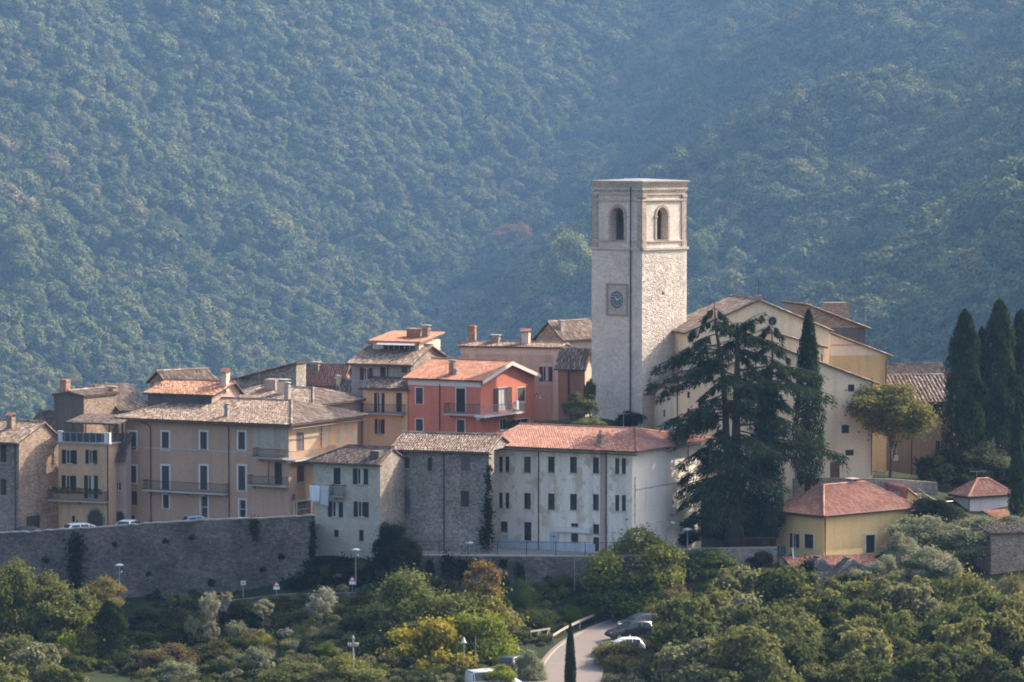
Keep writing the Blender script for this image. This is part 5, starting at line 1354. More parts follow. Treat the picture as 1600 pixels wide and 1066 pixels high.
# ------------------------------------------------------------------ trees and shrubs
TCOUNT = [0]
def tree(label, px, top, bot, w, Y, colr, kind='oak', name='broadleaf_tree', cat='tree', group=None, rz=None, bark='bark', trunk_w=None, base=None, lean=0.0):
    """crown seen between rows top..bot and w pixels wide at distance Y; the trunk stands on the ground"""
    ppm = FPX / Y; c = at(px, (top + bot) / 2, Y)
    big = 1.2 if w > 80 else 1.08
    rx = w / 2 / ppm * big; rzc = (bot - top) / 2 / ppm * 1.12
    if cat == 'tree' and w > 80 and top > 870: c.z -= rzc * 0.15; rzc *= 1.15
    gz = surf_z(c.x, c.y) if base is None else base
    TCOUNT[0] += 1; k = TCOUNT[0]
    o = empty(name, (c.x, c.y, gz)); tag(o, label, cat, group)
    meshes = {'oak': OAKS, 'fine': FINE, 'loose': LOOSE}[kind]
    cr = link('crown' if cat == 'tree' else 'foliage', meshes[k % len(meshes)], o)
    cr.location = (0, 0, c.z - gz); cr.scale = (rx, rx * 0.95, rzc); cr.rotation_euler = (0, 0, (k * 2.4) % 6.28); cr.color = (*colr, 1)
    tr = link('trunk' if cat == 'tree' else 'stem', TRUNKS[k % len(TRUNKS)] if bark == 'bark' else TRUNKS_PALE[k % 2], o)
    hh = max(0.4, c.z - gz + rzc * 0.25); rr = trunk_w if trunk_w else max(0.5, min(3.2, rx * 1.0)); tr.scale = (rr, rr, hh); tr.rotation_euler = (0, 0, k * 1.7 % 6.28)
    return o
TRUNKS_PALE = [trunk_mesh('trunk_pale%d' % i, 50 + i, rad=0.05, nb=7, reach=0.8) for i in range(2)]
for m_ in TRUNKS_PALE: m_.materials.clear(); m_.materials.append(M['bark_pale'])

OLV = (0.155, 0.168, 0.062); GRN = (0.135, 0.18, 0.045); DRK = (0.045, 0.062, 0.026); YEL = (0.36, 0.30, 0.05); YGR = (0.24, 0.28, 0.05)  # DRK is darkened to carry the slope's shade in the leaves
SIL = (0.28, 0.28, 0.20); AUT = (0.28, 0.19, 0.08); OLIVE = (0.26, 0.28, 0.185); BRN = (0.17, 0.13, 0.07)
# left corner group
tree('leftmost olive-green tree cut by the frame below the retaining wall', 12, 878, 1010, 95, 334, OLV)
tree('tall grey-green tree in the left corner group', 92, 888, 1035, 135, 336, OLV, 'fine')
tree('ochre-topped tree with ivy trunk right in the left corner group', 168, 902, 962, 72, 339, (0.247, 0.216, 0.083), 'fine')
tree('yellow-green tree in front of the ivy column at lower left', 128, 955, 1075, 95, 332, YGR, 'oak')
tree('dark undergrowth tree at the very lower left corner', 30, 985, 1090, 130, 328, (0.145, 0.155, 0.073), 'fine')
tree('dark green shrub at the foot of the ivy column', 178, 1020, 1085, 70, 329, DRK, 'oak', name='shrub', cat='shrub')
# dry slope left of centre
tree('tall wispy pale tree standing alone on the dry slope', 326, 918, 975, 38, 336, (0.360, 0.345, 0.273), 'loose', bark='pale')
tree('small silvery shrub below the wispy pale tree', 331, 972, 1012, 32, 334, SIL, 'loose', name='shrub', cat='shrub', bark='pale')
tree('silvery shrub left of the wispy pale tree', 299, 962, 998, 26, 335, SIL, 'loose', name='shrub', cat='shrub', bark='pale')
tree('pale wispy tuft right behind the wispy pale tree', 353, 922, 945, 22, 338, (0.345, 0.316, 0.245), 'loose', name='shrub', cat='shrub', bark='pale')
tree('silver leaning shrub below the white box sign', 412, 938, 965, 40, 337, (0.331, 0.331, 0.245), 'loose', name='shrub', cat='shrub', bark='pale')
tree('bleached feathery tree in front of the lane parapet', 502, 916, 968, 50, 335, (0.360, 0.360, 0.316), 'loose', bark='pale')
tree('grey-green shrub with yellow tips on the dry slope', 368, 966, 1000, 34, 333, SIL, 'loose', name='shrub', cat='shrub', bark='pale')
tree('yellow flowering shrub at centre of the dry slope', 405, 982, 1030, 36, 330, (0.330, 0.309, 0.083), 'fine', name='shrub', cat='shrub')
tree('round green shrub right of the yellow flowering shrub', 466, 986, 1012, 32, 331, GRN, 'oak', name='shrub', cat='shrub')
tree('brownish scrub bush on the lower dry slope', 262, 1008, 1060, 100, 328, BRN, 'fine', name='shrub', cat='shrub')
tree('silver-green bush bottom left of the dry slope', 270, 1032, 1080, 80, 322, OLIVE, 'fine', name='shrub', cat='shrub')
tree('grey-green tall bush on the lower dry slope', 402, 1008, 1075, 62, 325, OLIVE, 'fine', name='shrub', cat='shrub')
tree('olive scrub mound left of the utility pole at the bottom edge', 470, 1034, 1085, 120, 318, OLV, 'fine', name='shrub', cat='shrub')
tree('broad olive scrub mound around the utility pole foot', 545, 1028, 1085, 110, 316.5, (0.216, 0.226, 0.073), 'fine', name='shrub', cat='shrub')
tree('small green bush left of the utility pole', 512, 1003, 1035, 40, 325, GRN, 'fine', name='shrub', cat='shrub')
tree('green bush right behind the utility pole', 574, 1012, 1045, 50, 326, OLIVE, 'fine', name='shrub', cat='shrub')
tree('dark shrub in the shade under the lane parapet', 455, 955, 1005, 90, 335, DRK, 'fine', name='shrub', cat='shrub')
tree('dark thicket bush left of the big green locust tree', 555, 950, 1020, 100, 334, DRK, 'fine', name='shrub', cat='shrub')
# more brush on the shaded slope, its shade darkened into the leaf colours
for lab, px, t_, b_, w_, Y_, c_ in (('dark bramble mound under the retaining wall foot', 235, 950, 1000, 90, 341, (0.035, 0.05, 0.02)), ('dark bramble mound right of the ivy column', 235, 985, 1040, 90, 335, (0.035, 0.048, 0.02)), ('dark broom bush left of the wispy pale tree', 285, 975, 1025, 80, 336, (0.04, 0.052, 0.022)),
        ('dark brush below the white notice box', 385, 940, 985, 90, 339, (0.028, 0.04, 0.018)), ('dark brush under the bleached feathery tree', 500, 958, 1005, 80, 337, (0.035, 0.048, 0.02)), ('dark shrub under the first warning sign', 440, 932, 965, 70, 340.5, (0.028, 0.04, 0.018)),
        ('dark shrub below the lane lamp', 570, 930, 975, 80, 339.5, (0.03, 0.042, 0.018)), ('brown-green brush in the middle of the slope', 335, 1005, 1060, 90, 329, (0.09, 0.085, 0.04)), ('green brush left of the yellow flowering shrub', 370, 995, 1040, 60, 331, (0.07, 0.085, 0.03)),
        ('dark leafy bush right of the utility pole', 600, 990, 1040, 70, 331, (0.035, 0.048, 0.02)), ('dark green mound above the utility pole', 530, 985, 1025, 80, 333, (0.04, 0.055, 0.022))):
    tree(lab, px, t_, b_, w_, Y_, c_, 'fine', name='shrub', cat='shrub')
# centre group
tree('big green locust tree below the terrace wall', 648, 895, 1010, 172, 333, (0.165, 0.19, 0.065), 'fine')
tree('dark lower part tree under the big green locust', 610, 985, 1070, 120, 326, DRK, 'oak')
tree('bronze-leaved upright tree in front of the terrace wall', 752, 880, 950, 72, 336, AUT, 'loose')
tree('ochre-green tree below the bronze-leaved one', 757, 915, 1045, 118, 335, (0.279, 0.258, 0.073), 'fine')
tree('bright yellow autumn tree at bottom centre', 668, 965, 1085, 150, 325, YEL, 'oak')
tree('fresh yellow-green tree left of the parked dark car', 748, 950, 1070, 120, 326, YGR, 'fine')
tree('dark yellow-green tree at the bottom edge by the van', 700, 1030, 1095, 90, 321, (0.155, 0.185, 0.051), 'oak')
tree('dark green shrub at the foot of the terrace wall', 812, 905, 985, 60, 341, (0.092, 0.145, 0.057), 'fine', name='shrub', cat='shrub')
tree('round dark bush behind the wooden trestle fence', 832, 940, 1000, 75, 339.5, (0.114, 0.145, 0.051), 'oak', name='shrub', cat='shrub')
tree('green bush right of the wooden trestle fence', 888, 945, 990, 50, 341.5, GRN, 'fine', name='shrub', cat='shrub')
tree('olive bush behind the guard rail', 925, 940, 980, 50, 343, (0.134, 0.165, 0.061), 'fine', name='shrub', cat='shrub')
tree('low bush by the dark parked car', 778, 985, 1015, 45, 333, YGR, 'fine', name='shrub', cat='shrub')
tree('large round bright green tree right of the convent base', 997, 832, 952, 158, 346.5, (0.215, 0.235, 0.062), 'fine')
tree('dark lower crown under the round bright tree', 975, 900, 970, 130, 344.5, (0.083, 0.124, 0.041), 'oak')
tree('brown-green shrub right below the round bright tree', 1042, 906, 965, 80, 344, (0.185, 0.175, 0.083), 'fine', name='shrub', cat='shrub')
tree('ochre roadside shrub behind the parked cars', 1020, 945, 1000, 62, 339, (0.268, 0.247, 0.083), 'fine', name='shrub', cat='shrub')
tree('grey olive bush at the roadside by the dark cars', 828, 1018, 1085, 55, 319.5, OLIVE, 'fine', name='shrub', cat='shrub')
tree('silvery bush on the right edge of the road', 945, 1000, 1040, 46, 329, OLIVE, 'fine', name='shrub', cat='shrub')
tree('yellowish scrub right of the road at the bottom', 965, 1022, 1085, 70, 324, (0.247, 0.237, 0.092), 'fine', name='shrub', cat='shrub')
# right of the road
tree('feathery green bush under the cedar', 1112, 858, 912, 95, 350, (0.128, 0.175, 0.066), 'fine', name='shrub', cat='shrub')
tree('dark round evergreen bush beside the villa stairs', 1188, 862, 898, 48, 349.5, (0.022, 0.029, 0.017), 'oak', name='shrub', cat='shrub')
tree('pale green bush below the dark round evergreen', 1168, 888, 912, 60, 348.5, GRN, 'fine', name='shrub', cat='shrub')
tree('bright yellow-green shrub at the road bend', 1105, 903, 935, 42, 348, YGR, 'fine', name='shrub', cat='shrub')
tree('dark shrub at the bend below the yellow-green one', 1085, 925, 955, 45, 347, (0.104, 0.134, 0.051), 'fine', name='shrub', cat='shrub')
tree('olive-leaved bush by the villa stair foot', 1230, 898, 945, 55, 345.5, OLV, 'fine', name='shrub', cat='shrub')
tree('silver bush left of the lower right oaks', 1192, 918, 958, 55, 343.5, SIL, 'fine', name='shrub', cat='shrub')
tree('small yellow-green oak above the right thicket', 1140, 930, 985, 65, 341.5, (0.206, 0.226, 0.061), 'fine')
tree('dark oak right of the road in the lower thicket', 1110, 965, 1050, 110, 335, (0.104, 0.124, 0.045), 'oak')
tree('grey-green bush in the lower thicket by the dark cars', 1075, 985, 1030, 60, 333, OLIVE, 'fine', name='shrub', cat='shrub')
tree('yellowish young oak at the bottom of the thicket', 1060, 1020, 1090, 85, 324, (0.268, 0.279, 0.079), 'fine')
tree('broad green oak below the stone ruins', 1215, 925, 1045, 150, 336, (0.155, 0.181, 0.054), 'oak')
tree('large olive-green oak in front of the ruins', 1310, 905, 1030, 140, 338, (0.181, 0.203, 0.061), 'oak')
tree('dark oak at bottom right between the larger oaks', 1270, 1000, 1090, 130, 325, (0.114, 0.140, 0.041), 'oak')
tree('light green young oak at the bottom edge right', 1165, 1025, 1090, 90, 322, YGR, 'oak')
tree('large shaded oak below the olive orchard', 1420, 930, 1050, 150, 335, (0.128, 0.155, 0.050), 'oak')
tree('ochre-green oak on the right below the stone shed', 1520, 895, 1020, 110, 339, (0.216, 0.210, 0.074), 'fine')
tree('brownish oak at the right edge below the shed', 1590, 905, 1030, 90, 336, (0.185, 0.165, 0.074), 'fine')
tree('green-gold oak at the bottom right corner', 1530, 1005, 1095, 170, 325, (0.216, 0.226, 0.061), 'oak')
tree('bright oak at the bottom edge below the shaded oak', 1370, 1018, 1090, 110, 323, (0.206, 0.226, 0.057), 'oak')
tree('tall dark oak standing above the right thicket centre', 1385, 925, 1050, 120, 332, (0.07, 0.085, 0.028), 'oak')  # leaves coloured dark to give the thicket its deep shade
tree('tall pale olive-green oak in the right thicket', 1470, 950, 1075, 125, 328, (0.19, 0.185, 0.07), 'fine')
tree('sunlit lime-green young tree at the bottom of the thicket', 1245, 1010, 1090, 80, 319, (0.24, 0.27, 0.06), 'fine')
tree('dark tall oak left in the right thicket', 1165, 955, 1060, 105, 331, (0.065, 0.08, 0.026), 'oak')  # dark leaf colour again stands for shade between the oaks
tree('silvery shrub standing in the middle of the thicket', 1330, 985, 1040, 70, 327, (0.27, 0.27, 0.19), 'loose', name='shrub', cat='shrub')
# olive orchard
for lab, px, t_, b_, w_, Y_ in (('silver olive tree beside the villa right wall', 1410, 834, 890, 66, 349, ), ('broad silver olive tree in front of the pale house', 1448, 802, 872, 118, 356), ('dark-bottomed olive tree left of the stone shed', 1518, 806, 874, 125, 355),
                            ('low silver olive tree above the shaded oak', 1440, 855, 912, 90, 346), ('small silver olive bush at the ruin corner', 1380, 870, 925, 75, 344.5), ('silver olive tree below the stone shed', 1478, 868, 918, 55, 345.5),
                            ('olive tree by the right frame edge under the cypress', 1590, 803, 850, 96, 358), ('pale olive bush under the second ruin', 1345, 890, 940, 70, 342), ('small olive tree under the right edge shed', 1575, 905, 940, 50, 345)):
    tree(lab, px, t_, b_, w_, Y_, OLIVE if Y_ > 350 else (0.29, 0.30, 0.215), 'fine', name='olive_tree', group='olive trees in the orchard')
# terrace plants
tree('small plane tree with mottled trunk before the brown house', 1392, 594, 696, 132, 372, (0.20, 0.195, 0.075), 'fine', base=at(1388, 752, 372).z - 0.5, trunk_w=2.6)
tree('dark evergreen oak left of the right-hand cypress clump', 1478, 700, 792, 105, 379, (0.042, 0.054, 0.026), 'oak')
tree('dusty evergreen oak in front of the right-hand cypress clump', 1528, 690, 765, 95, 381, (0.114, 0.128, 0.074), 'fine')
tree('low dark shrub on the bank right of the villa annexe', 1462, 775, 822, 75, 361, (0.03, 0.042, 0.02), 'oak', name='shrub', cat='shrub')
tree('dusty shrub on the bank between villa and pale house', 1485, 790, 825, 55, 362, (0.08, 0.09, 0.05), 'fine', name='shrub', cat='shrub')
tree('dark bush filling the gap behind the small pale house', 1462, 745, 810, 70, 375, (0.031, 0.042, 0.022), 'oak', name='shrub', cat='shrub')
tree('dark bush under the cypress at the right edge', 1596, 720, 800, 70, 379, (0.036, 0.048, 0.024), 'oak', name='shrub', cat='shrub')
tree('grey-green bush at the foot of the bell tower', 904, 614, 660, 58, 369, (0.155, 0.175, 0.092), 'fine', name='shrub', cat='shrub', base=21.5)
tree('pale low bush behind the convent ridge', 922, 652, 672, 52, 366, (0.226, 0.268, 0.124), 'fine', name='shrub', cat='shrub', base=21.5)
tree('climbing bush between rust house and bell tower', 922, 590, 640, 20, 373.6, (0.145, 0.165, 0.061), 'fine', name='shrub', cat='shrub', base=21.5)
tree('dark shrub against the tower corner', 985, 640, 672, 46, 368, (0.024, 0.034, 0.022), 'oak', name='shrub', cat='shrub', base=21.5)
tree('small dark bush by the salmon house ground floor', 800, 655, 674, 24, 369, (0.083, 0.114, 0.051), 'oak', name='shrub', cat='shrub', base=20.5)
tree('tall dark shrub at the corner of the laundry house', 612, 812, 905, 62, 345, (0.024, 0.036, 0.022), 'fine')
tree('dark shrub right of the tall one under the stone row', 640, 838, 900, 40, 345.2, (0.029, 0.041, 0.024), 'fine', name='shrub', cat='shrub')
tree('small round hedge bush near the cedar trunk', 1130, 815, 850, 70, 359, (0.018, 0.026, 0.014), 'oak', name='shrub', cat='shrub')
tree('dark hedge right of the convent side wall', 1060, 822, 858, 75, 360, (0.018, 0.026, 0.014), 'oak', name='shrub', cat='shrub')

# ---- cypresses
def cypress_mesh(name, seed, n=9000, leaf=0.035, tip=0.75, ragged=0.10):
    """unit height 1, radius about 1 at its widest"""
    r = np.random.default_rng(seed); z = r.uniform(0.0, 1, n) ** 0.85
    prof = np.clip(np.minimum(1.0, 0.55 + z * 3.5), 0, 1) * np.clip((1 - z) / tip, 0, 1) ** 0.55
    a = r.uniform(0, 2 * math.pi, n)
    lump = 1 + ragged * (np.sin(a * 5 + z * 21) + np.sin(a * 3 - z * 13 + 1.3)) + r.normal(size=n) * 0.05
    rad = prof * lump * r.uniform(0.72, 1.03, n)
    rad = np.maximum(rad, 0.02)
    P = np.stack([np.cos(a) * rad, np.sin(a) * rad, z], 1)
    return P, a, r
def make_cypress(label, px, top, bot, w, Y, colr, seed, n=9000, group=None, tip=0.75, base=None, ragged=0.1, name='cypress_tree', cat='cypress'):
    ppm = FPX / Y; b = at(px, bot, Y); hgt = (bot - top) / ppm; rad = w / 2 / ppm
    P, a, r = cypress_mesh(name, seed, n, tip=tip, ragged=ragged); P = P * np.array([rad, rad, hgt])
    N = np.stack([np.cos(a), np.sin(a), np.full(len(a), 0.35)], 1)
    nn = N + r.normal(size=N.shape) * 0.45; nn /= np.linalg.norm(nn, axis=1, keepdims=True)
    up = np.array([0, 0, 1.0]) + r.normal(size=N.shape) * 0.22 + N * 0.25; t = up - nn * (up * nn).sum(1, keepdims=True); t /= np.linalg.norm(t, axis=1, keepdims=True); s = np.cross(nn, t)
    L_ = (r.uniform(0.25, 0.6, len(a)))[:, None]; W_ = (r.uniform(0.08, 0.16, len(a)))[:, None]
    V = np.stack([P - t*L_*0.5, P - s*W_*0.5, P + t*L_*0.5, P + s*W_*0.5], 1).reshape(-1, 3)
    gz = surf_z(b.x, b.y) if base is None else base
    o = empty(name, (b.x, b.y, min(gz, b.z))); tag(o, label, cat, group)
    V[:, 2] += b.z - min(gz, b.z)
    c = link('crown', np_mesh('crown', V, np.arange(len(V)).reshape(-1, 4)), o, M['needle']); c.color = (*colr, 1)
    core = [(0, 0, -0.3), (0, 0, (b.z - min(gz, b.z)) + 0.1), (0, 0, (b.z - min(gz, b.z)) + hgt * 0.9)]
    MB().tube(core, [max(0.15, rad * 0.22), max(0.14, rad * 0.2), 0.05], 7).build('trunk', M['bark'], o)
    return o
CY = (0.032, 0.050, 0.026)
make_cypress('tall slim cypress rising in front of the church gable', 1262, 484, 758, 54, 364, CY, 1, 10000, tip=0.72)
make_cypress('broad dark cypress beside the cedar, lower than the slim one', 1197, 586, 842, 58, 356.4, (0.026, 0.042, 0.024), 2, 12000, tip=0.75)
make_cypress('dark broad cypress, leftmost of the right-hand cypress clump', 1506, 484, 715, 62, 382, CY, 4, 14000, tip=0.5, ragged=0.16, group='cypresses at the right edge')
make_cypress('massive cypress, tallest spire at the right frame edge', 1560, 468, 715, 66, 385, (0.048, 0.066, 0.034), 5, 14000, tip=0.5, ragged=0.18, group='cypresses at the right edge')
make_cypress('cypress spire cut by the right frame edge', 1594, 484, 715, 62, 386.5, (0.044, 0.06, 0.032), 9, 12000, tip=0.5, ragged=0.18, group='cypresses at the right edge')
make_cypress('narrow cypress spire between the left and the tallest one', 1533, 512, 715, 44, 384, CY, 10, 8000, tip=0.55, ragged=0.16, group='cypresses at the right edge')
make_cypress('slender dark cypress at the right edge below the clump', 1589, 622, 812, 30, 361, CY, 6, 5000, tip=0.95, group='cypresses at the right edge')
make_cypress('little pointed cypress standing in the road verge at bottom', 891, 976, 1090, 17, 316, (0.030, 0.045, 0.022), 7, 4500, tip=0.6, ragged=0.04)
make_cypress('ivy-clad dark column trunk in the lower left group', 172, 940, 1085, 52, 331, (0.024, 0.036, 0.016), 8, 7000, tip=0.2, ragged=0.2, name='ivy_column', cat='ivy')

# ---- the great cedar
def cedar():
    r = np.random.default_rng(42); Y = 357.0; ppm = FPX / Y
    base = at(1147, 862, Y); o = empty('cedar_tree', base); tag(o, 'huge dark cedar with layered drooping branches in front of the church', 'cedar')
    def q(px, py, dy=0.0): 
        p = at(px, py, Y); return Vector((p.x, Y + dy, p.z)) - base
    lead = {'a': [q(1147, 868), q(1148, 800), q(1149, 745), q(1150, 690), q(1151, 620), q(1152, 560), q(1153, 505)],
            'b': [q(1148, 775), q(1139, 735), q(1135, 690), q(1133, 630), q(1127, 560), q(1118, 510), q(1116, 468)]}
    lead['c'] = [q(1156, 770), q(1182, 700), q(1200, 640), q(1207, 570), q(1206, 500)]
    tm = MB().tube(lead['c'], [0.34, 0.28, 0.2, 0.12, 0.03], 7).tube(lead['a'], [1.05, 0.80, 0.55, 0.45, 0.36, 0.24, 0.08], 9).tube(lead['b'], [0.5, 0.42, 0.36, 0.3, 0.22, 0.12, 0.03], 8)
    tm.build('trunk', M['bark'], o, True)
    def on_lead(k, py):
        pts = lead[k]; z = q(0, py).z
        for a, b in zip(pts[:-1], pts[1:]):
            if a.z <= z <= b.z: return a.lerp(b, (z - a.z) / (b.z - a.z))
        return pts[-1].copy() if z > pts[-1].z else pts[0].copy()
    B = []
    for k, px, py, ay in (('c', 1192, 520, 506), ('c', 1222, 526, 510), ('c', 1186, 552, 532), ('c', 1232, 560, 540), ('c', 1190, 590, 566), ('c', 1238, 600, 572), ('c', 1228, 632, 604), ('b', 1098, 500, 480), ('b', 1136, 500, 482), ('b', 1080, 520, 500), ('b', 1070, 545, 522), ('b', 1155, 520, 503), ('b', 1042, 560, 540), ('b', 1022, 575, 552), ('a', 1178, 508, 503), ('a', 1196, 487, 512), ('a', 1185, 540, 520),
                          ('a', 1225, 540, 528), ('b', 1088, 585, 560), ('b', 1013, 602, 575), ('b', 1032, 616, 582), ('a', 1230, 572, 548), ('a', 1180, 575, 552), ('a', 1290, 588, 580), ('b', 1095, 622, 596), ('a', 1303, 618, 596), ('a', 1205, 615, 590),
                          ('b', 1085, 650, 622), ('b', 1031, 660, 640), ('b', 1060, 664, 645), ('a', 1245, 640, 612), ('b', 1016, 697, 650), ('b', 1040, 690, 655), ('a', 1215, 660, 632), ('a', 1262, 672, 640), ('b', 1095, 700, 668), ('b', 1064, 720, 690), ('a', 1290, 690, 664),
                          ('a', 1225, 705, 672), ('a', 1320, 713, 690), ('a', 1260, 720, 690), ('b', 1090, 725, 700), ('a', 1067, 745, 716), ('a', 1082, 770, 735), ('a', 1022, 788, 742), ('a', 1045, 800, 752), ('a', 1100, 790, 752), ('a', 1215, 760, 720), ('a', 1205, 800, 755), ('a', 1070, 812, 768), ('a', 1100, 825, 780), ('a', 1190, 825, 778)):
        e = q(px, py); s = on_lead(k, ay); ln = abs(e.x - s.x); e.y += r.uniform(-0.45, 0.45) * ln
        B.append((s, e, 1.0))
    for i in range(36):                               # branches towards and away from the viewer
        py = r.uniform(495, 730) if i < 26 else r.uniform(730, 805); s = on_lead('ab'[i % 2], py); f = (py - 460) / 340
        ln = (2.5 + 5.5 * min(1, f * 1.3)) * r.uniform(0.6, 1.0); a = r.choice([-1, 1]) * math.pi / 2 + r.uniform(-0.7, 0.7)
        e = s + Vector((math.cos(a) * ln, math.sin(a) * ln, -ln * r.uniform(0.12, 0.32))); B.append((s, e, 0.9))
    PV = []; bm_ = MB()
    P = []; T = []
    for s, e, f in B:
        d = e - s; ln = d.length; h = Vector((d.x, d.y, 0)); h.normalize(); side = Vector((-h.y, h.x, 0))
        path = [s + d * t + Vector((0, 0, math.sin(t * math.pi) * ln * 0.07)) for t in np.linspace(0, 1, 7)]
        bm_.tube(path, [max(0.02, 0.035 * ln ** 0.6 * (1 - 0.85 * t)) for t in np.linspace(0, 1, 7)], 5)
        n = int(100 * ln * f) + 70
        t = r.uniform(0.12, 1.0, n) ** 0.75
        pos = np.array([tuple(s)])[0] + np.outer(t, np.array(d)); pos[:, 2] += np.sin(t * math.pi) * ln * 0.07
        wmax = (0.10 + 0.17 * np.sin(np.clip(t, 0, 1) * 2.6)) * min(ln, 7)
        # twigs gather in bunches along the branch
        nb = max(5, int(ln * 2.2)); bt = r.uniform(0.15, 1, nb); t2 = bt[r.integers(0, nb, n)] + r.normal(size=n) * 0.015; m_ = r.random(n) < 0.75
        t = np.where(m_, np.clip(t2, 0.1, 1.02), t); pos = np.array(s)[None] + np.outer(t, np.array(d)); pos[:, 2] += np.sin(np.clip(t, 0, 1) * math.pi) * ln * 0.07
        off = r.normal(size=n) * 0.55 * wmax; pos += np.outer(off, np.array(side))
        pos[:, 2] -= np.abs(off) * 0.28 + r.random(n) ** 1.6 * 0.75 * (0.5 + t * 0.4)
        P.append(pos)
        tv = np.tile(np.array(h) * 0.55, (n, 1)) + np.outer(np.sign(off) * 0.5, np.array(side)) + np.array([0, 0, -0.75]) + r.normal(size=(n, 3)) * 0.35; T.append(tv)
    P = np.concatenate(P); T = np.concatenate(T); T /= np.linalg.norm(T, axis=1, keepdims=True); n = len(P)
    s = np.cross(T, r.normal(size=(n, 3))); s /= np.linalg.norm(s, axis=1, keepdims=True)
    L_ = r.uniform(0.3, 0.75, n)[:, None]; W_ = r.uniform(0.07, 0.17, n)[:, None]
    V = np.stack([P, P + T*L_*0.45 + s*W_*0.5, P + T*L_, P + T*L_*0.45 - s*W_*0.5], 1).reshape(-1, 3)
    bm_.build('branches', M['bark'], o)['kind'] = 'stuff'
    c = link('crown', np_mesh('crown', V, np.arange(len(V)).reshape(-1, 4)), o, M['needle']); c.color = (0.040, 0.062, 0.038, 1)
    print('CEDAR', n)
cedar()

# ---- climbers, ivy and weeds on walls
def ivy(label, spots, colr, seed, name='ivy', cat='ivy', size=0.16, dens=260):
    """spots: (centre Vector, along Vector, half width, half height, outward Vector)"""
    r = np.random.default_rng(seed); P = []; N = []
    for c, al, hw, hh, out in spots:
        n = int(dens * hw * hh * 4) + 30
        a = r.normal(size=n) * 0.45 * hw; b = r.normal(size=n) * 0.45 * hh
        P.append(np.array(c)[None] + np.outer(a, np.array(al)) + np.outer(b, [0, 0, 1.0]) + np.outer(r.uniform(0.02, 0.38, n) * np.exp(-(a/hw)**2), np.array(out))); N.append(np.tile(np.array(out) + np.array([0, 0, 0.5]), (n, 1)))
    P = np.concatenate(P); N = np.concatenate(N); c0 = P.mean(0); c0[2] = P[:, 2].min()
    V, F = leaf_quads(P - c0, N, size, r); o = link(name, np_mesh(name, V, F), None, M['leaf']); o.location = c0; o.color = (*colr, 1); tag(o, label, cat)
    return o
def onwall(px, py, Y, w, hgt, out=(0, -1, 0), al=(1, 0, 0)):
    p = at(px, py, Y); k = FPX / Y; return (p, Vector(al), w / 2 / k, hgt / 2 / k, Vector(out))
ivy('dark ivy streak hanging down the high retaining wall', [onwall(118, 852, 350.5, 30, 45), onwall(116, 885, 350.3, 26, 45), onwall(120, 915, 350.2, 20, 40)], (0.024, 0.032, 0.018), 1, dens=110)
ivy('yellow-topped weed tuft at the retaining wall coping', [onwall(397, 822, 347.6, 14, 26), onwall(399, 834, 347.5, 10, 24)], (0.06, 0.07, 0.03), 2)
ivy('ivy climbing the junction of stone row and convent', [onwall(764, 750, 350.3, 12, 60), onwall(763, 800, 350.3, 18, 60), onwall(761, 838, 350.2, 26, 45)], (0.03, 0.038, 0.022), 3, dens=110)
ivy('ivy strip at the joint of retaining wall and laundry house', [onwall(489, 835, 346.8, 8, 50), onwall(488, 860, 346.7, 12, 30)], (0.02, 0.03, 0.015), 4)
ivy('weeds hanging on the terrace wall below the fence', [onwall(x, y, 346.2, w, hh) for x, y, w, hh in ((672, 888, 14, 30), (700, 885, 22, 36), (722, 890, 22, 34), (742, 884, 14, 24), (762, 884, 10, 20), (812, 900, 16, 34), (786, 880, 10, 16))], (0.022, 0.034, 0.016), 5)
ivy('thick dark ivy on the left end of the ruin', [onwall(1262, 890, 345.2, 20, 34), onwall(1260, 908, 345.0, 24, 40), onwall(1266, 925, 344.8, 30, 30)], (0.018, 0.026, 0.014), 6)
ivy('ivy blanket covering the bank under the laundry house', [onwall(x, y, Yv, 50, 22, (0, -0.6, 0.6)) for x, y, Yv in ((500, 884, 347.0), (530, 882, 347.2), (560, 883, 347.2), (590, 884, 347), (620, 886, 346.8), (490, 900, 345.6), (520, 898, 345.6), (550, 900, 345.6), (580, 900, 345.6), (612, 900, 345.6), (640, 900, 345.6), (480, 914, 344.2), (510, 914, 344.2), (540, 914, 344.2), (570, 914, 344.2), (600, 914, 344.2), (632, 914, 344.2), (465, 915, 344.6))], (0.018, 0.028, 0.014), 7, name='ivy_bank', size=0.2, dens=150)
ivy('moss and weeds low on the retaining wall', [onwall(x, y, 350.0 - x * 0.006, w, w * 0.9) for x, y, w in ((72, 875, 12), (232, 897, 9), (330, 910, 14), (300, 840, 8), (180, 850, 9), (258, 845, 10), (245, 925, 10), (410, 890, 8), (440, 870, 9))], (0.03, 0.035, 0.02), 8, dens=120)

# ---- rough undergrowth on the open slope: one mass
r = np.random.default_rng(17); UP = []
for _ in range(9000):
    Yv = r.uniform(303, 352); x = r.uniform(-52, 52)
    if np.sqrt(((ROADN[:, :2] - np.array([x, Yv])) ** 2).sum(1)).min() < 4.0: continue
    z = surf_z(x, Yv); p = proj((x, Yv, z))
    if not (-40 < p[0] < 1640 and 880 < p[1] < 1110): continue
    if p[0] > 760 and p[0] < 850 and p[1] > 1010 : continue
    if vnoise(np.array([x / 4]), np.array([Yv / 4]), 21)[0] < 0.36: continue
    if p[1] < 935 and p[0] < 460: continue
    if p[0] > 1040 and r.random() < 0.55: continue
    UP.append((x, Yv, z))
UP = np.array(UP); nu = len(UP); us = (0.30 + 0.85 * r.random(nu) ** 2.2).astype(np.float32)
UP[:, 2] += us * 0.45
t = NT('undergrowth_leaf'); oi = t.new('ShaderNodeObjectInfo'); ge = t.new('ShaderNodeNewGeometry')
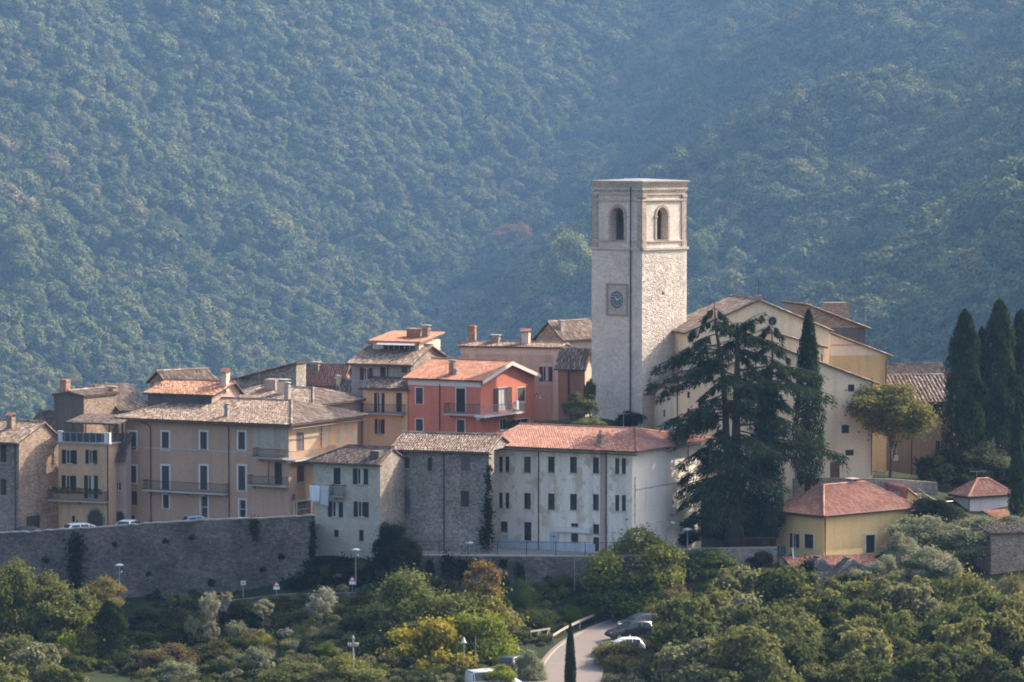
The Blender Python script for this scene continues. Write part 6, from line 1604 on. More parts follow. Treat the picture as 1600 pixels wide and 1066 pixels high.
uc_ = t.ramp(oi.outputs['Random'], [(0.0, (0.035, 0.048, 0.020)), (0.35, (0.07, 0.085, 0.032)), (0.6, (0.12, 0.125, 0.048)), (0.8, (0.17, 0.15, 0.075)), (0.92, (0.21, 0.20, 0.14)), (1.0, (0.2, 0.21, 0.055))])
uc_ = t.mix(1.0, uc_, t.ramp(ge.outputs['Random Per Island'], [(0, (0.6,)*3), (1, (1.35,)*3)]), 'MULTIPLY')
d_ = t.new('ShaderNodeBsdfDiffuse'); tr_ = t.new('ShaderNodeBsdfTranslucent'); mx_ = t.new('ShaderNodeMixShader'); mx_.inputs['Fac'].default_value = 0.3
t.l.new(uc_, d_.inputs['Color']); t.l.new(uc_, tr_.inputs['Color']); t.l.new(d_.outputs[0], mx_.inputs[1]); t.l.new(tr_.outputs[0], mx_.inputs[2]); t.l.new(mx_.outputs[0], t.out.inputs['Surface'])
ucol = bpy.data.collections.new('undergrowth_clumps')
for i in range(4):
    rr = np.random.default_rng(300 + i); nq = 520
    az = rr.uniform(0, 6.283, nq); sp = rr.uniform(0.05, 0.75, nq) ** 0.8; hgt = rr.uniform(0.05, 1.0, nq) * (1.15 - 0.6 * sp)
    P = np.stack([np.cos(az) * sp * (0.6 + 0.5 * hgt), np.sin(az) * sp * (0.6 + 0.5 * hgt), hgt * (0.9 if i % 2 else 0.55) - 0.35], 1)
    if i < 2:
        V, F = leaf_quads(P, np.stack([np.cos(az), np.sin(az), np.full(nq, 0.8)], 1), 0.17, rr, jit=0.6)
    else:
        tv = np.stack([np.cos(az) * 0.4, np.sin(az) * 0.4, np.ones(nq)], 1) + rr.normal(size=(nq, 3)) * 0.35; tv /= np.linalg.norm(tv, axis=1, keepdims=True)
        sv_ = np.cross(tv, rr.normal(size=(nq, 3))); sv_ /= np.linalg.norm(sv_, axis=1, keepdims=True); ll = rr.uniform(0.2, 0.55, nq)[:, None]
        V = np.stack([P - tv*ll*0.5, P + sv_*0.035, P + tv*ll*0.5, P - sv_*0.035], 1).reshape(-1, 3); F = np.arange(4 * nq).reshape(nq, 4)
    me = np_mesh('undergrowth_clump%d' % i, V, F); me.materials.append(t.m)
    ucol.objects.link(bpy.data.objects.new('undergrowth_clump_%d' % i, me))
ume = bpy.data.meshes.new('undergrowth'); ume.vertices.add(nu); ume.vertices.foreach_set('co', UP.astype(np.float32).ravel())
a_ = ume.attributes.new('scl', 'FLOAT', 'POINT'); a_.data.foreach_set('value', us)
a_ = ume.attributes.new('rot', 'FLOAT_VECTOR', 'POINT'); rv = np.zeros((nu, 3), np.float32); rv[:, 2] = r.uniform(0, 6.28, nu); a_.data.foreach_set('vector', rv.ravel())
a_ = ume.attributes.new('pick', 'INT', 'POINT'); a_.data.foreach_set('value', r.integers(0, 4, nu).astype(np.int32))
uo = link('undergrowth', ume); tag(uo, 'rough scrub and weeds covering the slope below the walls', kind='stuff')
ng2 = ng.copy(); md = uo.modifiers.new('scatter', 'NODES'); md.node_group = ng2
for nd in ng2.nodes:
    if nd.bl_idname == 'GeometryNodeCollectionInfo': nd.inputs['Collection'].default_value = ucol
print('UNDER', nu)

# ---- the close thicket of young oaks along the bottom: one tangled mass
r = np.random.default_rng(23); TP = []; TS = []
tries = 0
while len(TP) < 250 and tries < 60000:
    tries += 1
    px = r.uniform(-40, 1640); Yv = r.uniform(306, 348); x = (px - 800) / FPX * Yv
    z = surf_z(x, Yv); py = proj((x, Yv, z))[1]
    if py > 1120: continue
    ok = (px > 1060 and py > 955) or (px < 150 and py > 1000 and r.random() < 0.6)
    if not ok or np.sqrt(((ROADN[:, :2] - np.array([x, Yv])) ** 2).sum(1)).min() < 5.5: continue
    sc_ = 0.7 + 2.6 * r.random() ** 1.8
    TP.append((x, Yv, z + sc_ * r.uniform(0.6, 1.15))); TS.append(sc_)
TP = np.array(TP); nt_ = len(TP)
t = NT('thicket_leaf'); oi = t.new('ShaderNodeObjectInfo'); ge = t.new('ShaderNodeNewGeometry')
tc_ = t.ramp(oi.outputs['Random'], [(0.0, (0.06, 0.075, 0.026)), (0.3, (0.11, 0.125, 0.04)), (0.55, (0.16, 0.165, 0.055)), (0.75, (0.20, 0.19, 0.065)), (0.9, (0.205, 0.205, 0.105)), (1.0, (0.22, 0.21, 0.06))])
tc_ = t.mix(1.0, tc_, t.ramp(ge.outputs['Random Per Island'], [(0, (0.6,)*3), (1, (1.35,)*3)]), 'MULTIPLY')
d_ = t.new('ShaderNodeBsdfDiffuse'); tr_ = t.new('ShaderNodeBsdfTranslucent'); mx_ = t.new('ShaderNodeMixShader'); mx_.inputs['Fac'].default_value = 0.4
t.l.new(tc_, d_.inputs['Color']); t.l.new(tc_, tr_.inputs['Color']); t.l.new(d_.outputs[0], mx_.inputs[1]); t.l.new(tr_.outputs[0], mx_.inputs[2]); t.l.new(mx_.outputs[0], t.out.inputs['Surface'])
tcol = bpy.data.collections.new('thicket_crowns')
for i in range(4):
    me = crown_mesh('thicket_crown%d' % i, 400 + i, 30, 5200, 0.085, 1.05, 0.66, (0.12, 0.32), -0.7, 0.85, 0.3); me.materials.append(t.m)
    tcol.objects.link(bpy.data.objects.new('thicket_crown_%d' % i, me))
tme = bpy.data.meshes.new('thicket'); tme.vertices.add(nt_); tme.vertices.foreach_set('co', TP.astype(np.float32).ravel())
a_ = tme.attributes.new('scl', 'FLOAT', 'POINT'); a_.data.foreach_set('value', np.array(TS, np.float32))
a_ = tme.attributes.new('rot', 'FLOAT_VECTOR', 'POINT'); rv = np.zeros((nt_, 3), np.float32); rv[:, 2] = r.uniform(0, 6.28, nt_); a_.data.foreach_set('vector', rv.ravel())
a_ = tme.attributes.new('pick', 'INT', 'POINT'); a_.data.foreach_set('value', r.integers(0, 4, nt_).astype(np.int32))
to = link('thicket', tme); tag(to, 'tangled thicket of young oaks and brush along the bottom of the slope', kind='stuff')
ng3 = ng.copy(); md = to.modifiers.new('scatter', 'NODES'); md.node_group = ng3
for nd in ng3.nodes:
    if nd.bl_idname == 'GeometryNodeCollectionInfo': nd.inputs['Collection'].default_value = tcol

# ---- single trees that stand out on the far slope
def hit(px, py, y0=560.0, y1=4600.0):
    prev = y0
    for Yv in np.arange(y0, y1, 8.0):
        p = at(px, py, Yv)
        if ground_h(np.array([p.x]), np.array([p.y]))[0] > p.z: return at(px, py, Yv)
    return at(px, py, 3000)
for lab, px, py, wpx, hpx, c in (
    ('pale yellow-green poplar on the far slope left of the belfry', 886, 500, 92, 130, (0.255, 0.289, 0.076)),
    ('pale poplar on the far slope right of the tower', 1092, 470, 62, 100, (0.204, 0.246, 0.085)),
    ('rusty autumn tree at the edge of the dark gully', 800, 410, 62, 60, (0.272, 0.170, 0.076)),
    ('yellowish tree in the forest at the left frame edge', 22, 430, 70, 70, (0.221, 0.238, 0.068)),
    ('pale green tree just above the brick chimney house', 104, 612, 46, 34, (0.272, 0.272, 0.085)),
    ('ochre tree on the far slope above the low brown house', 1440, 540, 52, 40, (0.289, 0.255, 0.085)),
    ('large pale oak on the right hillside below the middle', 1335, 345, 84, 62, (0.170, 0.204, 0.085)),
    ('bushy oak high on the right hillside', 1440, 290, 90, 70, (0.145, 0.178, 0.076)),
    ('rounded oak right of the slim cypress on the hillside', 1395, 460, 96, 60, (0.145, 0.178, 0.076)),
    ('grey-green oak on the hillside above the church cross', 1190, 430, 90, 56, (0.136, 0.170, 0.076)),
    ('pale tree low on the hillside above the church roof', 1265, 455, 70, 50, (0.187, 0.204, 0.085)),
    ('oak on the right hillside near the frame edge', 1560, 440, 96, 66, (0.153, 0.187, 0.085)),
    ('small slender tree standing in the shaded hollow right', 1378, 545, 24, 44, (0.187, 0.204, 0.102)),
    ('orange-tinted tree in the upper forest left of centre', 520, 48, 46, 40, (0.255, 0.196, 0.076)),
    ('dark rounded oak below the rusty tree at the gully', 760, 470, 70, 60, (0.102, 0.136, 0.051)),
    ('light oak left behind the low brown house roofs', 1520, 400, 84, 56, (0.170, 0.204, 0.085)),
    ('grey oak top right on the hillside', 1490, 130, 90, 76, (0.128, 0.162, 0.076)),
    ('mid-size oak above the right of the belfry', 1150, 320, 74, 56, (0.128, 0.162, 0.076)),
    ('pale green tree above the tan house chimney', 770, 545, 60, 44, (0.204, 0.238, 0.085)),
    ('brown-tinged oak on the slope left above the attic roof', 330, 560, 60, 44, (0.170, 0.178, 0.076))):
    b = hit(px, py); k = FPX / b.y; rx = wpx / 2 / k; hh = hpx / k
    TCOUNT[0] += 1; n_ = TCOUNT[0]
    o = empty('hillside_tree', b); tag(o, lab, 'tree', 'single trees standing out on the far slope')
    cr = link('crown', OAKS[n_ % 5], o); cr.location = (0, 0, hh * 0.58); cr.scale = (rx * 1.1, rx * 1.1, hh * 0.55); cr.rotation_euler = (0, 0, n_ * 2.1); cr.color = (*c, 1)
    tr = link('trunk', TRUNKS[n_ % 4], o); tr.scale = (rx, rx, hh * 0.7)

# ------------------------------------------------------------------ cars
def car(name, label, cat, pos, head, paint, style='hatch', group=None):
    """local x runs from the tail to the nose; pos = ground point under the middle"""
    o = empty(name, pos, head); tag(o, label, cat, group)
    Ln, Wd, Ht = {'hatch': (3.9, 1.68, 1.47), 'wagon': (4.4, 1.74, 1.48), 'suv': (4.3, 1.80, 1.66), 'van': (4.7, 1.85, 1.95)}[style]
    hl, hw = Ln / 2, Wd / 2
    #          x      zb    belt   roof   half width, roof half width
    if style == 'hatch': st = [(-hl, .42, .80, .82, .86, .80), (-hl+.10, .30, .93, .97, .97, .86), (-hl+.45, .22, .95, Ht-.06, 1, .78), (-hl+1.2, .20, .94, Ht, 1, .78), (-.1, .20, .92, Ht-.02, 1, .76), (.55, .20, .90, 1.20, 1, .78), (1.0, .20, .88, .92, 1, .84), (hl-.35, .22, .76, .78, .97, .82), (hl-.06, .30, .64, .66, .88, .76), (hl, .40, .55, .56, .80, .72)]
    elif style == 'van': st = [(-hl, .40, 1.0, 1.80, .94, .84), (-hl+.08, .28, 1.02, Ht-.03, .99, .86), (-hl+1.5, .22, 1.02, Ht, 1, .86), (.6, .22, 1.0, Ht, 1, .86), (1.05, .22, 1.0, Ht-.12, 1, .84), (1.6, .22, .98, 1.22, 1, .84), (1.95, .22, .94, .98, 1, .88), (hl-.08, .28, .78, .80, .92, .82), (hl, .36, .62, .64, .86, .78)]
    else: st = [(-hl, .42, .82, .86, .88, .80), (-hl+.08, .30, .95, 1.02, .98, .84), (-hl+.40, .22, .97, Ht-.05, 1, .79), (-hl+1.3, .20, .96, Ht, 1, .79), (.0, .20, .94, Ht-.02, 1, .77), (.70, .20, .92, 1.22, 1, .78), (1.12, .20, .90, .94, 1, .85), (hl-.35, .22, .80, .82, .97, .84), (hl-.06, .30, .68, .70, .90, .78), (hl, .40, .58, .60, .82, .74)]
    def ring(x, zb, bl, rf, w, rw): 
        w *= hw; rw *= hw
        return [(x, -w*.94, zb), (x, -w, zb+.18), (x, -w, bl), (x, -rw, rf-.05 if rf-bl > .2 else rf-.01), (x, -rw*.8, rf), (x, rw*.8, rf), (x, rw, rf-.05 if rf-bl > .2 else rf-.01), (x, w, bl), (x, w, zb+.18), (x, w*.94, zb)]
    rs = [ring(*s_) for s_ in st]; mb = MB(); k = len(rs[0])
    for rg in rs: mb.v += rg
    for i in range(len(rs) - 1):
        for j in range(k): mb.f.append((i*k + j, i*k + (j+1) % k, (i+1)*k + (j+1) % k, (i+1)*k + j))
    mb.f.append(tuple(range(k))[::-1]); mb.f.append(tuple((len(rs)-1)*k + j for j in range(k)))
    body = mb.build('body', M[paint], o, True)
    # glass: side windows, windscreen, rear window, a few mm proud of the body
    cab = [i for i in range(len(st)) if st[i][3] - st[i][2] > .2]
    a, b = cab[0], cab[-1]
    for sgn, (p_, q_) in ((-1, (2, 3)), (1, (7, 6))):
        for i in range(a, b):
            lo0, hi0, lo1, hi1 = (Vector(rs[i][p_]), Vector(rs[i][q_]), Vector(rs[i+1][p_]), Vector(rs[i+1][q_]))
            c = [lo0.lerp(hi0, .10).lerp(lo1.lerp(hi1, .10), .06), lo0.lerp(hi0, .10).lerp(lo1.lerp(hi1, .10), .95), lo0.lerp(hi0, .93).lerp(lo1.lerp(hi1, .93), .95), lo0.lerp(hi0, .93).lerp(lo1.lerp(hi1, .93), .06)]
            MB().prism([p + Vector((0, sgn * .004, .002)) for p in c], (0, sgn * .012, .004)).build('side_window', M['car_glass'], body)
    def screen(i0, i1, nm, dx):
        A = [Vector(rs[i0][3]).lerp(Vector(rs[i0][6]), t) for t in (.07, .93)]; B = [Vector(rs[i1][3]).lerp(Vector(rs[i1][6]), t) for t in (.05, .95)]
        q = [A[0].lerp(B[0], .08), A[1].lerp(B[1], .08), B[1].lerp(A[1], .06), B[0].lerp(A[0], .06)]
        MB().prism([p + Vector((dx * .5, 0, .03)) for p in q], (dx, 0, .014)).build(nm, M['car_glass'], body)
    screen(b + 1, b - (1 if style != 'van' else 0) if b - 1 > a else b, 'windscreen', .012) if style != 'van' else screen(b + 1, b - 1, 'windscreen', .012)
    screen(a - 1 if a else 0, a if a else 1, 'rear_window', -.012)
    for x in (-hl + .75, hl - .78):
        for sgn in (-1, 1):
            y0 = sgn * (hw - .20); y1 = sgn * (hw + .012)
            w = MB().tube([(x, y0, .31), (x, y1, .31)], .31, 16).build('wheel', M['tyre'], o)
            MB().tube([(x, y1 - sgn * .002, .31), (x, y1 + sgn * .012, .31)], .20, 12).build('rim', M['rim'], w)
    for sgn in (-1, 1):
        MB().box((hl - .16, sgn * hw * .50, .60), (hl - .045, sgn * hw * .80, .72)).build('headlight', M['lamp_white'], o)
        MB().box((-hl - .01, sgn * hw * .62, .70), (-hl + .10, sgn * hw * .84, .92)).build('tail_light', M['tail_red'], o)
        MB().box((.62, sgn * (hw + .0), .95), (.76, sgn * (hw + .17), 1.08)).build('mirror', M[paint], o)
    MB().box((hl - .03, -hw * .78, .34), (hl + .03, hw * .78, .5)).build('bumper', M['tyre'], o); MB().box((-hl - .035, -hw * .78, .38), (-hl + .03, hw * .78, .56)).build('bumper', M['tyre'], o)
    return o
def street_pos(px, back):
    for (a, b) in zip(tops[:-1], tops[1:]):
        if a[0] <= px <= b[0]:
            t_ = (px - a[0]) / (b[0] - a[0]); p = at(*a).lerp(at(*b), t_)
            return Vector(((px - 800) / FPX * (p.y + back), p.y + back, p.z - 1.2 + 0.2 * back / 14 + 0.01))
    return at(px, 830, 352)
G1 = 'cars parked on the street above the retaining wall'
car('parked_car', 'white estate car parked before the arched door of the ochre house', 'car', street_pos(132, 2.6), R(28), 'car_white', 'wagon', G1)
car('parked_car', 'small white car showing its roof by the narrow house', 'car', street_pos(203, 2.8), R(68), 'car_white', 'hatch', G1)
car('parked_car', 'blue-grey car peeking over the wall by the palazzo door', 'car', street_pos(314, 2.4), R(20), 'car_blue', 'hatch', G1)
car('parked_car', 'dark car before the garage of the stone house', 'car', street_pos(52, 2.6), R(15), 'car_black', 'hatch', G1)
car('parked_car', 'silver car cut by the left frame edge on the wall street', 'car', street_pos(-14, 2.6), R(10), 'car_silver', 'hatch', G1)
def road_pos(px, py, Y):
    p = at(px, py, Y); d = np.sqrt(((ROADN[:, :2] - np.array([p.x, p.y])) ** 2).sum(1)); z = surf_z(p.x, p.y)
    return Vector((p.x, p.y, ROADN[d.argmin(), 2] + 0.01 if d.min() < 3.1 else z + 0.03))
G2 = 'vehicles parked beside the road'
car('parked_car', 'dark hatchback parked left of the road by the yellow tree', 'car', road_pos(803, 1043, 322.5), R(65), 'car_black', 'hatch', G2)
car('parked_van', 'white van with dark windows at the bottom edge under the trees', 'van', road_pos(772, 1082, 314.5), R(25), 'van_white', 'van', G2)
car('parked_car', 'black car on the right road edge, nearest of the dark pair', 'car', road_pos(984, 1004, 334.0), R(200), 'car_black', 'suv', G2)
car('parked_car', 'dark teal car behind the black one on the road edge', 'car', road_pos(1000, 990, 338.0), R(205), 'car_teal', 'hatch', G2)
car('parked_car', 'blue-white car half hidden by scrub below the black one', 'car', road_pos(972, 1028, 328.8), R(195), 'car_white', 'hatch', G2)

# ------------------------------------------------------------------ lamps, poles, signs
def lamp(name, label, px, top, bot, Y, head='disc', group='street lamps', base=None, r=0.06):
    t_ = at(px, top, Y); b = at(px, bot, Y)
    if base == 'ground': b.z = surf_z(b.x, b.y)
    H = t_.z - b.z; o = empty(name, b); tag(o, label, 'street lamp', group)
    MB().tube([(0, 0, -0.2), (0, 0, H * 0.5), (0, 0, H - 0.1)], [r * 1.3, r, r * 0.8], 8).build('pole', M['galv'], o)
    MB().tube([(0, 0, -0.1), (0, 0, 0.25)], [r * 2.0, r * 1.5], 8).build('pole_base', M['iron'], o)
    if head == 'disc':
        m = MB(); prof = [(0.05, -0.12), (0.14, -0.10), (0.42, 0.02), (0.44, 0.06), (0.20, 0.16), (0.02, 0.20)]
        for rr, z in prof:
            for k in range(16): m.v.append((rr * math.cos(k * math.pi / 8), rr * math.sin(k * math.pi / 8), H + z))
        for i in range(len(prof) - 1):
            for k in range(16): m.f.append((i*16 + k, i*16 + (k+1) % 16, (i+1)*16 + (k+1) % 16, (i+1)*16 + k))
        m.build('lamp_head', M['lamp_white'], o, True)
    elif head == 'cone':
        MB().tube([(0, 0, H - 0.25), (0, 0, H - 0.05), (0, 0, H + 0.25)], [0.24, 0.15, 0.04], 12).build('lamp_shade', M['lamp_white'], o)
    elif head == 'double':
        for sx, k in ((-1, 1.0), (1, 0.45)):
            MB().tube([(0, 0, H - 0.1), (sx * 0.5 * k, -0.1, H + 0.12), (sx * 1.1 * k, -0.2, H + 0.02)], 0.035, 6).build('arm', M['galv'], o)
            MB().tube([(sx * 0.95 * k, -0.18, H - 0.02), (sx * 1.25 * k, -0.22, H - 0.02), (sx * (1.25 * k + 0.3), -0.27, H - 0.06)], [0.06, 0.13, 0.05], 8).build('lamp_head', M['lamp_white'], o)
        MB().box((-0.2, -0.16, H - 0.5), (0.2, 0.16, H - 0.1)).build('switch_box', M['galv'], o)
    return o
l1 = lamp('street_lamp', 'disc-headed street lamp before the high retaining wall', 187, 884, 958, 346.2, base='ground')
MB().tube([(0, 0, 0), (0.18, -0.05, 0.1), (0.22, -0.05, 0.0)], [0.03, 0.12, 0.04], 6).build('lower_lamp', M['lamp_white'], l1).location = (0.05, 0, at(187, 895, 346.2).z - l1.location.z)
l1 = lamp('street_lamp', 'disc-headed street lamp on the lane before the laundry house', 556, 860, 918, 344.0)
MB().tube([(0, 0, 0), (0.18, -0.05, 0.1), (0.22, -0.05, 0.0)], [0.03, 0.12, 0.04], 6).build('lower_lamp', M['lamp_white'], l1).location = (0.05, 0, at(556, 869, 344).z - l1.location.z)
lamp('street_lamp', 'short disc lamp on the terrace fence below the stone row', 733, 849, 870, 346.9)
lamp('street_lamp', 'disc lamp right of the double-armed pole', 1074, 828, 884, 351.8, base='ground')
lamp('street_lamp', 'double-armed lamp pole behind the round bright tree', 1041, 816, 862, 352.2, 'double', r=0.10)
for lab, px, t_, Y in (('white cone lamp at the road bend', 1047, 929, 344.8), ('white cone lamp in the scrub above the parked cars', 1018, 976, 336), ('white cone lamp over the black car', 986, 996, 331.5), ('white cone lamp in the yellow trees at bottom', 724, 1000, 321)):
    lamp('garden_lamp', lab, px, t_, 0, Y, 'cone', 'low cone lamps beside the road', 'ground', 0.04)
def pole(name, label, px, top, bot, Y, r=0.09, mat='wood_dark', cat='pole', base='ground'):
    a = at(px, top, Y); b = at(px, bot, Y)
    if base == 'ground': b.z = min(b.z, surf_z(b.x, b.y))
    o = empty(name, b); tag(o, label, cat); MB().tube([(0, 0, -0.3), (0, 0, a.z - b.z)], [r, r * 0.7], 8).build('shaft', M[mat], o); return o, a.z - b.z
o, H = pole('utility_pole', 'concrete utility pole with white insulators at bottom left of centre', 552, 997, 1085, 317, 0.11, 'concrete')
MB().box((-0.45, -0.05, H - 0.75), (0.45, 0.05, H - 0.63)).build('crossarm', M['galv'], o)
for x in (-0.4, -0.22, 0.22, 0.4): MB().tube([(x, 0, H - 0.63), (x, 0, H - 0.52), (x, 0, H - 0.40)], [0.04, 0.085, 0.05], 8).build('insulator', M['lamp_white'], o)
MB().tube([(0, 0, H), (0, 0, H + 0.2)], [0.09, 0.06], 8).build('insulator', M['lamp_white'], o); MB().box((-0.16, -0.04, H - 0.1), (0.16, 0.04, H + 0.0)).build('crossarm', M['galv'], o)
pole('thin_pole', 'thin dark pole in front of the yellow autumn tree', 713, 1000, 1085, 319, 0.06, 'wood_dark')
pole('thin_pole', 'thin pale pole against the terrace wall', 898, 858, 920, 345.0, 0.035, 'galv')
pole('thin_pole', 'thin pale stake leaning by the terrace lamp', 743, 995, 1062, 322, 0.04, 'galv')
def triangle_sign(label, px, py, Y, bot):
    c = at(px, py, Y); b = at(px, bot, Y); b.z = min(b.z, surf_z(b.x, b.y)); H = c.z - b.z
    o = empty('road_sign', b); tag(o, label, 'road sign', 'warning signs on the lane')
    MB().tube([(0, 0.05, -0.2), (0, 0.05, H + 0.3)], 0.03, 6).build('post', M['galv'], o)
    s = 0.34; MB().prism([(-s, 0, H - s * .55), (s, 0, H - s * .55), (0, 0, H + s * .95)], (0, 0.02, 0)).build('triangle_plate', M['sign_red'], o)
    s = 0.21; MB().prism([(-s, -0.006, H - s * .50), (s, -0.006, H - s * .50), (0, -0.006, H + s * .88)], (0, 0.004, 0)).build('triangle_face', M['sign_white'], o)
    MB().prism([(-0.28, 0, H - 0.5), (0.28, 0, H - 0.5), (0.28, 0, H - 0.22), (-0.28, 0, H - 0.22)], (0, 0.02, 0)).build('lower_plate', M['sign_white'], o)
triangle_sign('red-rimmed triangular warning sign by the retaining wall end', 432, 913, 342.6, 930); triangle_sign('red-rimmed triangular warning sign beside the lane lamp', 550.5, 905, 343.4, 925)
c = at(380, 911, 346.0); o = empty('notice_box', (c.x, c.y, surf_z(c.x, c.y))); tag(o, 'small white notice box on a post by the retaining wall', 'notice box'); H = c.z - o.location.z
MB().box((-0.22, -0.1, H - 0.18), (0.22, 0.1, H + 0.18)).build('box', M['sign_white'], o); MB().box((-0.17, -0.112, H - 0.13), (0.17, -0.101, H + 0.13)).build('face', M['trim_grey'], o); MB().tube([(0, 0, -0.2), (0, 0, H - 0.18)], 0.035, 6).build('post', M['galv'], o)
c = at(375, 948, 340); o = empty('dumped_sheet', (c.x, c.y, surf_z(c.x, c.y))); tag(o, 'crumpled white sheet lying in the dark brush', 'sheet')
m = MB(); H = c.z - o.location.z; r = np.random.default_rng(9); gv = [[(-0.4 + i * 0.16, -0.2 + j * 0.16, max(0.1, H - 0.1) + 0.28 * math.exp(-((i-2.5)**2 + (j-1)**2) / 5) + r.normal() * 0.05) for i in range(6)] for j in range(4)]
for row_ in gv: m.v += row_
for j in range(3):
    for i in range(5): m.f.append((j*6 + i, j*6 + i + 1, (j+1)*6 + i + 1, (j+1)*6 + i))
m.build('sheet', M['cloth_white'], o)
# no-parking disc on the palazzo
h = BEIGE; u, z = h.on('R', 458, 777); o = empty('no_parking_sign', h.C + h.dR * u - h.dL * 0.06 + Vector((0, 0, z)), h.th); tag(o, 'round red and blue no-parking disc on the palazzo corner', 'road sign')
for rad, d, mt in ((0.33, 0.0, 'sign_red'), (0.25, 0.012, 'sign_blue')):
    MB().prism([(rad * math.cos(a), -d, rad * math.sin(a)) for a in np.linspace(0, 2*math.pi, 20)[:-1]], (0, -0.011, 0)).build('disc', M[mt], o)
MB().prism([(-0.2, -0.0245, 0.14), (-0.14, -0.0245, 0.2), (0.2, -0.0245, -0.14), (0.14, -0.0245, -0.2)], (0, -0.006, 0)).build('slash', M['sign_red'], o)
MB().prism([(-0.09, 0, -1.7), (0.09, 0, -1.7), (0.09, 0, -0.36), (-0.09, 0, -0.36)], (0, -0.02, 0)).build('post_plate', M['trim_white'], o)
# laundry
h = LAUND
def cloth(label, x0, x1, y0, y1, mat, seed):
    u0, u1, z0, z1 = h.rect('L', x0, y0, x1, y1); r = np.random.default_rng(seed); z1 = h.on('L', 500, 757)[1]; z0 = z1 - (y1 - y0) / (FPX / 350)
    o = empty('hanging_laundry', h.C + h.dL * ((u0 + u1) / 2) - h.dR * 0.92 + Vector((0, 0, z0)), h.th); tag(o, label, 'laundry', 'laundry drying on the line')
    m = MB(); n, k = 11, 8
    for j in range(k):
        for i in range(n):
            t_ = i / (n - 1); y = (t_ - 0.5) * (u1 - u0) * (1 - 0.08 * j / k); zz = (z1 - z0) * (1 - j / (k - 1)) - (0.10 * abs(math.sin(t_ * 7 + seed)) * j / k)
            m.v.append((0.06 * math.sin(t_ * 11 + seed + j * .3), y, zz))
    for j in range(k - 1):
        for i in range(n - 1): m.f.append((j*n + i, j*n + i + 1, (j+1)*n + i + 1, (j+1)*n + i))
    c = m.build('cloth', M[mat], o, True); sm = c.modifiers.new('thick', 'SOLIDIFY'); sm.thickness = 0.012
    pg = MB()
    for t_ in (0.08, 0.92): pg.box((-0.03, (t_ - 0.5) * (u1 - u0) - 0.015, z1 - z0 - 0.05), (0.03, (t_ - 0.5) * (u1 - u0) + 0.015, z1 - z0 + 0.05))
    pg.build('peg', M['wood_pale'], o)
cloth('white towel with rounded hem hanging leftmost on the laundry line', 491, 507, 757, 783, 'cloth_white', 1); cloth('long pale grey sheet hanging next to the white towel', 508, 521, 757, 789, 'cloth_grey', 4)
h = SALM; u, z = h.on('R', 793, 641); o = empty('balcony_towel', h.C + h.dR * u - h.dL * 1.12 + Vector((0, 0, z)), h.th); tag(o, 'white towel over the salmon house balcony rail', 'towel')
MB().box((-0.3, -0.03, 0.1), (0.3, -0.01, 1.0)).box((-0.3, 0.07, 0.45), (0.3, 0.09, 1.0)).box((-0.3, -0.009, 0.98), (0.3, 0.069, 1.0)).build('cloth', M['cloth_white'], o)
for k, (uu, lab) in enumerate(((u - 1.3, 'pale plastic chair behind the towel on the salmon balcony'), (u + 0.9, 'pale plastic chair at the end of the salmon balcony'))):
    o = empty('balcony_chair', h.C + h.dR * uu - h.dL * 0.55 + Vector((0, 0, h.on('R', 793, 646)[1] + 0.01)), h.th); tag(o, lab, 'chair', 'plastic chairs on the salmon balcony')
    MB().box((-0.22, -0.22, 0.40), (0.22, 0.22, 0.44)).build('seat', M['trim_white'], o); MB().box((-0.22, 0.19, 0.45), (0.22, 0.22, 0.85)).build('backrest', M['trim_white'], o)
    for sx in (-1, 1):
        for sy in (-1, 1): MB().box((sx*.2 - .02, sy*.2 - .02, 0), (sx*.2 + .02, sy*.2 + .02, 0.4)).build('leg', M['trim_white'], o)
# wall lamp on the salmon corner and the dome lamp by the villa
u, z = h.on('R', 836, 625); o = empty('wall_lamp', h.C + h.dR * (h.W) + Vector((0, 0, z))); tag(o, 'curved iron wall lamp on the salmon house corner', 'wall lamp')
MB().tube([(0, -0.02, 0.2), (0.05, -0.3, 0.6), (0.25, -0.7, 0.75), (0.45, -0.95, 0.5)], 0.03, 6).build('bracket', M['iron'], o); MB().tube([(0.45, -0.95, 0.25), (0.45, -0.95, 0.35), (0.45, -0.95, 0.55)], [0.3, 0.2, 0.04], 10).build('lamp_shade', M['galv'], o)
b_ = at(1436, 786, 362); o = empty('dome_lamp', (b_.x, b_.y, b_.z - 0.2)); tag(o, 'bright white dome lamp on an arm beside the villa annexe', 'street lamp')
MB().tube([(0, 0, -2.5), (0, 0, 0), (0.35, -0.05, 0.28)], 0.045, 6).build('arm', M['galv'], o)
m = MB(); prof = [(0.46, 0.0), (0.44, 0.1), (0.34, 0.22), (0.18, 0.3), (0.02, 0.33)]
for rr, zz in prof:
    for k in range(14): m.v.append((0.6 + rr * math.cos(k * math.pi / 7), -0.05 + rr * 0.6 * math.sin(k * math.pi / 7), 0.22 + zz * 0.8))
for i in range(len(prof) - 1):
    for k in range(14): m.f.append((i*14 + k, i*14 + (k+1) % 14, (i+1)*14 + (k+1) % 14, (i+1)*14 + k))
m.build('dome', M['lamp_white'], o, True)
o, H = pole('cable_pole', 'short pale pole carrying a cable behind the villa annexe', 1434, 763, 800, 364, 0.07, 'galv')
p1 = Vector((0, 0, H)); p2 = at(1489, 783, 368) - Vector(o.location)
MB().tube([p1.lerp(p2, t_) + Vector((0, 0, -0.5 * math.sin(t_ * math.pi))) for t_ in np.linspace(0, 1, 9)], 0.025, 4).build('cable', M['galv'], o)

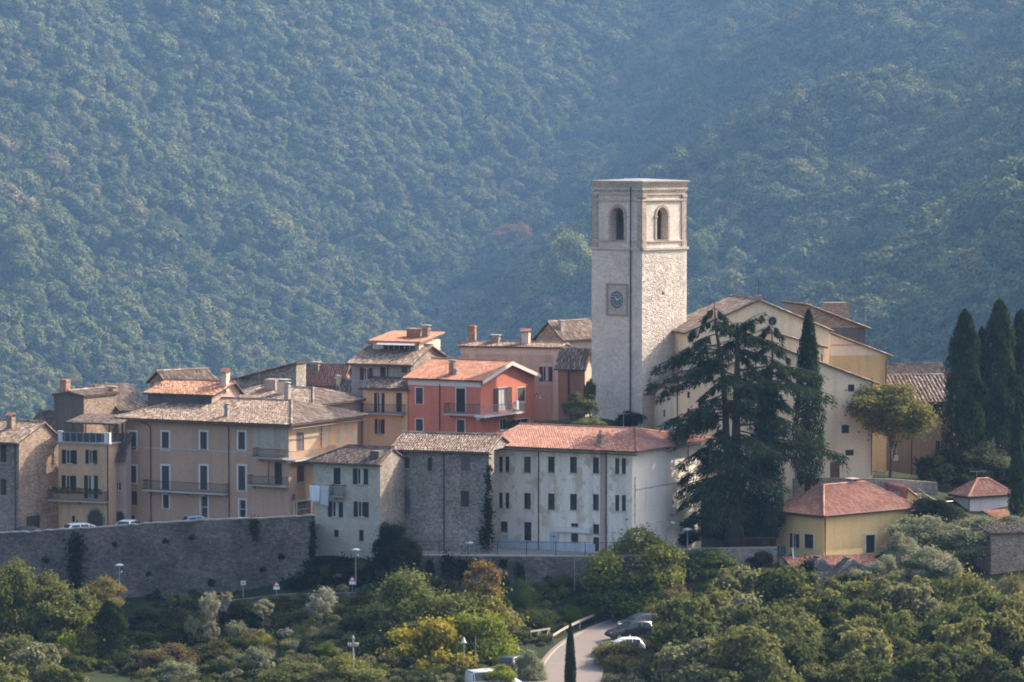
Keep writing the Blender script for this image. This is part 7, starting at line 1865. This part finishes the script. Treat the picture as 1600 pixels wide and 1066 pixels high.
# ------------------------------------------------------------------ fences and rails
def fence(name, label, pts, h_, mat, step, bar=0.02, rails=(0.1, 0.95), post=0.04, every=12, cat='fence', mesh=True):
    o = empty(name, pts[0]); tag(o, label, cat); off = Vector(pts[0]); bars = MB(); rl = MB(); kk = 0
    for a, b in zip(pts[:-1], pts[1:]):
        d = b - a; n = max(1, int(d.length / step))
        for f in rails: rl.tube([a - off + Vector((0, 0, h_ * f)), b - off + Vector((0, 0, h_ * f))], bar * 1.3, 5)
        for k in range(n):
            p = a + d * (k / n) - off; kk += 1
            if kk % every == 1: MB().box((p.x - post, p.y - post, p.z - 0.1), (p.x + post, p.y + post, p.z + h_ * 1.04)).build('post', M[mat], o)
            else: bars.box((p.x - bar / 2, p.y - bar / 2, p.z), (p.x + bar / 2, p.y + bar / 2, p.z + h_))
    rl.build('rail', M[mat], o)['kind'] = 'stuff'
    if bars.v: bars.build('bars', M[mat], o)['kind'] = 'stuff'
    return o
fence('terrace_fence', 'grey metal fence on top of the convent terrace wall', [at(px, py - 0.5, Y + 0.25) + Vector((0, 0, 0.12)) for px, py, Y in tops2], 1.3, 'iron', 0.22, 0.016)
fence('garden_railing', 'iron railing left of the yellow villa under the cedar', [at(px, py, Y) for px, py, Y in ((1163, 858, 353.5), (1190, 857.5, 353.7), (1213, 857, 353.8))], 1.1, 'rust_iron', 0.22, 0.035)
def rail_run(label, pts, mat='trim_white', h_=0.75):
    o = empty('guard_rail', pts[0]); tag(o, label, 'guard rail', 'guard rails along the road'); off = Vector(pts[0])
    for k, (a, b) in enumerate(zip(pts[:-1], pts[1:])):
        MB().prism([a - off + Vector((0, 0, h_ - 0.14)), b - off + Vector((0, 0, h_ - 0.14)), b - off + Vector((0, 0, h_ + 0.10)), a - off + Vector((0, 0, h_ + 0.10))], (0, 0.07, 0)).build('rail', M[mat], o)
    for p in pts: MB().box((p.x - off.x - 0.07, p.y - off.y + 0.08, p.z - off.z - 0.3), (p.x - off.x + 0.07, p.y - off.y + 0.2, p.z - off.z + h_)).build('post', M['galv'], o)
def ground_pt(px, py, Y): p = at(px, py, Y); return Vector((p.x, p.y, surf_z(p.x, p.y)))
def edge_pts(i0, i1, off):
    out = []
    for i in range(i0, i1, 3):
        t_ = ROADC[min(i+1, len(ROADC)-1)] - ROADC[i-1]; n_ = Vector((-t_.y, t_.x, 0)).normalized(); p = ROADC[i] + n_ * (ROADW[i] + off); out.append(Vector((p.x, p.y, ROADC[i].z - 0.05)))
    return out
rail_run('pale guard rail on the far side of the road behind the little cypress', edge_pts(22, 32, 0.5), 'wood_pale'); rail_run('weathered guard rail near the road bend left of the parked cars', edge_pts(34, 44, 0.5), 'wood_pale'); rail_run('white guard rail at the road bend above the yellow shrub', edge_pts(46, 60, 0.5), 'trim_white', 0.9)
a, b = ground_pt(829, 1008, 333.5), ground_pt(860, 1000, 335.5); o = empty('trestle_fence', a); tag(o, 'pale wooden trestle fence at the road edge', 'fence'); d = b - a
a = Vector((0, 0, 0)); MB().prism([a + Vector((0, 0, 0.85)), d + Vector((0, 0, 0.85)), d + Vector((0, 0, 1.0)), a + Vector((0, 0, 1.0))], (0, 0.12, 0)).build('rail', M['wood_pale'], o)
for k in (0.02, 0.5, 0.95):
    MB().tube([d * k + Vector((0, 0.06, -0.2)), d * k + Vector((0, 0.06, 0.85))], 0.06, 6).build('post', M['wood_pale'], o)
    if k < 0.9: MB().tube([d * (k + 0.2) + Vector((0, -0.3, -0.1)), d * (k + 0.42) + Vector((0, 0.04, 0.85))], 0.05, 6).build('brace', M['wood_pale'], o)
p = ground_pt(970, 1000, 336.5); o = empty('litter_bin', p); tag(o, 'small brown litter bin by the black parked car', 'bin')
MB().box((-0.22, -0.22, 0.1), (0.22, 0.22, 0.85)).build('bin_body', M['wood_brown'], o); MB().box((-0.26, -0.26, 0.86), (0.26, 0.26, 0.93)).build('lid', M['wood_pale'], o); MB().box((-0.05, -0.05, -0.1), (0.05, 0.05, 0.1)).build('foot', M['iron'], o)
# villa stairs
h = VILLA; o = empty('villa_stairs', at(1228, 905, 350.0)); tag(o, 'pale blue-grey outside staircase at the left corner of the villa', 'stairs')
for k in range(9): MB().box((-0.6 + k * 0.02, k * 0.28, k * 0.2 - 0.2), (0.75 + k * 0.02, k * 0.28 + 0.28, k * 0.2 + 0.02)).build('step', M['concrete'], o)
MB().prism([(0.76, -0.1, -0.3), (0.76, 2.6, -0.3), (0.76, 2.6, 2.7), (0.76, -0.1, 0.9)], (0.12, 0, 0)).build('stair_wall', M['bluewash'], o)

# ------------------------------------------------------------------ rooftop antennas
def antenna(label, px, top, Y, base_px, boom=1.1, els=7, dish=False):
    a = at(px, top, Y); b = at(px, base_px, Y); H = a.z - b.z; o = empty('rooftop_antenna', b); tag(o, label, 'antenna', 'rooftop television antennas')
    MB().tube([(0, 0, -0.3), (0, 0, H)], 0.025, 5).build('mast', M['galv'], o)
    if boom: 
        MB().tube([(-boom * 0.5, 0, H - 0.08), (boom * 0.7, 0.2, H - 0.02)], 0.018, 4).build('boom', M['galv'], o)
        e = MB()
        for k in range(els):
            x = -boom * 0.45 + boom * 1.1 * k / (els - 1); e.tube([(x, -0.25, H - 0.05), (x, 0.35, H - 0.05)], 0.010, 4)
        e.build('elements', M['galv'], o)['kind'] = 'stuff'
    if dish:
        m = MB(); 
        for rr, dd in ((0.02, 0.0), (0.2, -0.04), (0.38, -0.14)):
            for k in range(14): m.v.append((rr * math.cos(k * math.pi / 7), -0.1 + dd, H * 0.6 + rr * math.sin(k * math.pi / 7)))
        for i in range(2):
            for k in range(14): m.f.append((i*14 + k, i*14 + (k+1) % 14, (i+1)*14 + (k+1) % 14, (i+1)*14 + k))
        m.build('dish', M['trim_white'], o, True)
for a in (('tall antenna with long boom left above the dark square house', 165, 592, 372, 640, 1.6), ('bare mast on the side roof, left of two', 198, 598, 372, 640, 0), ('mast on the side roof, right of two', 210, 601, 372, 640, 0.4), ('antenna on the low brown skyline roof', 281, 563, 378, 588, 1.1),
          ('antenna mast left of the sloping roof', 372, 582, 375, 612, 0.7), ('antenna with white boom over the sloping roof', 405, 559, 388, 600, 1.6), ('small antenna at the top of the sloping roof', 459, 548, 390, 574, 0.9), ('antenna on the red skyline roof chimney', 487, 556, 394, 585, 1.2),
          ('tall antenna on the convent ridge', 1005, 636, 356, 672, 1.2), ('cross-shaped antenna on the convent ridge', 974, 646, 356, 672, 0.9), ('antenna on the roof of the small pale house', 1526, 736, 371, 758, 1.5), ('antenna on the blue-grey house by the tower', 918, 495, 398, 514, 0.8),
          ('antenna on the tan house roof', 742, 519, 386, 545, 0.8), ('mast behind the palazzo hipped roof', 512, 553, 395, 580, 0.0), ('mast antenna on the church side roof', 1352, 480, 394, 505, 0.5)):
    antenna(*a)
p = at(247, 604, 367); o = empty('satellite_dish', p); tag(o, 'round white satellite dish on the low brown skyline house', 'satellite dish')
m = MB()
for rr, dd in ((0.02, 0.0), (0.25, -0.05), (0.45, -0.17)):
    for k in range(16): m.v.append((rr * math.cos(k * math.pi / 8), dd, rr * math.sin(k * math.pi / 8)))
for i in range(2):
    for k in range(16): m.f.append((i*16 + k, i*16 + (k+1) % 16, (i+1)*16 + (k+1) % 16, (i+1)*16 + k))
m.build('reflector', M['trim_white'], o, True); MB().tube([(0, 0.02, 0), (0, 0.3, -0.2), (0, 0.3, -1.0)], 0.03, 5).build('bracket', M['galv'], o); MB().tube([(0, -0.02, -0.4), (0, -0.5, 0)], 0.015, 4).build('feed_arm', M['galv'], o)

tree('scrub bush in front of the parked cars on the right verge', 978, 1000, 1058, 96, 325, (0.20, 0.19, 0.07), 'fine', name='shrub', cat='shrub')
tree('thin yellow-green sapling before the white van', 778, 1036, 1080, 62, 314, YGR, 'fine', name='shrub', cat='shrub')
